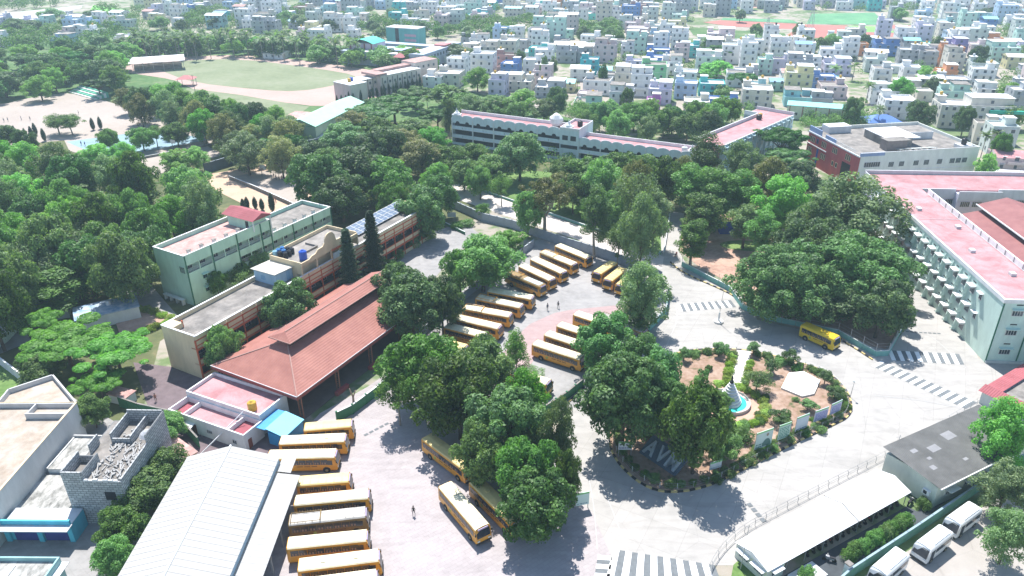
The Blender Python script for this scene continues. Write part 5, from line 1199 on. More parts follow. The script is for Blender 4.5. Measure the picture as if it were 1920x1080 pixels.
# white minibuses
def make_minibus():
    L, W, H = 6.1, 2.2, 2.75; hw = W/2; wb = mat('minibus_white_paint', (0.74, 0.75, 0.75), .3, .04, 1.5, coat=.3)
    t = thing('minibus', '', 'minibus'); inst('body', coach_body(L, W, H, wb, wb, .4, .6), t)
    MB().m(mat('minibus_blue_skirt', (0.12, 0.16, 0.34), .5, .1, 1)).box(.1, L-.3, -hw-.015, -hw, .4, .95).build('skirt', t)
    for i in range(4):
        x = .4+i*.96
        for s in (-1, 1): MB().m(M_busglass).box(x, x+.86, s*hw-.02, s*hw+.02, 1.45, 2.15).build('side_window', t)
    MB().m(M_busglass).quad((L+.02, -hw*.88, 1.25), (L+.02, hw*.88, 1.25), (L-.42, hw*.84, H-.3), (L-.42, -hw*.84, H-.3)).build('windscreen', t)
    MB().m(M_busglass).box(L-1.7, L-.8, hw-.01, hw+.03, .5, 2.2).build('door', t)
    MB().m(M_dark).box(L-.1, L+.1, -hw, hw, .35, .6).build('bumper', t)
    for s in (-1, 1): MB().m(M_lamp).box(L-.02, L+.06, s*.75-.18, s*.75+.18, .8, 1.0).build('headlight', t)
    MB().m(wb).box(.5, 4.4, -.8, .8, H+.02, H+.1).m(mat('vent_grey', (.5, .52, .52), .6, 0, 1)).box(.6, 4.3, -.02, .02, H+.1, H+.12).box(.6, 4.3, -.4, -.36, H+.1, H+.12).box(.6, 4.3, .36, .4, H+.1, H+.12).build('roof_pod', t)
    for x in (1.3, L-1.3):
        for s in (-1, 1):
            wh = inst('wheel', tyre_me, t, (x, s*(hw-.06), .4), sc=(.82,)*3); inst('rim', rim_me, wh)
    lt = MB().m(mat('pale_lettering', (.6, .62, .6), .6, 0, 1))
    for k in range(9): lt.box(L-.385, L-.36, -.62+k*.14, -.54+k*.14, H-.44, H-.36)
    lt.build('lettering', t); return t
mb_ = make_minibus()
for i, (c0, c1, lb) in enumerate((((53.9, 72.0), (59.0, 75.4), 'white minibus in the middle of the three beside the green boundary wall'), ((60.6, 76.7), (65.4, 79.8), 'white minibus with a plain roof, farthest up the street of the three'), ((46.4, 68.0), (51.2, 71.5), 'white minibus cut by the bottom edge, nearest of the three beside the boundary wall'))):
    t = mb_ if i == 0 else dup(mb_)
    d = Vector((c0[0]-c1[0], c0[1]-c1[1], 0)); t.location = (c1[0], c1[1], 0); t.rotation_euler = (0, 0, math.atan2(d.y, d.x)); tag(t, lb, 'minibus', 'white minibuses parked in the street')

# motorbikes and scooters
def make_bike(body, seat):
    t = thing('motorcycle', '', 'motorcycle')
    wy = MB().m(M_tyre).cyl(0, 0, -.06, .06, .3, n=12, tf=Matrix.Rotation(R_(90), 4, 'X')).mesh('wheel')
    inst('wheel', wy, t, (.3, 0, .3)); inst('wheel', wy, t, (1.55, 0, .3))
    b = MB().m(body).box(.35, 1.1, -.12, .12, .45, .75).box(1.0, 1.35, -.16, .16, .5, .95).bar((1.3, 0, .9), (1.55, 0, .3), .05, 5); b.build('frame', t)
    MB().m(seat).box(.2, .95, -.14, .14, .75, .86).build('seat', t)
    MB().m(M_metal).bar((1.22, -.35, 1.08), (1.22, .35, 1.08), .03, 5).bar((1.25, 0, .9), (1.22, 0, 1.08), .04, 5).build('handlebar', t)
    MB().m(M_lamp).box(1.35, 1.45, -.08, .08, .85, 1.0).build('headlight', t); return t
mk = [make_bike(mat('bike_black', (.03, .03, .035), .3, 0, 1), M_black), make_bike(mat('bike_grey', (.3, .3, .32), .3, 0, 1), M_black), make_bike(mat('bike_red', (.35, .03, .03), .3, 0, 1), M_black)]
used = [False]*3; so_ = Vector((32.5, 68.4, 0)); sr = R_(29.7)
for i in range(17):
    k = (0, 1, 0, 1, 2, 0, 1)[i % 7]; t = mk[k] if not used[k] else dup(mk[k]); used[k] = True
    x = 8.5+i*1.18; p = so_+Matrix.Rotation(sr, 3, 'Z') @ Vector((x, .2, 0))
    t.location = p; t.rotation_euler = (0, 0, sr+R_(95)+random.uniform(-.1, .1))
    tag(t, '', 'motorcycle', 'motorcycles parked under the cycle shelter'); LABELLED.append([t, ('black', 'grey', 'red')[k]+' motorcycle parked under the long white cycle shelter', 'bike', x, 0])
for (px, py, k, rz, lb) in ((1568, 1056, 1, 160, 'cream and black scooter by the ramp at the near end of the shelter hedge'), (1700, 951, 0, 40, 'dark motorcycle at the far end of the cycle shelter beside the step'), (1265, 483, 2, 60, 'small red scooter at the corner of the park wall')):
    t = dup(mk[k], P(px, py), R_(rz), lb, None); 

# ------------------------------------------------------------------ people
def person_mesh(pose=0):
    V = [(0, 0, .95), (0, 0, 1.15), (0, 0, 1.4), (0, 0, 1.5), (0, .01, 1.62), (0, .0, 1.72)]
    E = [(0, 1), (1, 2), (2, 3), (3, 4), (4, 5)]; Rd = [.14, .13, .15, .055, .095, .07]
    s = .22 if pose else .05
    def chain(start, pts, rad):
        a = start
        for p, r in zip(pts, rad):
            V.append(p); Rd.append(r); E.append((a, len(V)-1)); a = len(V)-1
    chain(0, [(.1, 0, .88), (.11, s*.6, .5), (.11, s*.4, .08), (.11, s*.4+.14, .04)], [.09, .062, .045, .035])
    chain(0, [(-.1, 0, .88), (-.11, -s*.3, .5), (-.11, -s*1.3, .1), (-.11, -s*1.3+.13, .05)], [.09, .062, .045, .035])
    chain(2, [(.2, 0, 1.38), (.25, -.04, 1.1), (.24, .1+s*.3, .88), (.235, .13+s*.3, .80)], [.055, .042, .034, .03])
    chain(2, [(-.2, 0, 1.38), (-.25, -.02, 1.1), (-.24, .06, .88), (-.235, .08, .80)], [.055, .042, .034, .03])
    me = bpy.data.meshes.new('person_skeleton'); me.from_pydata(V, E, [])
    o = bpy.data.objects.new('tmp', me); COL.objects.link(o)
    md = o.modifiers.new('s', 'SKIN'); 
    for i, r in enumerate(Rd): me.skin_vertices[0].data[i].radius = (r, r*.85)
    me.skin_vertices[0].data[0].use_root = True
    o.modifiers.new('b', 'SUBSURF').levels = 1
    dg = bpy.context.evaluated_depsgraph_get(); out = bpy.data.meshes.new_from_object(o.evaluated_get(dg)); bpy.data.objects.remove(o)
    out.name = 'person'; return out
PM = [person_mesh(0), person_mesh(1)]
M_skin = mat('skin', (0.22, 0.11, 0.07), .6, 0, 1); M_hair = mat('hair', (0.015, 0.012, 0.012), .7, 0, 1)
HM = MB().m(M_hair).lathe([(.098, 1.64), (.112, 1.70), (.095, 1.77), (.04, 1.81)], 10, 0, -.012).mesh('hair', True)
NOSE = MB().m(M_skin).box(-.015, .015, .085, .11, 1.63, 1.68).mesh('face')
PC = {}
def person(px, py, shirt, pants, pose, rz, lb, grp=None):
    k = (shirt, pants, pose)
    if k not in PC:
        me = PM[pose].copy(); ms = mat('shirt_%.2f%.2f%.2f' % shirt, shirt, .8, 0, 1); mp = mat('trousers_%.2f%.2f%.2f' % pants, pants, .8, 0, 1)
        for m_ in (ms, mp, M_skin): me.materials.append(m_)
        for p in me.polygons:
            z = p.center.z; x = abs(p.center.x)
            p.material_index = 2 if z > 1.46 or (x > .2 and z < 1.05 and z > .7) else (0 if z > .92 else 1)
            if z < .06: p.material_index = 1
            p.use_smooth = True
        PC[k] = me
    o = inst('person', PC[k], None, P(px, py), R_(rz)); tag(o, lb, 'person', grp)
    inst('hair', HM, o); inst('face', NOSE, o); return o
dk = (.03, .03, .035); 
person(776, 966, (.04, .035, .035), (.03, .03, .05), 1, 170, 'person in dark clothes walking alone across the paved yard')
person(1026.5, 582, (.03, .05, .09), dk, 0, 200, 'person in dark clothes standing in the parking yard, the left of two')
person(1046.5, 578, (.02, .03, .03), dk, 1, 150, 'person in dark clothes standing in the parking yard, the right of two')
for i, (x, y) in enumerate(((514, 334), (518, 337), (524, 337), (529, 338), (534, 340))): person(x, y, (.05, .04, .05), dk, i % 2, 60*i, ('leftmost', 'second from left', 'middle', 'second from right', 'rightmost')[i]+' of the five people standing on the pale court', 'people on the pale court')
for i, (x, y) in enumerate(((449, 322), (452, 321))): person(x, y, (.06, .05, .07), dk, i, 90*i, ('left', 'right')[i]+' of two people at the shaded back edge of the sandy playground', 'people on the pale court')
for i, (x, y) in enumerate(((514, 379), (517.5, 380))): person(x, y, (.40, .12, .08), (.25, .1, .08), i, 90*i, ('left', 'right')[i]+' of two people in red walking past the cypress row', None)
for i, (x, y) in enumerate(((324, 289), (329, 287), (333, 288), (337, 286), (341, 285))): person(x, y, (.55, .03, .06), (.4, .03, .05), i % 2, 70*i, ('leftmost', 'second from left', 'middle', 'second from right', 'rightmost')[i]+' of the five players in red by the blue court', 'players in red')
for i, (x, y) in enumerate(((8, 229), (15.6, 228), (40.6, 225.5), (57, 226), (148, 215))): person(x, y, (.3, .3, .32), (.1, .1, .15), i % 2, 70*i, ('leftmost', 'second from left', 'third from left', 'fourth from left', 'rightmost')[i]+' of the people scattered on the pale sand ground', 'people on the sand ground')
for i, (x, y) in enumerate(((153, 273), (160, 274), (252, 291))): person(x, y, (.04, .06, .2), dk, i % 2, 70*i, ('left', 'middle', 'right')[i]+' of the three people in blue on the blue court', 'people on the blue court')
person(293, 753, (.35, .12, .06), (.1, .06, .05), 0, 20, 'person standing in the shaded yard behind the green wall')

# ------------------------------------------------------------------ kerbs, crossings, walls of the campus
def kerb(name, lab, pts, closed=False, step=1.0):
    ps = chaikin([P(*p) for p in pts], 2, closed); o = thing(name, lab, 'kerb', ps[0])
    seg = ps+[ps[0]] if closed else ps
    a = MB().m(M_kblk).box(-step/2+.01, step/2-.01, -.14, .14, 0, .26).mesh('kerb_stone'); b = MB().m(M_kyel).box(-step/2+.01, step/2-.01, -.14, .14, 0, .26).mesh('kerb_stone')
    acc = step/2; k = 0
    for p, q in zip(seg, seg[1:]):
        d = q-p; L = d.length; rz = math.atan2(d.y, d.x)
        while acc < L:
            c = p+d*(acc/L)-ps[0]; inst('kerb_stone', (a, b)[k % 2], o, c, rz); k += 1; acc += step
        acc -= L
    return o, seg
GARD = [(1142, 800), (1142, 830), (1150, 856), (1172, 884), (1203, 909), (1240, 924), (1290, 922), (1340, 908), (1400, 878), (1447, 853), (1513, 820), (1563, 797), (1590, 783), (1598, 765), (1590, 735), (1556, 700), (1511, 684), (1428, 662), (1378, 655), (1300, 656), (1262, 664), (1235, 680), (1190, 730)]
sheet('garden_soil', GARD, .05, ground_mat('garden_soil', [(0.35, (0.06, 0.09, 0.03)), (0.45, (0.26, 0.17, 0.12)), (0.75, (0.44, 0.34, 0.28))], (4, .7)), smooth=2)
ko, gseg = kerb('garden_kerb', 'black and yellow painted kerb ringing the roundabout garden', GARD, True, .95)
kerb('park_kerb', 'black and yellow kerb along the aqua park wall', [(1257, 492), (1272, 506), (1300, 521), (1345, 540), (1378, 556), (1398, 580)], step=.95)
kerb('park_kerb', 'black and yellow kerb between the lemon yellow bus and the crossing', [(1580, 640), (1605, 655), (1637, 676)], step=.95)
kerb('parking_kerb', 'black and yellow kerb at the green wall between the parking yard and the road', [(1060, 760), (1080, 742), (1094, 728)], step=.95)
def crossing(name, lab, c, n, par, grey=True):
    """c: four photo corners a,b (one long side), d,e (opposite side); stripes run from side to side"""
    a, b, e, d = [P(*q) for q in c]; o = thing(name, lab, 'crossing', a); N = 2*n-1 if not grey else 2*n
    for k in range(N):
        u0, u1 = k/N, (k+1)/N
        if k % 2 == 0 or grey:
            q = [a.lerp(b, u0), a.lerp(b, u1), d.lerp(e, u1), d.lerp(e, u0)]; z = .05+(.004 if k % 2 == 0 else 0)
            if (q[1]-q[0]).cross(q[3]-q[0]).z < 0: q = q[::-1]
            MB().m(M_paint if k % 2 == 0 else M_greyp).quad(*[(v.x-a.x, v.y-a.y, z) for v in q]).build('stripe', o)
    o['kind'] = 'structure'
    if 'category' in o: del o['category']
    return o
crossing('crossing', 'zebra crossing by the flagpole island', ((1268, 571), (1370, 563), (1380, 576), (1274, 585)), 8, 0)
crossing('crossing', 'long diagonal zebra crossing towards the lower right', ((1652, 677), (1832, 755), (1811, 767), (1634, 686)), 12, 0)
crossing('crossing', 'zebra crossing at the foot of the mint green block', ((1664, 657), (1798, 664), (1808, 684), (1672, 676)), 8, 0)
crossing('crossing', 'wide zebra crossing at the bottom edge', ((1150, 1030), (1340, 1060), (1370, 1140), (1130, 1110)), 8, 0)
crossing('crossing', 'short ladder crossing at the bottom edge', ((1121, 1041), (1110, 1110), (1140, 1112), (1148, 1043)), 4, 0)
mk_ = MB().m(mat('worn_marking', (0.30, 0.31, 0.32), .8, .1, .5))
def dashes(a, b, n, w_):
    a = P(*a); b = P(*b); d = (b-a); L = d.length; u = d/L; v = Vector((-u.y, u.x, 0))
    o = MB()
    for k in range(n):
        p = a+u*(L*k/n); q = a+u*(L*(k+.7)/n)
        mm_ = MB().m(M_greyp).quad(*[(x.x, x.y, .06) for x in (p-v*w_, q-v*w_, q+v*w_, p+v*w_)]).build('road_marking'); mm_['kind'] = 'structure'
dashes((1403, 944), (1436, 982), 4, .35); dashes((683, 817), (731, 792), 5, .25); dashes((1698, 622), (1766, 626), 8, .2)
ln = MB().m(mat('faint_white_line', (.46, .46, .46), .8, 0, 1))
def line(pts, w_=.035):
    ps = chaikin([P(*p) for p in pts], 2)
    for p, q in zip(ps, ps[1:]):
        v = (q-p).normalized(); v = Vector((-v.y, v.x, 0))*w_; ln.quad(*[(x.x, x.y, .045) for x in (p-v, q-v, q+v, p+v)])
line([(1125, 905), (1150, 960), (1175, 1030), (1200, 1090)]); line([(1105, 900), (1115, 960), (1120, 1030)]); line([(1245, 660), (1262, 620), (1270, 600), (1268, 575)])
line([(1640, 742), (1720, 750), (1800, 765)]); line([(1700, 600), (1760, 640), (1810, 690)])
o = ln.build('road_marking'); o['kind'] = 'structure'
M_pre = mat('precast_wall', (0.36, 0.41, 0.47), .9, .12, 1.5); M_prec = mat('precast_cap', (0.42, 0.46, 0.50), .9, .1, 1.5)
panel_wall('parking_wall', 'blue-grey precast wall behind the far end of the parking yard', [(845, 388), (905, 415), (960, 428), (995, 440), (1060, 462), (1120, 480), (1212, 512), (1240, 528)], 2.4, M_pre, M_prec, 2.6)
panel_wall('parking_wall', 'grey wall along the left side of the parking yard behind the bus row', [(1000, 462), (940, 508), (873, 560), (827, 600), (780, 640), (738, 690)], 1.8, M_pre, M_prec, 2.6)
panel_wall('parking_wall', 'short teal wall at the right corner of the parking yard', [(1188, 648), (1216, 622), (1248, 590), (1254, 552)], 1.6, M_aqua, M_prec, 2.6)
panel_wall('green_wall', 'green wall between the parking yard and the concrete road', [(1000, 790), (1062, 750), (1094, 724)], 1.7, M_fgreen, M_conw, 2.6)
panel_wall('green_wall', 'green wall with white trim below the tiled hall', [(633, 790), (662, 776), (712, 738), (742, 712)], 1.9, M_fgreen, M_white, 2.9)
pw = panel_wall('park_wall', 'aqua wall with net fence posts around the shaded park', [(1278, 499), (1325, 524), (1368, 546), (1392, 580), (1440, 600), (1570, 628), (1640, 668), (1664, 667), (1690, 620), (1694, 600)], 1.2, M_aqua, M_pale, 3.0, posts=False)
b = MB().m(M_metal); ps = [P(*p) for p in [(1278, 499), (1325, 524), (1368, 546), (1392, 580), (1440, 600), (1570, 628), (1640, 668), (1664, 667), (1690, 620)]]
post = MB().m(M_metal).cyl(0, 0, 1.2, 2.9, .05, n=5).mesh('fence_post')
for a, c in zip(ps, ps[1:]):
    n = max(1, round((c-a).length/3)); 
    for k in range(n): inst('fence_post', post, pw, a+(c-a)*(k/n)-ps[0])
    for z in (1.6, 2.1, 2.8): b.bar(Vector((a.x, a.y, z))-ps[0], Vector((c.x, c.y, z))-ps[0], .02, 3)
b.build('fence_wire', pw)
panel_wall('lawn_wall', 'low green wall between the footpath and the lawn', [(835, 332), (880, 350), (1000, 392), (1120, 433), (1240, 476)], .6, M_aqua, M_pale, 4, posts=False)
panel_wall('court_wall', 'grey wall between the two playing courts', [(205, 310), (300, 292), (410, 270)], .8, M_conw, M_pale, 5)
panel_wall('court_wall', 'low grey wall along the near edge of the pale court', [(430, 336), (480, 356), (560, 392)], 1.2, M_conw, M_white, 4, posts=False)
panel_wall('shade_wall', 'long dark wall under the trees behind the sandy playground', [(385, 325), (450, 305), (540, 288), (600, 275)], 3.2, mat('dark_blue_wall', (0.12, 0.16, 0.20), .9, .1, 2), M_pre, 4)
panel_wall('road_wall', 'narrow wall along the left side of the road running away beside the park', [(1244, 478), (1250, 440), (1256, 405)], .8, M_pale, M_white, 4, posts=False)
panel_wall('driveway_wall', 'low green wall at the end of the driveway behind the round tree', [(800, 415), (835, 422), (872, 440)], .8, M_fgreen, M_pale, 3)
def railing():
    ps = chaikin([P(*p) for p in ((1318, 1110), (1340, 1050), (1385, 1003), (1440, 972), (1540, 920), (1650, 864), (1760, 803), (1845, 752), (1892, 712))], 2)
    o = thing('road_railing', 'thin steel railing curving along the road edge above the cycle shelter', 'railing', ps[0])
    pm = MB().m(M_metal).bar((0, 0, 0), (0, 0, .9), .04, 5).bar((0, 0, .9), (-.15, .15, 1.25), .035, 5).mesh('post'); acc = 0; b = MB().m(M_metal)
    bs = MB().m(M_conc)
    for p, q in zip(ps, ps[1:]):
        d = q-p; L = d.length
        while acc < L: inst('post', pm, o, p+d*(acc/L)-ps[0]); acc += 2.2
        acc -= L
        for z, s in ((.5, 0), (.9, 0), (1.25, 1)):
            off = Vector((-.15*s, .15*s, z))-ps[0]; b.bar(p+off, q+off, .025, 4)
    b.build('rail', o)
railing()

# ------------------------------------------------------------------ roundabout garden things
def garden():
    sheet('garden_path', [(1381, 656), (1409, 660), (1398, 700), (1392, 735), (1364, 738), (1372, 700)], .08, mat('pale_path_slabs', (0.60, 0.56, 0.52), .9, .06, 1))
    c = P(1366, 757); pts = [(c.x+5.2*math.cos(a), c.y+5.2*math.sin(a), 0) for a in [2*PI*k/28 for k in range(28)]]
    sheet('fountain_plaza', pts, .09, mat('pink_plaza', (0.52, 0.33, 0.25), .9, .08, 1.5))
    f = thing('fountain', 'white tiered cone fountain with a teal ring basin in the roundabout garden', 'fountain', (c.x, c.y, 0))
    MB().m(mat('basin_pink_stone', (0.60, 0.50, 0.46), .8, .08, 1)).lathe([(3.7, 0), (3.7, .75), (3.5, .8), (3.45, .45)], 36).build('basin', f)
    MB().m(mat('basin_teal', (0.05, 0.58, 0.46), .3, .08, 1)).lathe([(3.45, .42), (2.1, .52), (2.1, .52)], 36).build('basin_lining', f)
    prof = []; r = 2.1; z = .45
    for k in range(8):
        prof += [(r, z), (r, z+.42), (r-.22, z+.5)]; z += .5; r -= .235
    o = MB().m(mat('white_fountain_stone', (0.62, 0.63, 0.65), .7, .1, .8)).lathe(prof, 32).build('tiered_cone', f)
    MB().m(M_dark).lathe([(.35, z), (.3, z+.4), (.12, z+.6), (.2, z+.9), (.1, z+1.3), (.02, z+1.5)], 10).build('finial', f)
    s = thing('platform', 'bright white five-sided concrete platform in the roundabout garden', 'platform', P(1500, 722)); q = P(1500, 722)
    MB().m(mat('platform_white', (0.72, 0.70, 0.66), .8, .04, 2)).prism([((P(*p)-q).x, (P(*p)-q).y) for p in ((1464, 731), (1503, 747), (1526, 742), (1537, 717), (1506, 700), (1478, 703))], 0, .5).build('slab', s)
    # boards
    gt = mat('board_green_edge', (0.22, 0.50, 0.20), .6, .05, 1)
    BD = [((1414, 844), (1445, 833), (1419, 812.6), (0.50, 0.62, 0.58), 'portrait', 'large pale green board with a figure on it at the garden edge'),
          ((1457, 826), (1479, 818), (1461, 798), (0.46, 0.60, 0.52), 'green', 'pale board with rows of dark green print at the garden edge'),
          ((1490, 810), (1512.6, 801), (1493, 783), (0.56, 0.62, 0.68), 'sparse', 'nearly blank pale blue board, middle of the five on the garden edge'),
          ((1525, 792), (1549.6, 783), (1529.6, 771), (0.52, 0.54, 0.68), 'purple', 'board with dense violet-blue lines, fourth of the five on the garden edge'),
          ((1555.6, 779), (1575, 769.6), (1560, 758), (0.52, 0.56, 0.68), 'purple', 'board with violet-blue lines, rightmost of the five on the garden edge'),
          ((1330, 882), (1352, 875), (1331, 868), (0.56, 0.60, 0.62), 'sparse', 'small blank pale board under the trees at the front of the garden'),
          ((1159, 843), (1185, 843), (1160, 828), (0.56, 0.60, 0.70), 'dots', 'small sign with four dark symbols at the left tip of the garden'),
          ((1080, 949), (1104, 944), (1082, 926), (0.52, 0.66, 0.62), 'sparse', 'pale green notice board at the tip of the central tree island')]
    for bl, br, tl, colr, kind, lb in BD:
        zb = .8 if kind != 'dots' else 1.6
        a = P(bl[0], bl[1], zb); b2 = P(br[0], br[1], zb); d = b2-a; W = d.length; rz = math.atan2(d.y, d.x)
        lo, hi = zb, 12
        for _ in range(30):
            m_ = (lo+hi)/2
            if S(a.x, a.y, m_)[1] > tl[1]: lo = m_
            else: hi = m_
        H = m_-zb
        t = thing('display_board', lb, 'sign board', (a.x, a.y, 0), rz, 'display boards round the garden')
        MB().m(mat('board_%.2f%.2f' % colr[:2], colr, .5, .05, 2)).box(0, W, -.04, .04, zb, m_).build('panel', t)
        MB().m(gt).box(0, W, -.055, -.04, m_-.3, m_).build('top_strip', t)
        pm = MB().m(M_metal).box(-.05, .05, .04, .14, 0, m_).mesh('post')
        for x in (.1, W-.1): inst('post', pm, t, (x, 0, 0))
        dkc = {'green': (0.04, 0.22, 0.16), 'purple': (0.14, 0.13, 0.42), 'sparse': (0.12, 0.2, 0.26), 'portrait': (0.08, 0.2, 0.16), 'dots': (0.05, 0.06, 0.25)}[kind]
        b = MB().m(mat('print_'+kind, dkc, .6, 0, 1)); rr = random.Random(len(lb))
        rows = {'green': 7, 'purple': 9, 'sparse': 1, 'portrait': 2, 'dots': 2}[kind]
        for k in range(rows):
            z = zb+.25+(H-.75)*k/max(1, rows)*(1 if rows > 2 else .35); x = .15
            while x < W-.35:
                w_ = rr.uniform(.12, .5) if kind != 'purple' else rr.uniform(.3, .9); w_ = min(w_, W-.15-x); b.box(x, x+w_, -.05, -.04, z, z+(H-.7)/max(rows, 6)*.5); x += w_+rr.uniform(.06, .14)
                if kind == 'portrait' and x > W*.45: break
        b.build('print', t)
        if kind == 'dots':
            b = MB().m(M_black)
            for k in range(4): b.cyl(0, 0, 0, .02, .13, n=10, tf=Matrix.Translation((.3+k*.5, -.045, zb+H-.6)) @ Matrix.Rotation(R_(90), 4, 'X'))
            b.build('symbol', t)
        if kind == 'portrait':
            b = MB().m(mat('figure_dark', (0.10, 0.2, 0.18), .6, .1, .5)); n_ = 12
            b.quad(*[(W*.68+W*.26*math.cos(PI*k/n_), -.052, zb+.25+H*.42*math.sin(PI*k/n_)) for k in range(n_+1)]).m(mat('figure_skin', (0.25, 0.2, 0.16), .6, 0, 1)).quad(*[(W*.68+.26*math.cos(2*PI*k/n_), -.054, zb+H*.72+.32*math.sin(2*PI*k/n_)) for k in range(n_)]); b.build('figure', t)
    # big leaning letters
    a = P(1200, 850); b2 = P(1264, 893); d = b2-a; W = d.length; rz = math.atan2(d.y, d.x)
    t = thing('letter_monument', 'big grey-blue letters on a leaning slab under the trees of the garden', 'monument', (a.x, a.y, 0), rz)
    mm_ = mat('monument_grey', (0.10, 0.14, 0.18), .7, .06, 1); ml = mat('monument_letter', (0.40, 0.46, 0.50), .7, .06, 1)
    lean = R_(32); tf = Matrix.Translation((0, 0, .25)) @ Matrix.Rotation(lean, 4, 'X')
    MB().m(mm_).box(-.15, W+.15, -.2, 3.6, -.35, 0, tf).build('slab', t)
    for ch, x, w_ in (('A', .35, 2.1), ('V', 2.85, 2.1), ('M', 5.35, 2.2)):
        cu = bpy.data.curves.new('letter', 'FONT'); cu.body = ch; cu.size = 3.5; cu.extrude = .2; cu.offset = .05
        o = bpy.data.objects.new('tmp', cu); COL.objects.link(o); dg = bpy.context.evaluated_depsgraph_get(); me = bpy.data.meshes.new_from_object(o.evaluated_get(dg)); bpy.data.objects.remove(o)
        xs = [v.co.x for v in me.vertices]; x0, x1 = min(xs), max(xs); s_ = min(1.1, (w_*W/7.9)/(x1-x0))
        for v in me.vertices: v.co.x = (v.co.x-x0)*s_; v.co.y *= 1.08
        me.materials.clear(); me.materials.append(ml); me.name = 'letter'
        o = inst('letter', me, t, tf @ Vector((x*W/7.9, .3, .25))); o.rotation_euler = (lean, 0, 0)
    # garden fence posts
    fo = thing('garden_fence', 'low wire fence with steel posts inside the roundabout kerb', 'fence', gseg[0]); pm = MB().m(M_pale).cyl(0, 0, 0, 1.2, .045, n=5).mesh('post'); b = MB().m(M_metal)
    cen = sum((Vector(p) for p in gseg), Vector())/len(gseg); q = [Vector(p)+(cen-Vector(p)).normalized()*.7 for p in gseg]; acc = 0
    for u, v in zip(q, q[1:]):
        L = (v-u).length
        while acc < L: inst('post', pm, fo, u+(v-u)*(acc/L)-gseg[0]); acc += 2.6
        acc -= L
        for z in (.45, .85, 1.15): b.bar(u+Vector((0, 0, z))-gseg[0], v+Vector((0, 0, z))-gseg[0], .018, 3)
    b.build('wire', fo)
    # flagpole island
    t = thing('flagpole', 'tall thin flagpole on a round white base in the open road', 'flagpole', P(1347, 604))
    MB().m(mat('platform_white', (0, 0, 0))).lathe([(1.0, 0), (1.0, .35), (.9, .45)], 20).build('base', t)
    MB().m(M_white).cyl(0, 0, .45, 2.4, .22, .16, 8).build('pedestal', t); MB().m(M_metal).bar((0, 0, 2.4), (.25, 0, 8.8), .06, 6, .035).build('pole', t)
    for (px, py, h_, lb) in ((889, 378, 6.5, 'slim lamp post with a white globe on the footpath above the parking wall'), (1388, 1068, 8, 'thin leaning pole at the corner of the cycle shelter'), (1672, 868, 5.5, 'short thin mast at the corner of the dark-roofed house'), (1594, 745, 3.2, 'short garden lamp at the right end of the garden'), (1490, 905, 0, '')):
        if not h_: continue
        t = thing('lamp_post' if 'lamp' in lb else 'mast', lb, 'lamp post' if 'lamp' in lb else 'pole', P(px, py))
        MB().m(M_metal).bar((0, 0, 0), (.1, 0, h_), .06, 6, .035).build('pole', t)
        if 'lamp' in lb: MB().m(M_lamp).lathe([(.05, h_), (.22, h_+.15), (.2, h_+.35), (.05, h_+.45)], 10).build('lamp_head', t)
        else: MB().m(M_metal).bar((-.5, 0, h_-.4), (.5, 0, h_-.4), .03, 4).build('crossarm', t)
    # basketball stand
    for (px, py, lb) in ((492, 330, 'white basketball backboard on a post at the back of the pale court'), (192, 297, 'basketball stand at the near left corner of the blue court'), (325, 281, 'basketball stand at the near right corner of the blue court')):
        t = thing('basketball_stand', lb, 'basketball hoop', P(px, py), R_(-20)); MB().m(M_metal).cyl(0, 0, 0, 3.2, .12, n=6).build('post', t); MB().m(M_white).box(-.2, 2.0, -.5, -.4, 2.6, 4.0).build('backboard', t)
        MB().m(mat('hoop_orange', (.5, .15, .03), .5, 0, 1)).box(.65, 1.15, -1.0, -.5, 2.8, 2.84).build('hoop', t)
    # bare forked trunk and diagonal white pole
    t = thing('bare_trunk', 'bare forked tree trunk rising from the green wall in front of the hall', 'tree trunk', P(664, 768)); mb2 = mat('bare_bark', (0.36, 0.26, 0.20), .9, .15, .5)
    MB().m(mb2).bar((0, 0, 0), (.1, 0, 2.6), .25, 7, .18).bar((.1, 0, 2.6), (-.35, 0, 4.4), .16, 6, .1).bar((.1, 0, 2.6), (.55, .2, 3.9), .13, 6, .09).build('trunk', t)
    a = P(372, 856); 
    t = thing('leaning_pole', 'white pole leaning from the ground to the annex roof edge', 'pole', a); q = P(456, 772, 4.3); MB().m(M_white).bar((0, 0, .05), q-a, .09, 6).build('pole', t)
    # green stepped stand by the sand ground
    p = P(165, 178); t = thing('green_stand', 'green and white stepped stand beside the pale sand ground', 'stand', p, R_(-38)); 
    for k in range(6): MB().m(mat('stand_green' if k % 2 else 'stand_pale', (0.08, 0.36, 0.24) if k % 2 else (0.6, 0.64, 0.6), .7, .05, 2)).box(-13, 13, k*1.1-3, k*1.1-1.9, 0, .4+k*.4).build('step', t)
    p = P(1250, 562); t = thing('banner_stack', 'pale blue sheet panels leaning at the corner of the parking yard', 'panel', p, R_(70)); MB().m(mat('pale_blue_sheet', (0.45, 0.55, 0.60), .6, .1, 1)).box(-2, 2, -.05, .05, 0, 1.9).build('panel', t)
    p = P(1362, 436); t = thing('blue_hut', 'small bright blue tarpaulin hut deep in the park shade', 'hut', p); MB().m(mat('strong_blue_panel', (0, 0, 0))).box(-2, 2, -1.2, 1.2, 0, 2.0).quad((-2.2, -1.4, 2.0), (2.2, -1.4, 2.0), (2.2, 1.4, 2.5), (-2.2, 1.4, 2.5)).build('cover', t)
    p = P(847, 410); t = thing('notice_board', 'small white notice board by the driveway shrubs', 'notice board', p); MB().m(M_white).box(-1.2, 1.2, -.05, .05, .5, 1.9).m(M_metal).box(-1.1, -1, 0, .1, 0, .5).box(1, 1.1, 0, .1, 0, .5).build('panel', t)
garden()
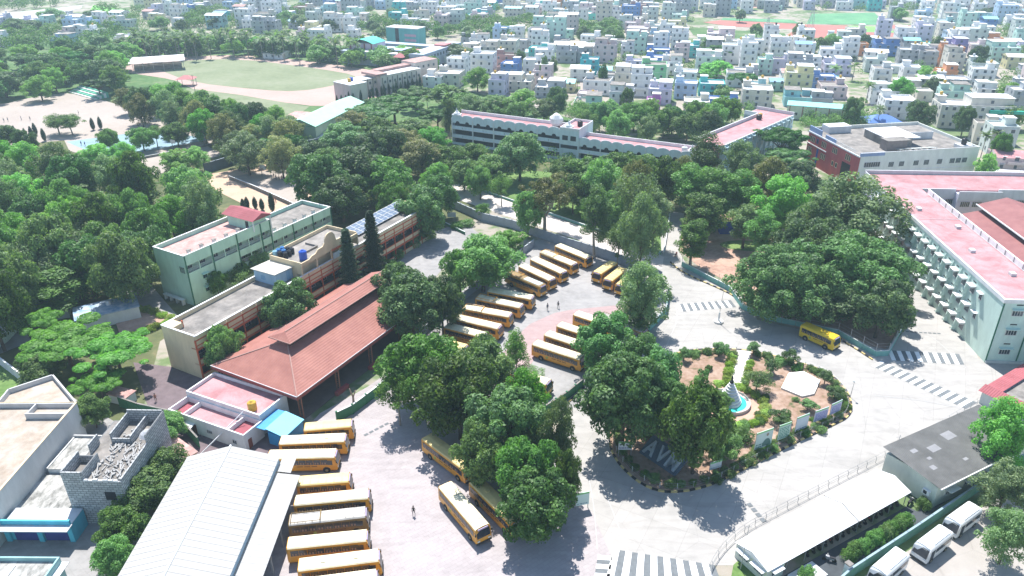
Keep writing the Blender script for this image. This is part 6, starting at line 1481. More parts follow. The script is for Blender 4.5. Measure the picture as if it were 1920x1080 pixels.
# ------------------------------------------------------------------ trees
LM = {
 'dome': leafmat('leaf_mid_green', (0.040, 0.120, 0.025), (0.189, 0.361, 0.066), 0.42, 1.3),
 'dense': leafmat('leaf_dark_green', (0.025, 0.087, 0.022), (0.127, 0.282, 0.051), 0.34, 1.2),
 'bright': leafmat('leaf_bright_green', (0.076, 0.238, 0.028), (0.228, 0.505, 0.073), 0.48, 1.3),
 'grey': leafmat('leaf_grey_green', (0.063, 0.132, 0.047), (0.215, 0.325, 0.120), 0.39, 1.5),
 'olive': leafmat('leaf_olive', (0.069, 0.107, 0.025), (0.315, 0.312, 0.108), 0.38, 1.5),
 'conifer': leafmat('leaf_blue_black', (0.015, 0.045, 0.022), (0.056, 0.114, 0.048), 0.21, 1.0),
 'palm': leafmat('leaf_palm', (0.063, 0.138, 0.051), (0.201, 0.300, 0.108), 0.39, 1.0),
 'lime': leafmat('leaf_lime_hedge', (0.136, 0.261, 0.020), (0.369, 0.517, 0.046), 0.44, .6),
}
M_bark = mat('bark', (0.14, 0.105, 0.08), .95, .2, .6, .3); M_barkp = mat('pale_bark', (0.34, 0.31, 0.27), .9, .15, .6, .2)
def leaves_mesh(name, C, Rr, n, size, mt, seed, up=.35, flat=1.0, jit=.55, hollow=.55):
    """C: clump centres, Rr: clump radii; n leaves spread over clump surfaces, each leaf a small bent quad"""
    rg = np.random.default_rng(seed); C = np.array(C, float); Rr = np.array(Rr, float)
    wgt = Rr**2; idx = rg.choice(len(C), n, p=wgt/wgt.sum())
    d = rg.normal(size=(n, 3)); d[:, 2] = d[:, 2]*.9+up; d /= np.linalg.norm(d, axis=1)[:, None]
    rad = Rr[idx]*(hollow+(1.08-hollow)*rg.random(n)**.5)
    p = C[idx]+d*rad[:, None]*np.array([1, 1, flat])
    nrm = d*1.0+rg.normal(size=(n, 3))*jit; nrm[:, 2] += .35; nrm /= np.linalg.norm(nrm, axis=1)[:, None]
    t = np.cross(nrm, rg.normal(size=(n, 3))); t /= np.linalg.norm(t, axis=1)[:, None]; b = np.cross(nrm, t)
    s = size*(.65+.7*rg.random(n)); a = (t*s[:, None]); c = (b*(s*.55)[:, None])
    v = np.empty((n, 4, 3)); v[:, 0] = p-a; v[:, 1] = p-c+nrm*(s*.12)[:, None]; v[:, 2] = p+a; v[:, 3] = p+c+nrm*(s*.12)[:, None]
    me = bpy.data.meshes.new(name); me.vertices.add(4*n); me.vertices.foreach_set('co', v.reshape(-1))
    me.loops.add(4*n); me.loops.foreach_set('vertex_index', np.arange(4*n, dtype=np.int32))
    me.polygons.add(n); me.polygons.foreach_set('loop_start', np.arange(0, 4*n, 4, dtype=np.int32))
    me.update(calc_edges=True); me.materials.append(mt); return me
def clumps(n, rx, ry, rz, zc, r, seed, shell=.55, zmin=-.6, jitter=.38):
    rd = random.Random(seed); out = []; rs = []
    for i in range(n):
        k = (i+.5)/n; z = 1-(1-zmin)*k; a = i*2.39996+rd.uniform(-.3, .3); q = math.sqrt(max(0, 1-z*z)); s = shell+(1-shell)*rd.random()**.6
        if rd.random() < .18: s *= .5
        out.append((rx*q*s*math.cos(a)*(1+rd.uniform(-jitter, jitter)), ry*q*s*math.sin(a)*(1+rd.uniform(-jitter, jitter)), zc+rz*z*s)); rs.append(r*rd.choice((.55, .75, .95, 1.1, 1.45)))
    return out, rs
def trunk_mesh(H, zc, C, r, mt, nlimb, seed, lean=0.0):
    rd = random.Random(seed); b = MB().m(mt); top = Vector((lean, 0, zc*.55)); b.bar((0, 0, -.1), top*.5, r*1.25, 7, r); b.bar(top*.5, top, r, 7, r*.85)
    cs = sorted(C, key=lambda c: rd.random())[:nlimb]
    for c in cs:
        c = Vector(c); m_ = top.lerp(c, .5)+Vector((rd.uniform(-.3, .3), rd.uniform(-.3, .3), .3)); b.bar(top, m_, r*.55, 5, r*.35); b.bar(m_, c, r*.35, 4, r*.12)
    b.bar(top, (lean, 0, zc*1.1), r*.8, 5, r*.2)
    return b.mesh('trunk')
TP = {}   # kind -> list of (crown mesh, trunk mesh, R0, H0, centre fraction)
def proto(kind, R0, H0, frac, crown, trunk): TP.setdefault(kind, []).append((crown, trunk, R0, H0, frac))
for s in range(3):
    C, Rr = clumps(74, 4.3, 4.3, 3.9, 5.9, 1.05, 10+s, .6, -.85); proto('dome', 5, 10, .6, leaves_mesh('crown', C, Rr, 15000, .23, LM['dome'], s, .5, jit=.7, hollow=.35), trunk_mesh(10, 6, C, .24, M_bark, 9, s))
    C, Rr = clumps(84, 4.0, 4.0, 3.9, 5.6, .95, 20+s, .65, -.85); proto('dense', 4.6, 9.6, .58, leaves_mesh('crown', C, Rr, 17000, .21, LM['dense'], 30+s, .5, jit=.55, hollow=.5), trunk_mesh(10, 5, C, .24, M_bark, 7, s))
for s in range(2):
    C, Rr = clumps(190, 8.2, 8.2, 6.2, 7.4, 1.25, 40+s, .65, -.7); proto('big', 9, 13.5, .6, leaves_mesh('crown', C, Rr, 46000, .25, LM['dense'], 50+s, .5, jit=.65, hollow=.4), trunk_mesh(13, 7, C, .5, M_bark, 18, s))
    C, Rr = clumps(55, 6.2, 6.2, 1.7, 6.6, 1.15, 60+s, .25, -.2); proto('flat', 7, 9, .72, leaves_mesh('crown', C, Rr, 17000, .22, LM['bright'], 70+s, .55, .38, .35), trunk_mesh(9, 6, C, .28, M_bark, 14, s))
    proto('flatdark', 7, 9, .72, leaves_mesh('crown', C, Rr, 17000, .22, leafmat('leaf_umbrella_green', (0.025, 0.10, 0.016), (0.09, 0.27, 0.035), .34), 70+s, .55, .38, .35), trunk_mesh(9, 6, C, .28, M_bark, 14, s))
    C, Rr = clumps(44, 2.6, 2.6, 6.2, 10, 1.05, 80+s, .5, -.9); proto('tall', 3.2, 16.5, .62, leaves_mesh('crown', C, Rr, 10000, .19, LM['grey'], 90+s, .1, jit=.8, hollow=.2), trunk_mesh(16, 11, C, .26, M_barkp, 16, s, .4))
    proto('talldark', 3.2, 16.5, .62, leaves_mesh('crown', C, Rr, 12000, .19, LM['dome'], 95+s, .1, jit=.8, hollow=.2), trunk_mesh(16, 11, C, .26, M_bark, 16, s, .4))
    C, Rr = clumps(30, 3.0, 3.0, 3.6, 6.4, .95, 100+s, .5, -.9); proto('airy', 3.6, 10.5, .62, leaves_mesh('crown', C, Rr, 5200, .17, LM['dome'], 110+s, .1, jit=.9, hollow=.15), trunk_mesh(10, 7, C, .17, M_barkp, 14, s, .2))
    proto('airygrey', 3.6, 10.5, .62, leaves_mesh('crown', C, Rr, 4200, .17, LM['grey'], 112+s, .1, jit=.9, hollow=.15), trunk_mesh(10, 7, C, .17, M_barkp, 14, s, .2))
    C, Rr = clumps(70, 4.2, 4.2, 5.0, 6.9, 1.0, 120+s, .6, -.9); proto('olive', 5, 12, .62, leaves_mesh('crown', C, Rr, 11000, .2, LM['olive'], 130+s, .4, jit=.7, hollow=.3), trunk_mesh(12, 7, C, .24, M_bark, 10, s))
    proto('grey', 5, 12, .62, leaves_mesh('crown', C, Rr, 11000, .2, LM['grey'], 135+s, .4, jit=.7, hollow=.3), trunk_mesh(12, 7, C, .24, M_bark, 10, s))
    proto('bright', 5, 12, .62, leaves_mesh('crown', C, Rr, 13000, .21, LM['bright'], 137+s, .4, jit=.6, hollow=.3), trunk_mesh(12, 7, C, .24, M_bark, 10, s))
    C, Rr = clumps(16, 1.0, 1.0, .85, 2.2, .42, 140+s, .5, -.8); proto('ball', 1.3, 3.1, .7, leaves_mesh('crown', C, Rr, 2600, .10, LM['dense'], 150+s, .4), MB().m(M_bark).bar((0, 0, 0), (0, 0, 2.2), .09, 6, .06).mesh('trunk'))
    C, Rr = clumps(14, .9, .9, .55, .55, .42, 160+s, .5, -.5); proto('bush', 1.2, 1.3, .45, leaves_mesh('crown', C, Rr, 2200, .09, LM['dome'], 170+s, .4), MB().m(M_bark).bar((0, 0, 0), (0, 0, .6), .08, 5, .05).mesh('trunk'))
    proto('lime', 1.2, 1.3, .45, leaves_mesh('crown', C, Rr, 2400, .09, LM['lime'], 175+s, .4), TP['bush'][0][1])
# open multi-stem tree, conifers, cypress, palms
C, Rr = clumps(42, 5.6, 5.0, 3.6, 9.4, .95, 200, .7, -.25); 
def multi():
    b = MB().m(M_barkp); rd = random.Random(5); base = Vector((0, 0, 4.2)); b.bar((0, 0, 0), base, .38, 7, .3)
    for i in range(9):
        a = i*.7; m_ = base+Vector((1.7*math.cos(a), 1.5*math.sin(a), 2.6+rd.uniform(-.5, .6))); b.bar(base+Vector((0, 0, -.1*i)), m_, .16, 5, .11)
        for k in range(4):
            c = Vector(C[(i*4+k) % len(C)]); b.bar(m_, c, .09, 4, .03)
    return b.mesh('trunk')
proto('multi', 6.2, 13, .7, leaves_mesh('crown', C, Rr, 9500, .19, LM['olive'], 201, .4, jit=.8, hollow=.2), multi())
def conifer(seed):
    rg = np.random.default_rng(seed); C = []; Rr = []; b = MB().m(M_bark).bar((0, 0, 0), (0, 0, 15.8), .22, 7, .03); b.m(M_bark)
    for k in range(24):
        z = 1.6+k*.6; r = 2.2*(1-(z-1.2)/15.2)**.75+.12; n = 6
        for i in range(n):
            a = i*2*PI/n+k*.52
            for q in range(5):
                u = (q+.8)/5; C.append((r*u*math.cos(a), r*u*math.sin(a), z-.25*u*u*r+.12*u)); Rr.append(.26+.12*(1-u))
            if k % 2 == 0: b.bar((0, 0, z), (r*math.cos(a), r*math.sin(a), z-.2*r), .04, 3, .015)
    return leaves_mesh('crown', C, Rr, 26000, .12, LM['conifer'], seed, .1, jit=1.2, hollow=.1), b.mesh('trunk')
cr, tr = conifer(300); proto('conifer', 2.3, 16, .5, cr, tr)
C = [(0, 0, .5+.28*k) for k in range(18)]; Rr = [.62*math.sin(PI*min(1, (k+2.5)/19))**.7*(1-.02*k) for k in range(18)]
proto('cypress', .75, 5.8, .5, leaves_mesh('crown', C, Rr, 2600, .10, LM['conifer'], 310, .3, jit=.5), MB().m(M_bark).bar((0, 0, 0), (0, 0, 1), .08, 5).mesh('trunk'))
def palm(seed):
    rd = random.Random(seed); b = MB().m(LM['palm'])
    for i in range(17):
        a = i*2*PI/17+rd.uniform(-.15, .15); el = rd.uniform(-.1, 1.15); L = rd.uniform(2.8, 3.4); p = Vector((0, 0, 8.6)); d = Vector((math.cos(a)*math.cos(el), math.sin(a)*math.cos(el), math.sin(el)))
        side = Vector((-math.sin(a), math.cos(a), 0))
        for k in range(8):
            q = p+d*(L/8); d = (d+Vector((0, 0, -.17))).normalized(); w_ = .55*math.sin(PI*(k+1)/9)+.08
            for s in (-1, 1): b.quad(p, q, q+side*s*w_+Vector((0, 0, -.28*w_-.1))+d*.2, p+side*s*w_*.85+Vector((0, 0, -.28*w_-.1))+d*.25)
            p = q
    return b.mesh('crown'), MB().m(M_barkp).bar((0, 0, 0), (.2, 0, 4.5), .2, 6, .15).bar((.2, 0, 4.5), (0, 0, 8.7), .15, 6, .13).mesh('trunk')
for s in range(2): cr, tr = palm(s); proto('palm', 3.3, 10.3, .84, cr, tr)
# light-weight versions for the far trees
for k, mk_, cl in (('fdome', 'dome', (34, 4.2, 4.2, 4.2, 5.4, 1.35)), ('fdense', 'dense', (34, 4.2, 4.2, 4.2, 5.4, 1.3)), ('fgrey', 'grey', (34, 4.0, 4.0, 4.6, 5.6, 1.3)), ('fbright', 'bright', (34, 4.4, 4.4, 3.8, 5.6, 1.35))):
    for s in range(2):
        C, Rr = clumps(*cl, 400+s); proto(k, 5, 10, .6, leaves_mesh('crown', C, Rr, 3600, .38, LM[mk_], 410+s, .4), MB().m(M_bark).bar((0, 0, 0), (0, 0, 5), .3, 5, .2).mesh('trunk'))
NICE = {'dome': 'round mid-green tree', 'dense': 'dense dark green tree', 'big': 'huge spreading shade tree', 'flat': 'bright green flat-topped tree', 'flatdark': 'umbrella-shaped deep green tree', 'tall': 'tall thin grey-green tree', 'talldark': 'tall dark eucalyptus-like tree',
        'airy': 'thin open-crowned tree', 'airygrey': 'sparse grey-green tree', 'olive': 'olive-brown tree', 'grey': 'grey-green tree', 'bright': 'bright green tree', 'ball': 'clipped ball-shaped tree', 'bush': 'low green shrub', 'lime': 'lime green hedge bush', 'multi': 'open tree with many pale stems',
        'conifer': 'dark tiered conifer', 'cypress': 'narrow dark cypress', 'palm': 'coconut palm', 'fdome': 'round green tree', 'fdense': 'dark green tree', 'fgrey': 'grey-green tree', 'fbright': 'bright green tree'}
CATN = {'bush': ('shrub', 'shrub'), 'lime': ('hedge_bush', 'hedge bush'), 'palm': ('palm_tree', 'palm tree'), 'conifer': ('conifer_tree', 'tree'), 'tall': ('eucalyptus_tree', 'tree'), 'talldark': ('eucalyptus_tree', 'tree'), 'grey': ('eucalyptus_tree', 'tree'), 'fgrey': ('eucalyptus_tree', 'tree'), 'flat': ('flame_tree', 'tree'), 'flatdark': ('rain_tree', 'tree'), 'airy': ('young_tree', 'tree'), 'airygrey': ('young_tree', 'tree'), 'ball': ('topiary_tree', 'tree'), 'cypress': ('cypress_tree', 'tree')}
TALLK = {'dome', 'dense', 'big', 'bright', 'grey', 'olive', 'airy', 'airygrey'}
def label_fixed(l): return bool(l) and ('right edge' in l or 'beside the mint' in l and False)
TREES = []; ntree = [0]
def T(kind, cx, cy, w_, h, label=None, group=None, rnd=random):
    if h > 6.4 and kind in TALLK and not label_fixed(label): h *= 1.08 if kind == 'big' else (1.38 if cy > 330 else 1.2)
    vs = TP[kind]; cr, tr, R0, H0, fr_ = vs[ntree[0] % len(vs)]; ntree[0] += 1
    p = P(cx, cy, h*fr_); R = w_/2/pxm(p.x, p.y, p.z)
    nm, cat = CATN.get(kind, ('shade_tree', 'tree'))
    t = thing(nm, label or '', cat, (p.x, p.y, 0), rnd.uniform(0, 6.28), group)
    s = R/R0; sz = h/H0; t.scale = (s, s, sz)
    inst('crown', cr, t); inst('trunk', tr, t)
    if not label: LABELLED.append([t, NICE[kind], cat, None, None])
    TREES.append((p.x, p.y, R)); return t
def inside_(x, y, poly):
    c = False; j = len(poly)-1
    for i in range(len(poly)):
        if (poly[i][1] > y) != (poly[j][1] > y) and x < (poly[j][0]-poly[i][0])*(y-poly[i][1])/(poly[j][1]-poly[i][1])+poly[i][0]: c = not c
        j = i
    return c
# central island over the buses
T('dome', 785, 690, 150, 10, 'round green tree at the left end of the central tree island'); T('dome', 860, 742, 150, 10.5); T('airy', 745, 735, 80, 8, 'small open tree hanging over the paving left of the central tree island')
T('dome', 905, 690, 120, 9.5); T('dense', 955, 800, 150, 10); T('dome', 905, 850, 105, 8.5); T('dome', 990, 885, 120, 9, 'round tree over the noses of two buses at the front of the central island'); T('bright', 985, 745, 90, 9); T('dense', 1005, 945, 150, 8, 'dense round tree at the front tip of the central tree island')
T('grey', 1045, 815, 80, 11, 'tall feathery grey-green tree at the right side of the central tree island'); T('dome', 1065, 900, 50, 8)
T('airy', 968, 655, 58, 8.5, 'thin young tree standing in the middle of the parking yard beside the pink paving'); T('airygrey', 1000, 700, 46, 4)
T('dense', 1132, 640, 108, 8, 'dense round tree in front of the buses at the centre of the parking yard')
T('dense', 1172, 750, 165, 12, 'big dark tree with light leaf tips at the left end of the roundabout garden'); T('dense', 1228, 712, 100, 9); T('dense', 1190, 690, 100, 9); T('dense', 1248, 768, 95, 8.5); T('dome', 1310, 796, 130, 11.5, 'round tree in front of the fountain in the roundabout garden'); T('dome', 1352, 835, 70, 5); T('bush', 1388, 815, 46, 2.2)
T('grey', 1205, 548, 105, 11, 'bright open-crowned tree beside the short buses at the right of the parking yard'); T('airy', 1200, 590, 95, 6)
T('dense', 772, 575, 125, 10, 'dense dark tree with yellowish tips at the corner of the tiled hall'); T('dense', 828, 568, 80, 9); T('dense', 745, 545, 85, 9)
T('dome', 905, 488, 135, 9.5, 'broad round tree between the driveway and the wall-side bus row'); T('dome', 862, 505, 70, 8); T('bright', 955, 450, 70, 6)
T('multi', 1022, 372, 118, 14, 'open tree with many pale stems behind the far end of the parking yard'); T('dome', 990, 395, 60, 9); T('tall', 1118, 400, 60, 19); T('airy', 1160, 445, 70, 9); T('grey', 1205, 430, 90, 15); T('airygrey', 1195, 370, 85, 15); T('tall', 1230, 400, 60, 16)
# the great shade trees in the park
T('big', 1470, 525, 190, 13, 'left one of the huge shade trees beside the mint green block'); T('big', 1600, 500, 210, 14, 'right one of the huge shade trees, touching the awnings of the mint green block'); T('big', 1515, 548, 175, 8, 'front one of the huge shade trees, leaning over the lemon yellow bus'); T('dense', 1655, 575, 110, 9); T('big', 1530, 465, 160, 14)
T('grey', 1600, 395, 185, 15, 'large grey-green tree in front of the red and cream office building'); T('bright', 1468, 375, 115, 12, 'bright green tree left of the large grey-green tree in the park'); T('grey', 1530, 420, 100, 12)
T('talldark', 1300, 350, 75, 17); T('talldark', 1345, 360, 80, 17); T('talldark', 1385, 360, 75, 16); T('talldark', 1320, 400, 80, 14); T('talldark', 1400, 415, 60, 12); T('olive', 1440, 340, 85, 12); T('talldark', 1430, 430, 60, 13); T('talldark', 1300, 445, 60, 12); T('dense', 1495, 335, 70, 8); T('dense', 1560, 356, 80, 6)
T('tall', 1318, 295, 70, 20, 'tall grey tree rising at the corner of the arcaded building and the pink-roofed block'); T('grey', 1390, 305, 80, 13)
T('flatdark', 1470, 258, 105, 13, 'broad umbrella-shaped tree between the pink-roofed block and the red office building'); T('flatdark', 1475, 292, 100, 9)
for a in ((925, 318, 70, 8), (1100, 322, 90, 9), (1160, 318, 95, 10), (1215, 322, 80, 9), (1060, 320, 60, 8), (1130, 340, 80, 11), (1245, 340, 70, 11)): T('dome', *a)
T('dense', 975, 290, 95, 12.5, 'round dark tree standing before the middle of the arcaded building'); T('olive', 1192, 345, 70, 13); T('olive', 1280, 330, 60, 12); T('olive', 1050, 350, 70, 8)
for a in (('olive', 790, 290, 90, 10), ('dense', 715, 275, 85, 11), ('olive', 665, 235, 80, 10), ('flatdark', 738, 195, 125, 12), ('flatdark', 820, 215, 80, 9), ('dome', 770, 245, 90, 8), ('dome', 835, 298, 80, 8), ('dome', 885, 292, 64, 7), ('tall', 842, 215, 28, 16), ('dome', 610, 305, 60, 9), ('dome', 955, 205, 60, 8), ('fdome', 860, 190, 60, 8), ('dense', 590, 290, 70, 9), ('bright', 810, 262, 70, 9), ('olive', 760, 268, 80, 9), ('dome', 700, 245, 80, 9), ('dense', 640, 260, 80, 9), ('dome', 830, 175, 60, 8), ('flatdark', 780, 175, 80, 10), ('flatdark', 700, 210, 110, 11), ('grey', 885, 198, 70, 9), ('grey', 925, 197, 70, 9), ('bright', 980, 188, 65, 9), ('grey', 1020, 203, 60, 8), ('dense', 1045, 190, 36, 11),
          ('dense', 600, 340, 110, 12), ('dense', 665, 325, 120, 13), ('dome', 720, 335, 100, 10), ('dense', 640, 370, 100, 9), ('dome', 735, 370, 70, 8), ('dense', 790, 395, 90, 10), ('dense', 825, 365, 70, 9), ('bright', 820, 330, 60, 8), ('dome', 870, 325, 60, 8), ('dome', 900, 340, 50, 7), ('airy', 940, 350, 40, 7), ('airy', 905, 392, 30, 5), ('dome', 1075, 360, 60, 8), ('bright', 1100, 385, 50, 6), ('dome', 1150, 385, 60, 7), ('flatdark', 1180, 430, 60, 5),
          ('dense', 785, 430, 60, 5), ('bush', 770, 455, 36, 2.2), ('bush', 800, 440, 36, 2), ('bush', 745, 478, 30, 2), ('bush', 875, 418, 30, 1.6), ('bush', 858, 424, 26, 1.6), ('airy', 735, 450, 34, 6), ('bush', 725, 500, 40, 2.4), ('bush', 700, 520, 40, 2.4)): T(*a)
T('conifer', 654, 494, 52, 17, 'dark tiered conifer left of the pair in front of the cream school block'); T('conifer', 699, 464, 52, 18.5, 'dark tiered conifer right of the pair in front of the cream school block')
T('dense', 540, 578, 95, 8.5, 'dense round tree between the cream school block and the tiled hall'); T('dome', 415, 650, 72, 7.5, 'feathery tree at the near corner of the cream school block'); T('dome', 405, 528, 38, 6); T('airy', 440, 520, 50, 5); T('dome', 478, 490, 60, 5.5); T('dome', 450, 505, 40, 5)
T('tall', 218, 505, 70, 15, 'tall dark-stemmed tree in front of the green school block'); T('flat', 120, 640, 175, 8, 'bright green spreading tree, left of the pair at the lower left'); T('flat', 215, 655, 165, 8, 'bright green spreading tree, right of the pair beside the cream end wall'); T('flat', 75, 600, 90, 7); T('dome', 75, 690, 90, 6); T('flat', 185, 715, 110, 5.5)
T('dome', 172, 770, 62, 6, 'tree with pale blossom behind the unfinished block house'); T('dome', 315, 800, 68, 5); T('dome', 268, 915, 112, 6.3, 'upper tree of the clump between the block house and the big white shed'); T('dome', 308, 878, 88, 6.3); T('dome', 228, 985, 92, 6.3, 'lower tree of the clump between the block house and the big white shed'); T('dome', 208, 1045, 74, 6.2)
T('bright', 1885, 808, 112, 13, 'bright green tree overlapping the dark asbestos roof at the right edge'); T('grey', 1890, 910, 105, 9, 'grey-green tree over the street, upper of two at the right edge'); T('grey', 1895, 1000, 100, 9, 'grey-green tree over the street, lower of two at the right edge')
T('bush', 1732, 945, 26, 1.8, 'small round shrub at the corner of the pale dark-roofed house'); T('bush', 1510, 1078, 34, 2.2, 'small shrub beside the ramp of the cycle shelter')
for i in range(9): T('bush', 1592+i*13.2, 1040-i*8.3, 30, 1.9, None, 'hedge along the cycle shelter')
# garden ball trees, hedges and shrubs
for a in ((1284, 660, 26), (1350, 652, 28), (1414, 650, 28), (1482, 667, 30), (1549, 703, 30), (1566, 736, 36), (1516, 757, 36), (1465, 779, 40), (1447, 684, 36), (1320, 702, 20)): T('ball', a[0], a[1], a[2], 3.0 if a[1] < 720 else 2.2)
T('airy', 1420, 712, 60, 4.6, 'small open tree right of the fountain in the garden'); T('dome', 1352, 750, 40, 3.5, 'small round tree touching the fountain basin')
for i in range(7): T('lime', 1374-i*2.2, 668+i*8.6, 20, 1.0, None, 'lime hedge beside the garden path')
for i in range(6): T('lime', 1407-i*2.2, 680+i*8, 16, 1.0, None, 'lime hedge beside the garden path')
for k in range(13):
    a = -1.9+k*.29; c = P(1366, 757); q = S(c.x+6.2*math.cos(a), c.y+6.2*math.sin(a)); T('lime', q[0], q[1], 23, .9, None, 'lime hedge ringing the fountain')
acc = 0
for u, v in zip(gseg, gseg[1:]):
    L = (Vector(v)-Vector(u)).length
    while acc < L:
        q = Vector(u)+(Vector(v)-Vector(u))*(acc/L); c_ = P(1370, 775); q = q+(c_-q).normalized()*1.5; s_ = S(q.x, q.y, .5); acc += 2.1
        if not (1375 < s_[0] < 1420 and s_[1] < 700): T('bush', s_[0], s_[1], 19, 1.0, None, 'hedge inside the garden kerb')
    acc -= L
rg = random.Random(8)
for k in range(46):
    x, y = rg.uniform(1190, 1585), rg.uniform(668, 905)
    if inside_(x, y, [(1200, 700), (1300, 672), (1370, 668), (1400, 672), (1500, 690), (1575, 750), (1560, 785), (1400, 855), (1290, 900), (1200, 885), (1170, 830)]) and not inside_(x, y, [(1325, 735), (1380, 660), (1410, 665), (1410, 790), (1330, 790)]) and not inside_(x, y, [(1450, 695), (1545, 700), (1535, 755), (1450, 740)]) and not inside_(x, y, [(1190, 820), (1290, 840), (1280, 900), (1190, 900)]): T('bush', x, y, rg.uniform(12, 26), rg.uniform(.5, 1.2), None, None, rg)
for (x, y, w_) in ((1310, 712, 20), (1330, 690, 16), (1395, 795, 24), (1300, 740, 26), (1435, 745, 16), (1500, 690, 14), (1425, 790, 20), (1400, 865, 34), (1428, 852, 26), (1450, 842, 20), (1578, 745, 24), (1590, 762, 20), (1300, 665, 24), (1325, 660, 20), (1375, 664, 20), (1440, 668, 24), (1465, 678, 24), (1530, 695, 20), (1540, 805, 22), (1345, 900, 26), (1370, 888, 22), (1260, 905, 26), (1225, 895, 24), (1480, 825, 20), (1510, 812, 20)): T('bush', x, y, w_, 1.1)
# flower bed by the green block
sheet('flower_bed', [(215, 600), (262, 577), (318, 590), (322, 605), (270, 625), (225, 628)], .06, M_red)
for (x, y) in ((225, 595), (240, 588), (256, 580), (272, 580), (288, 585), (304, 590), (318, 597), (310, 606), (295, 610), (280, 616), (265, 622), (250, 628)): T('lime', x, y, 22, 1.1, None, 'hedge round the red flower bed')
# left wood and other groves
def inside(x, y, poly):
    c = False; j = len(poly)-1
    for i in range(len(poly)):
        if (poly[i][1] > y) != (poly[j][1] > y) and x < (poly[j][0]-poly[i][0])*(y-poly[i][1])/(poly[j][1]-poly[i][1])+poly[i][0]: c = not c
        j = i
    return c
def grove(poly, kinds, rad, hh_, seed, lo=.72, group=None, maxn=200):
    """scatter trees over a photo outline with world spacing rad*2*lo"""
    rd = random.Random(seed); xs = [p[0] for p in poly]; ys = [p[1] for p in poly]; pts = []; tries = 0
    while tries < 6000 and len(pts) < maxn:
        tries += 1; x = rd.uniform(min(xs), max(xs)); y = rd.uniform(min(ys), max(ys))
        if not inside(x, y, poly): continue
        h = rd.uniform(*hh_); R = rd.uniform(*rad); p = P(x, y, h*.62)
        if any((p.x-q[0])**2+(p.y-q[1])**2 < ((R+q[2])*lo)**2 for q in pts): continue
        pts.append((p.x, p.y, R, x, y, h))
    for q in sorted(pts, key=lambda q: q[4]): T(rd.choice(kinds), q[3], q[4], 2*q[2]*pxm(q[0], q[1], q[5]*.6), q[5], None, group, rd)
    return pts
grove([(-40, 285), (60, 290), (140, 300), (200, 325), (300, 345), (400, 355), (410, 385), (300, 440), (275, 470), (262, 505), (180, 530), (80, 555), (-40, 580)], ['dome', 'dome', 'grey', 'dense', 'bright', 'talldark'], (4.6, 6.8), (9, 13), 1, .66, 'wood on the left', 40)
for (x, y, w_, h) in ((60, 500, 110, 9), (130, 470, 100, 10), (30, 440, 90, 9), (180, 440, 90, 9), (110, 420, 90, 9), (230, 420, 80, 9), (20, 540, 90, 8), (250, 470, 60, 8), (330, 400, 80, 8), (370, 420, 60, 7)): T('bright' if (x+y)%4 else 'grey', x, y, w_, h, None, 'wood on the left')
grove([(-30, 88), (60, 92), (160, 96), (222, 104), (222, 140), (225, 165), (210, 160), (130, 156), (0, 172), (-40, 190)], ['dome', 'dense', 'bright', 'flatdark'], (6, 9), (9, 12), 2, .62, 'trees behind the sand ground', 30)
grove([(215, 180), (260, 172), (320, 168), (345, 185), (400, 200), (500, 215), (560, 235), (575, 275), (540, 285), (440, 290), (400, 240), (330, 215), (230, 205)], ['dense', 'dome', 'flatdark', 'grey', 'olive', 'bright'], (5.0, 7.2), (9, 12), 3, .6, 'trees between the courts and the sports field', 30)
for (x, y, w_, k) in ((105, 228, 55, 'airy'), (130, 228, 50, 'airy'), (203, 260, 40, 'dome'), (265, 258, 50, 'dome'), (330, 250, 50, 'dome'), (180, 288, 60, 'bright'), (232, 285, 50, 'bright'), (330, 300, 70, 'bright'), (365, 295, 50, 'bright'), (290, 250, 36, 'airy'), (45, 265, 40, 'dense'), (10, 255, 50, 'dense'), (560, 300, 50, 'dome')): T(k, x, y, w_, 7)
for (x, y) in ((57, 246), (46, 250), (26, 245), (64, 240), (172, 230), (186, 228), (80, 250)): T('cypress', x, y, 11, 6)
for (x, y) in ((462, 378), (477, 378), (490, 381), (508, 376), (455, 381)): T('cypress', x, y, 13 if x != 508 else 16, 4.5 if x != 508 else 7)
for i in range(24): T('cypress', 632+i*7.4+(i % 3), 190-i*1.75-(i % 2)*2, 7.5, 6.0 if i % 3 else 8.0)
grove([(225, 82), (420, 71), (700, 87), (830, 107), (850, 120), (745, 121), (620, 102), (450, 86), (290, 95), (230, 106)], ['fdome', 'fdense', 'fdome', 'fbright'], (5.5, 7), (8, 10), 5, .58, 'row of trees behind the running track', 40)
grove([(240, 56), (560, 60), (690, 74), (660, 84), (420, 72), (240, 80)], ['palm'], (3.6, 4.4), (11, 14), 6, .55, 'coconut grove beyond the running track', 90)
for (x, y) in ((838, 178), (850, 170), (868, 172), (800, 185), (1567, 128), (1603, 122), (1630, 160), (1325, 75), (1850, 255), (1870, 250), (1650, 205)): T('palm', x, y, 30, 9)

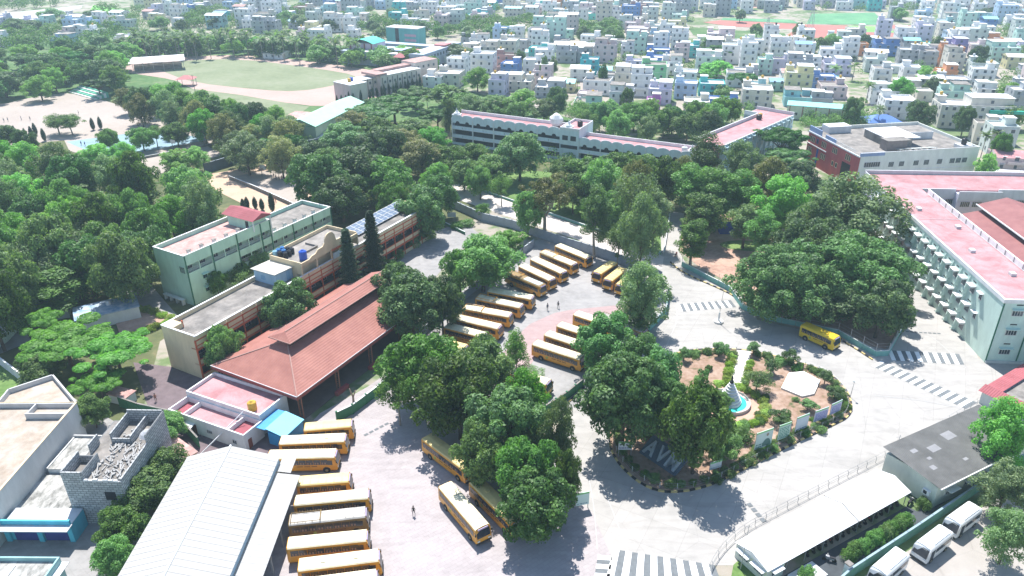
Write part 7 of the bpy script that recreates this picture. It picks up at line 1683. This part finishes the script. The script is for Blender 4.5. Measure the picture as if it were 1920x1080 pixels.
# ------------------------------------------------------------------ town
def house(px0, px1, yt, yb, colr, look, depth=None, yaw=None, roof=None, hand=True, rd=random, label=None, stuffmb=None, pos=None, W=None, H=None):
    if pos is None:
        pos = P((px0+px1)/2, yb); W = (px1-px0)/pxm(pos.x, pos.y); H = max(2.8, hgt((px0+px1)/2, yb, yt)*.97)
    D = depth or min(14, max(6, W*rd.uniform(.75, 1.1))); yaw = R_(-13)+rd.uniform(-.06, .06) if yaw is None else yaw
    st = max(1, round(H/3.1)); fh = H/st; wm = wall(colr)
    b = stuffmb or MB(); tf = (Matrix.Translation(pos) @ Matrix.Rotation(yaw, 4, 'Z')) if stuffmb else None
    hw = W/2; b.m(wm)
    def bx(*a): b.box(*a, tf=tf, bottom=False) if tf else b.box(*a, bottom=False)
    bx(-hw, hw, 0, D, 0, H-.7)
    flat = roof is None
    rm = roof or rd.choice((M_conw, M_white, M_pale, M_white2, M_white)) ; t_ = .2
    if flat:
        bx(-hw, hw, 0, t_, H-.7, H); bx(-hw, hw, D-t_, D, H-.7, H); bx(-hw, -hw+t_, t_, D-t_, H-.7, H); bx(hw-t_, hw, t_, D-t_, H-.7, H)
        b.m(rm); bx(-hw+t_, hw-t_, t_, D-t_, H-.7, H-.62)
        hx = rd.choice((-1, 1))*(hw-1.9); hy = D-2.4; b.m(wm)
        if st > 1 or rd.random() < .4:
            bx(hx-1.6, hx+1.6, hy-1.8, hy+1.8, H-.62, H+1.9); b.m(M_white2); bx(hx-1.8, hx+1.8, hy-2, hy+2, H+1.9, H+2.05)
    else:
        b.m(rm)
        q = [(-hw-.4, -.4, H-.7), (hw+.4, -.4, H-.7), (hw+.4, D/2, H+.5), (-hw-.4, D/2, H+.5), (hw+.4, D+.4, H-.7), (-hw-.4, D+.4, H-.7)]
        if tf: q = [tuple(tf @ Vector(v)) for v in q]
        b.quad(q[0], q[1], q[2], q[3]); b.quad(q[3], q[2], q[4], q[5]); b.m(wm); b.quad(q[1], q[4], q[2]); b.quad(q[5], q[0], q[3])
    if flat and W > 7 and rd.random() < .4:          # a partly built upper floor
        s_ = -1 if hx > 0 else 1; a0, a1 = sorted((s_*hw, -s_*hw*.15)); b.m(wm); bx(a0, a1, D*.25, D, H-.62, H+2.4); b.m(rm); bx(a0-.2, a1+.2, D*.25-.3, D, H+2.4, H+2.55); b.m(M_fwin); bx((a0+a1)/2-.6, (a0+a1)/2+.5, D*.25-.05, D*.25+.02, H+.3, H+1.5)
    wb = stuffmb or MB(); wb.m(M_dark)
    n = max(1, int(W/3.2)); 
    def wx(*a): wb.box(*a, tf=tf, bottom=False) if tf else wb.box(*a, bottom=False)
    m2 = max(1, int(D/3.6))
    for f in range(st):
        z = f*fh+1.0; bl = rd.random() < .25
        for i in range(n):
            x = -hw+W*(i+.5)/n+rd.uniform(-.3, .3); w_ = rd.choice((.42, .5, .62))
            wb.m(M_fwin); wx(x-w_, x+w_, -.05, .01, z, z+1.25)
            if not stuffmb: wb.m(M_white2); wx(x-w_-.2, x+w_+.2, -.5, 0, z+1.35, z+1.43)
        for i in range(m2):
            y = D*(i+.5)/m2; wb.m(M_fwin); wx(-hw-.05, -hw+.01, y-.5, y+.5, z, z+1.2); wx(hw-.01, hw+.05, y-.5, y+.5, z, z+1.2)
        if bl and f and not stuffmb: b.m(wm); b.box(-hw*.5, hw*.5, -1.1, 0, f*fh-.1, f*fh+.05).box(-hw*.5, hw*.5, -1.15, -1.05, f*fh, f*fh+.9)
        if f and not stuffmb: b.m(M_white2); b.box(-hw-.04, hw+.04, -.06, 0, f*fh-.08, f*fh+.04)
    if stuffmb: return None
    t = thing('house', label or '', 'house', pos, yaw, None if label else 'houses of the town')
    b.build('wall', t); wb.build('window', t, kind='stuff')
    if flat and rd.random() < .55:
        mt = rd.choice((M_black, M_yeltank, M_white2, M_yeltank)); q = t.location+Matrix.Rotation(yaw, 3, 'Z') @ Vector((hx, hy, H+2.05 if (st > 1) else H-.62)); inst('roof_tank', tank_mesh(mt, .6, 1.3), t, (hx, hy, 0 if False else (H-.62 if st == 1 else H+2.05)))
    if not label: LABELLED.append([t, '%s %s-storey house' % (look, ('one', 'two', 'three', 'four', 'five', 'six', 'seven')[min(6, st-1)]) if roof is None else '%s gable-roofed building' % look, 'house', None, None])
    FOOT.append((pos.x, pos.y+D/2, max(W, D)*.62)); return t
FOOT = []
M_fwin = mat('far_window_glass', (0.09, 0.11, 0.13), .3, 0, 1)
cW = (0.78, 0.78, 0.77); cC = (0.66, 0.62, 0.54); cM = (0.46, 0.66, 0.58); cP = (0.66, 0.54, 0.54); cB = (0.42, 0.56, 0.72); cL = (0.58, 0.56, 0.68); cG = (0.40, 0.42, 0.44); cGr = (0.28, 0.62, 0.33); cY = (0.66, 0.62, 0.36); cT = (0.06, 0.40, 0.44); cO = (0.62, 0.28, 0.14); cV = (0.30, 0.26, 0.48); cBl = (0.14, 0.26, 0.55)
M_wroof = mat('white_sheet_roof', (0.70, 0.70, 0.70), .6, .04, 2); M_broof = mat('blue_sheet_roof', (0.20, 0.36, 0.58), .5, .06, 2); M_troof = mat('turquoise_sheet_roof', (0.25, 0.60, 0.62), .5, .06, 2)
HH = [(838, 875, 108, 152, cW, 'white'), (815, 862, 137, 163, cC, 'cream'), (792, 828, 143, 165, cW, 'pale'), (915, 946, 149, 178, cL, 'lilac-white'), (938, 970, 118, 151, cBl, 'blue and orange'), (948, 996, 152, 172, cC, 'cream'), (998, 1032, 132, 160, cP, 'pinkish'), (1002, 1055, 163, 184, cG, 'grey'),
      (1002, 1036, 92, 131, cW, 'white'), (1087, 1120, 110, 143, cT, 'teal'), (1092, 1142, 150, 178, cW, 'white'), (1082, 1117, 175, 189, cP, 'pale pink'), (1075, 1125, 192, 208, cM, 'mint'), (1152, 1198, 136, 166, cC, 'cream'), (1200, 1246, 120, 164, cGr, 'bright green'), (1172, 1202, 113, 133, cL, 'lilac-white'),
      (1163, 1187, 85, 113, cW, 'white'), (1222, 1249, 68, 107, cW, 'white'), (1263, 1290, 88, 116, cP, 'pinkish'), (1173, 1213, 52, 75, cP, 'pink'), (1193, 1214, 68, 90, cG, 'grey'), (933, 968, 75, 108, cC, 'cream'), (898, 932, 86, 106, cC, 'cream'), (1042, 1080, 94, 118, cG, 'grey'), (1082, 1108, 97, 118, cG, 'grey'),
      (1088, 1127, 25, 37, (0.14, 0.56, 0.50), 'turquoise'), (1086, 1110, 12, 27, cP, 'pink'), (999, 1016, 6, 22, (0.14, 0.56, 0.50), 'turquoise'), (942, 962, -2, 22, cC, 'cream'), (888, 910, 23, 40, cT, 'teal'), (818, 852, 12, 35, cW, 'white'), (1214, 1256, 166, 196, cL, 'lilac'), (1210, 1236, 186, 218, (0.55, 0.22, 0.52), 'magenta-sided'), (1262, 1304, 134, 160, cW, 'white'), (1263, 1304, 155, 186, cB, 'blue-topped'),
      (1390, 1444, 167, 203, cC, 'beige'), (1282, 1328, 190, 213, cC, 'cream'), (1470, 1518, 135, 177, cY, 'yellow'), (1522, 1563, 142, 168, cBl, 'strong blue'), (1538, 1584, 161, 186, cP, 'brownish pink'), (1470, 1518, 182, 201, (0.30, 0.60, 0.64), 'cyan'), (1520, 1558, 184, 203, cG, 'grey'), (1420, 1446, 110, 140, cM, 'mint'), (1447, 1481, 110, 138, cL, 'lavender'),
      (1328, 1352, 104, 121, cM, 'mint'), (1400, 1428, 74, 108, cW, 'white'), (1495, 1525, 79, 108, cW, 'white'), (1539, 1575, 102, 119, (0.02, 0.30, 0.42), 'deep teal'), (1325, 1375, 62, 84, cP, 'pinkish grey'), (1502, 1535, 116, 138, cW, 'white'), (1545, 1592, 120, 142, cL, 'pale lilac'), (1690, 1721, 125, 156, cW, 'white'), (1634, 1684, 170, 196, cW, 'white'), (1655, 1710, 187, 224, cW, 'white'),
      (1684, 1718, 92, 122, cG, 'grey'), (1720, 1753, 95, 125, cG, 'plain grey'), (1768, 1806, 81, 117, cV, 'violet'), (1857, 1905, 88, 118, cM, 'mint'), (1758, 1792, 132, 148, cO, 'orange'), (1763, 1815, 148, 169, cG, 'blue-grey'), (1819, 1858, 128, 164, cW, 'white'), (1824, 1862, 230, 270, cC, 'cream'), (1864, 1898, 234, 272, cB, 'light blue'), (1710, 1744, 81, 96, (0.10, 0.58, 0.48), 'turquoise'),
      (1762, 1810, 170, 202, cM, 'mint'), (1830, 1866, 166, 188, cW, 'white'), (1893, 1930, 168, 208, cG, 'grey'), (1678, 1712, 60, 95, cW, 'white'), (1840, 1876, 71, 92, cO, 'orange-brown'), (1668, 1690, 12, 38, cG, 'grey'), (1640, 1665, 36, 82, cL, 'lilac'), (1718, 1745, 170, 190, cC, 'cream'), (473, 498, 38, 64, cG, 'grey'), (500, 520, 38, 62, cG, 'dark grey'), (575, 612, 55, 78, cW, 'white'), (555, 580, 58, 74, cP, 'pale pink'), (650, 672, 55, 74, cW, 'white'),
      (137, 158, 54, 68, cW, 'white'), (108, 132, 58, 70, cP, 'pink-red'), (-4, 10, 64, 88, cW, 'white'), (90, 130, 72, 84, cB, 'light blue'), (160, 190, 55, 70, cW, 'white'), (1030, 1048, 12, 30, cC, 'cream'), (1108, 1128, 20, 36, cP, 'pink'), (1166, 1186, 14, 28, (0.4, 0.58, .14), 'lime green'), (1186, 1212, 32, 52, cC, 'cream'), (1258, 1285, 26, 52, cM, 'mint')]
rdh = random.Random(11)
for h in HH: house(*h, rd=rdh)
t = house(1760, 1888, 197, 242, cC, '', depth=11, yaw=R_(-9), label='long beige apartment block with balconies and a green awning', rd=rdh)
MB().m(mat('awning_green', (0.03, 0.42, 0.30), .6, .05, 1)).box(4, 16, -1.2, 0, 6.4, 7.6).build('awning', t)
for (a, rf, lk) in (((1035, 1076, 152, 173, cY, 'cream'), M_troof, 'turquoise-roofed cream'), ((1117, 1146, 128, 143, cB, 'blue'), M_troof, 'pale-roofed blue'), ((1038, 1095, 82, 98, cW, 'white'), M_wroof, 'broad white-roofed'), ((1085, 1132, 85, 103, cW, 'white'), M_wroof, 'second broad white-roofed'), ((1443, 1470, 150, 171, cM, 'mint'), M_broof, 'small blue-roofed'),
                    ((1780, 1850, 60, 82, cB, 'blue-grey'), M_wroof, 'big pale blue warehouse-like'), ((1535, 1570, 146, 160, cB, 'blue'), M_troof, 'low turquoise-roofed'), ((1868, 1930, 292, 322, cP, 'pink'), M_pinkdeck, 'low pink-roofed'), ((1865, 1925, 330, 345, cW, 'white'), M_wroof, 'low white-roofed'), ((985, 1000, 95, 108, cW, 'w'), M_troof, 'small turquoise-roofed')):
    house(*a[:5], lk, roof=rf, rd=rdh)
gz = thing('gazebo', 'blue hip-roofed pavilion behind the red office building', 'pavilion', P(1652, 240)); b = MB().m(mat('gazebo_blue', (0.10, 0.20, 0.50), .5, .05, 1)); hip_roof(b, -6.5, 6.5, -3, 6, 2.8, 5, .4); b.build('roof', gz)
pm = MB().m(M_metal).box(-.1, .1, -.1, .1, 0, 2.8).mesh('post')
for x in (-6, 0, 6):
    for y in (-2.6, 5.6): inst('post', pm, gz, (x, y, 0))
EXC = [[(-100, 95), (850, 120), (1000, 175), (1060, 215), (1110, 215), (1290, 215), (1440, 190), (1500, 225), (1640, 215), (1760, 245), (1825, 270), (1860, 330), (1960, 420), (1960, 700), (-200, 700)],
       [(1285, 36), (1500, 20), (1700, 22), (1765, 45), (1760, 60), (1690, 82), (1440, 88), (1290, 70)], [(-40, -10), (250, -20), (262, 32), (120, 42), (-40, 60)],
       [(655, 62), (870, 60), (872, 112), (660, 112)], [(220, 56), (700, 62), (860, 112), (240, 108)], [(60, 62), (225, 70), (225, 100), (-40, 105), (-40, 70)],
       [(860, 45), (1000, 45), (1010, 75), (880, 80)], [(1080, 52), (1170, 60), (1165, 82), (1090, 80)], [(505, 0), (600, 0), (600, 18), (505, 18)], [(1000, -5), (1250, -5), (1240, 10), (1010, 8)], [(1080, 100), (1150, 130), (1100, 150), (1040, 130)], [(690, 22), (730, 22), (745, 60), (690, 60)], [(1660, 62), (1690, 62), (1690, 80), (1660, 80)]]
cand = []; rdt = random.Random(21); gy = 270.0; row = 0
PAL = [(cW, 'white')]*14+[(cC, 'cream')]*4+[(cM, 'mint')]*2+[(cP, 'pink')]*2+[(cB, 'pale blue')]*2+[(cL, 'lilac')]*2+[(cG, 'grey')]*3+[((0.58, 0.64, 0.6), 'pale green')]*3+[(cY, 'yellow'), ((0.30, 0.50, 0.52), 'dull teal'), ((0.10, 0.50, 0.48), 'turquoise'), (cBl, 'blue'), (cO, 'orange-brown'), ((0.5, 0.3, 0.28), 'dusty red')]
yw = R_(-13); ax = Vector((math.cos(yw), math.sin(yw), 0)); ay = Vector((-math.sin(yw), math.cos(yw), 0))
for i in range(0, 44):
    off = rdt.uniform(-4, 4); street = 3.5 if i % 2 else 0
    for j in range(-50, 50):
        p = Vector((0, 300, 0))+ax*(j*12.6+off+(6 if j % 6 == 0 else 0))+ay*(i*12.8+street+rdt.uniform(-1.5, 1.5)+(-60)); p.x += rdt.uniform(-2, 2)
        q = S(p.x, p.y)
        if not (-25 < q[0] < 1945 and -7 < q[1] < 330): continue
        if any(inside(q[0], q[1], e) for e in EXC): continue
        cand.append((p, q))
tall_zone = lambda q: q[1] < 60
free = []; nb = 0; sm = MB(); nstuff = 0
cand.sort(key=lambda c: -c[1][1]); NIND = 292-len(HH)-12
for p, q in cand:
    if any((p.x-f[0])**2+(p.y+4-f[1])**2 < (f[2]+5.2)**2 for f in FOOT): continue
    dens = .80 if q[0] > 600 else .5
    if rdt.random() > dens: free.append((p, q)); continue
    c_, nm_ = rdt.choice(PAL); c_ = tuple(min(.78, v*rdt.uniform(.9, 1.08)) for v in c_); c_ = tuple(round(v*12)/12 if False else v for v in c_); st = rdt.choice((1, 1, 2, 2, 2, 3, 3, 4)); W_ = rdt.uniform(8, 13)
    c_ = {k: v for k, v in PAL and [(nm_, dict((n, c) for c, n in PAL)[nm_])]}[nm_]
    rf = None if rdt.random() > .13 else rdt.choice((M_wroof, M_wroof, M_broof, M_troof, M_pinkdeck2))
    if nb < NIND: house(0, 0, 0, 0, c_, nm_, pos=p, W=W_, H=3.1*st+.6, depth=rdt.uniform(7, 10.5), roof=rf, rd=rdt); nb += 1
    else: house(0, 0, 0, 0, c_, nm_, pos=p, W=W_, H=3.1*st+.6, depth=rdt.uniform(7, 10.5), roof=rf, rd=rdt, stuffmb=sm); nstuff += 1; FOOT.append((p.x, p.y+4, 6))
if sm.v: o = sm.build('distant_houses', kind='stuff'); tag(o, 'pale houses packed along the far edge of the town, past the individually built ones', 'houses')
print('houses', len(HH), nb, nstuff)
# trees between the houses
for (x, y, w_, k) in ((895, 145, 54, 'bright'), (402, 38, 42, 'fdense'), (865, 100, 50, 'fgrey'), (890, 105, 50, 'fgrey'), (850, 95, 40, 'fgrey'), (1038, 122, 15, 'tall'), (975, 108, 26, 'fgrey'), (1020, 128, 20, 'fgrey'), (1350, 92, 66, 'flatdark'), (1395, 145, 62, 'flatdark'), (1345, 128, 60, 'fbright'), (1388, 28, 22, 'fdense'), (1620, 75, 24, 'fdense'), (1560, 75, 30, 'fdome'), (1540, 82, 30, 'fdome'),
                     (1500, 55, 26, 'fdome'), (1420, 55, 24, 'fdome'), (1190, 215, 60, 'dome'), (1245, 228, 50, 'dome'), (1290, 235, 60, 'dome'), (1320, 225, 50, 'bright'), (1355, 200, 50, 'bright'), (1330, 235, 50, 'dense'), (1600, 205, 36, 'dense'), (1725, 215, 46, 'dense'), (1735, 140, 34, 'bright'), (1690, 165, 50, 'bright'), (1835, 105, 34, 'dense'), (1835, 120, 26, 'fdense'), (1690, 25, 30, 'fdome'), (1760, 80, 26, 'fdome'), (700, 48, 30, 'fdense'), (715, 62, 36, 'fdome'), (790, 52, 30, 'fdense'), (820, 58, 30, 'fdome'), (880, 62, 34, 'fgrey'), (920, 60, 34, 'fdense'), (950, 65, 30, 'fdome'),
                     (970, 58, 30, 'fgrey'), (1095, 62, 26, 'fgrey'), (1120, 58, 26, 'fgrey'), (1145, 62, 30, 'fgrey'), (1160, 72, 26, 'fdome'), (30, 45, 50, 'fdense'), (60, 48, 36, 'fdense'), (95, 26, 44, 'fdense'), (175, 28, 40, 'fdense'), (130, 38, 30, 'fdome'), (185, 75, 40, 'fdense'), (300, 42, 36, 'fdome'), (340, 48, 30, 'fgrey'), (560, 38, 34, 'fgrey'), (620, 45, 30, 'fdome'), (535, 30, 34, 'fdome'), (1100, 232, 40, 'dome'), (1140, 205, 40, 'fdome'), (1175, 180, 24, 'fdome'), (1130, 140, 20, 'fdense'), (1810, 225, 40, 'dense'), (1890, 215, 50, 'fbright'), (1160, 232, 54, 'dome'), (1220, 205, 44, 'bright'), (1262, 222, 50, 'dense'), (1300, 212, 44, 'dome'), (1340, 215, 46, 'dome'), (1375, 205, 40, 'bright'), (1125, 218, 44, 'dense'), (1215, 238, 50, 'grey'), (1880, 275, 36, 'dome'), (1850, 312, 40, 'bright'), (1895, 170, 40, 'fbright')):
    T(k, x, y, w_, 9 if w_ > 20 or y < 60 else 12)
ntr = len(TREES)
rdt.shuffle(free); picked = [f for f in free if f[1][1] > 30][:14]
for p, q in sorted(picked, key=lambda f: -f[1][1]): h = rdt.uniform(5, 9); T(rdt.choice(('fdome', 'fdense', 'fgrey', 'fbright')), q[0], q[1]-h*.6*pxm(p.x, p.y), rdt.uniform(9, 14)*pxm(p.x, p.y), h)
# far tree belts and scrub between the plots, too many to count
def mass(name, lab, pts, mts, seed, n, size):
    C = [(x, y, h*.55) for x, y, r, h in pts]; Rr = [r for x, y, r, h in pts]
    me = leaves_mesh(name, C, Rr, n, size, LM[mts], seed, .4, .85, .6, .5); o = inst(name, me, kind='stuff'); tag(o, lab, 'vegetation'); return o
pts = []
for poly, n in (([(0, -22), (1250, -16), (1240, 8), (1000, 10), (760, 2), (0, 6)], 260), ([(-20, 0), (150, -10), (160, 8), (60, 18), (-20, 26)], 60), ([(-20, 52), (235, 48), (235, 84), (-20, 98)], 130), ([(170, 22), (700, 20), (690, 62), (240, 54)], 150), ([(690, 40), (1000, 45), (1000, 72), (870, 72), (700, 60)], 110), ([(1080, 52), (1170, 60), (1165, 82), (1090, 80)], 50), ([(1000, -4), (1250, -4), (1245, 8), (1010, 8)], 90), ([(1300, 0), (1930, 0), (1930, 10), (1300, 8)], 70)):
    for k in range(n):
        x = y = 0
        for _ in range(40):
            x = rdt.uniform(min(p[0] for p in poly), max(p[0] for p in poly)); y = rdt.uniform(min(p[1] for p in poly), max(p[1] for p in poly))
            if inside(x, y, poly): break
        p = P(x, y)
        if any((p.x-f[0])**2+(p.y-f[1])**2 < (f[2]+2.5)**2 for f in FOOT): continue
        pts.append((p.x, p.y, rdt.uniform(2.4, 4.8), rdt.uniform(5, 10)))
mass('far_tree_belt', 'blue-green belt of distant trees along the top edge', pts, 'dome', 500, 95000, .6)
pts = []
for p, q in free[14:]:
    for k in range(4): pts.append((p.x+rdt.uniform(-5, 5), p.y+rdt.uniform(-4, 5), rdt.uniform(1.6, 3.6), rdt.uniform(2, 9)))
for k in range(500):
    c = rdt.choice(cand)[0]; x, y = c.x+rdt.uniform(-9, 9), c.y+rdt.uniform(-6, 9)
    if any((x-f[0])**2+(y-f[1])**2 < (f[2]*.85)**2 for f in FOOT): continue
    pts.append((x, y, rdt.uniform(.8, 2.2), rdt.uniform(1, 3)))
mass('roadside_scrub', 'low bushes and weeds on the empty plots between the town houses', pts, 'dome', 510, 80000, .40)
pts = []
UND = [[(1060, 225), (1290, 225), (1440, 198), (1380, 248), (1290, 266), (1100, 243)], [(1490, 228), (1640, 218), (1640, 240), (1520, 245)], [(1060, 208), (1200, 212), (1180, 225), (1070, 222)], [(0, 300), (400, 360), (300, 470), (280, 540), (60, 600), (0, 600)], [(600, 300), (850, 290), (860, 340), (780, 400), (600, 390)], [(860, 290), (1250, 310), (1240, 390), (1180, 345), (860, 335)], [(1290, 380), (1640, 370), (1640, 440), (1290, 430)], [(500, 230), (600, 270), (560, 300), (430, 300)]]
for poly in UND:
    for k in range(170):
        x = rdt.uniform(min(p[0] for p in poly), max(p[0] for p in poly)); y = rdt.uniform(min(p[1] for p in poly), max(p[1] for p in poly))
        if inside(x, y, poly): p = P(x, y); pts.append((p.x, p.y, rdt.uniform(1.0, 2.6), rdt.uniform(1, 6)))
mass('undergrowth', 'undergrowth covering the ground below the campus woods', pts, 'dome', 520, 70000, .28)
# pylons and street poles
def pylon(px, py, h, lb):
    t = thing('pylon', lb, 'pylon', P(px, py)); b = MB().m(M_metal); s = 2.2
    for z0, z1 in ((0, .25), (.25, .5), (.5, .75), (.75, 1)):
        a0 = s*(1-z0*.85); a1 = s*(1-z1*.85)
        for i in range(4):
            x0, y0 = [(-1, -1), (1, -1), (1, 1), (-1, 1)][i]; x1, y1 = [(-1, -1), (1, -1), (1, 1), (-1, 1)][(i+1) % 4]
            b.bar((x0*a0, y0*a0, z0*h), (x0*a1, y0*a1, z1*h), .09, 4).bar((x0*a0, y0*a0, z0*h), (x1*a1, y1*a1, z1*h), .06, 3).bar((x0*a1, y0*a1, z1*h), (x1*a1, y1*a1, z1*h), .06, 3)
    for z in (.72, .84, .96): b.bar((-3.4, 0, z*h), (3.4, 0, z*h), .08, 4)
    b.build('lattice', t)
pylon(1516, 72, 22, 'lattice power pylon at the corner of the ploughed red fields'); pylon(1436, 72, 13, 'smaller lattice mast left of the red fields')
for (px, py, lb) in ((953, 172, 'wooden street pole beside the lilac-white house'), (1082, 186, 'street pole at the dirt lane left of the mint low house'), (1012, 20, 'distant street pole near the turquoise house'), (305, 125, 'tall pole behind the grandstand'), (366, 172, 'lattice light pole beside the red field pavilion')):
    t = thing('utility_pole', lb, 'utility pole', P(px, py)); MB().m(M_bark).bar((0, 0, 0), (0, 0, 8), .14, 6, .1).bar((-.8, 0, 7.4), (.8, 0, 7.4), .06, 4).build('pole', t)

# ------------------------------------------------------------------ haze
hz = MB()
hm = bpy.data.materials.new('haze_air'); hm.use_nodes = True; n = hm.node_tree.nodes; n.clear()
pv = n.new('ShaderNodeVolumePrincipled'); pv.inputs['Color'].default_value = (0.62, 0.84, 1.0, 1); pv.inputs['Density'].default_value = HAZE if 'HAZE' in globals() else 0.00022; pv.inputs['Anisotropy'].default_value = 0.2
mo = n.new('ShaderNodeOutputMaterial'); hm.node_tree.links.new(pv.outputs[0], mo.inputs['Volume'])
o = MB().m(hm).box(-1700, 1700, -400, 2900, -1, 92).build('haze', kind='stuff'); tag(o, 'thin pale blue air haze over the whole place', 'haze')
SC.cycles.volume_step_rate = 4; SC.cycles.volume_max_steps = 32

# ------------------------------------------------------------------ where each thing stands, in words
LMK = [('the green school block', 440, 450), ('the cream school block', 560, 520), ('the tiled hall', 580, 630), ('the parking yard', 1050, 560), ('the fountain', 1368, 745), ('the arcaded building', 1000, 250), ('the pink-roofed block', 1400, 240), ('the red office building', 1680, 290),
       ('the mint green block', 1790, 480), ('the park shade trees', 1540, 520), ('the sports field', 500, 145), ('the sand ground', 120, 215), ('the blue court', 240, 270), ('the pale court', 520, 350), ('the sports hall', 610, 230), ('the long stadium block', 720, 150), ('the far school complex', 760, 95),
       ('the long white shed', 370, 960), ('the block house', 200, 860), ('the central tree island', 930, 830), ('the cycle shelter', 1540, 980), ('the red fields', 1520, 60), ('the yellow house', 1495, 155), ('the bright green house', 1223, 145), ('the teal house', 1103, 127), ('the blue and orange house', 955, 135), ('the beige apartment block', 1825, 220), ('the violet house', 1787, 98),
       ('the white warehouses', 1080, 92), ('the four-storey white tower', 1235, 88), ('the coconut grove', 420, 75), ('the riverbed', 70, 30), ('the grey twin block', 497, 50), ('the strong blue house', 1543, 155), ('the pink hotel-like house', 1193, 62), ('the deep teal house', 1557, 110), ('the roundabout hedge', 1480, 700), ('the flower bed', 270, 600), ('the driveway', 800, 480), ('the lawn path', 1050, 410), ('the left wood', 130, 430)]
grp = {}
for e in LABELLED:
    o = e[0]; x, y = S(o.location.x, o.location.y, o.location.z)
    if e[2] in ('bike', 'tank'): k = e[1]
    else:
        best = min(LMK, key=lambda l: (l[1]-x)**2+(2.2*(l[2]-y))**2); dx, dy = x-best[1], y-best[2]
        rel = ('left of' if dx < 0 else 'right of') if abs(dx) > abs(dy)*1.8 else ('behind' if dy < 0 else 'in front of')
        k = e[1]+' '+rel+' '+best[0]
    grp.setdefault(k, []).append((x, o))
ORD = ['leftmost', 'second from left', 'third from left', 'fourth from left', 'fifth from left', 'sixth from left', 'seventh from left', 'eighth from left', 'ninth from left', 'tenth from left', 'eleventh from left', 'twelfth from left', 'thirteenth from left', 'fourteenth from left', 'fifteenth from left']
def ordn(i, n): return ORD[i] if i < len(ORD) and (i <= n//2 or n > 12) else (['rightmost', 'second from right', 'third from right', 'fourth from right', 'fifth from right', 'sixth from right', 'seventh from right', 'eighth from right', 'ninth from right', 'tenth from right', '11th from right', '12th from right', '13th from right', '14th from right', '15th from right', '16th from right', '17th from right', '18th from right', '19th from right', '20th from right']+['%dst from right' % q for q in range(21, 200)])[n-1-i]
for k, L in grp.items():
    L.sort(key=lambda q: q[0])
    for i, (x, o) in enumerate(L): o['label'] = k if len(L) == 1 else k+', '+ordn(i, len(L))
print('objects', len(bpy.data.objects), 'trees', len(TREES), 'labels', len(grp))
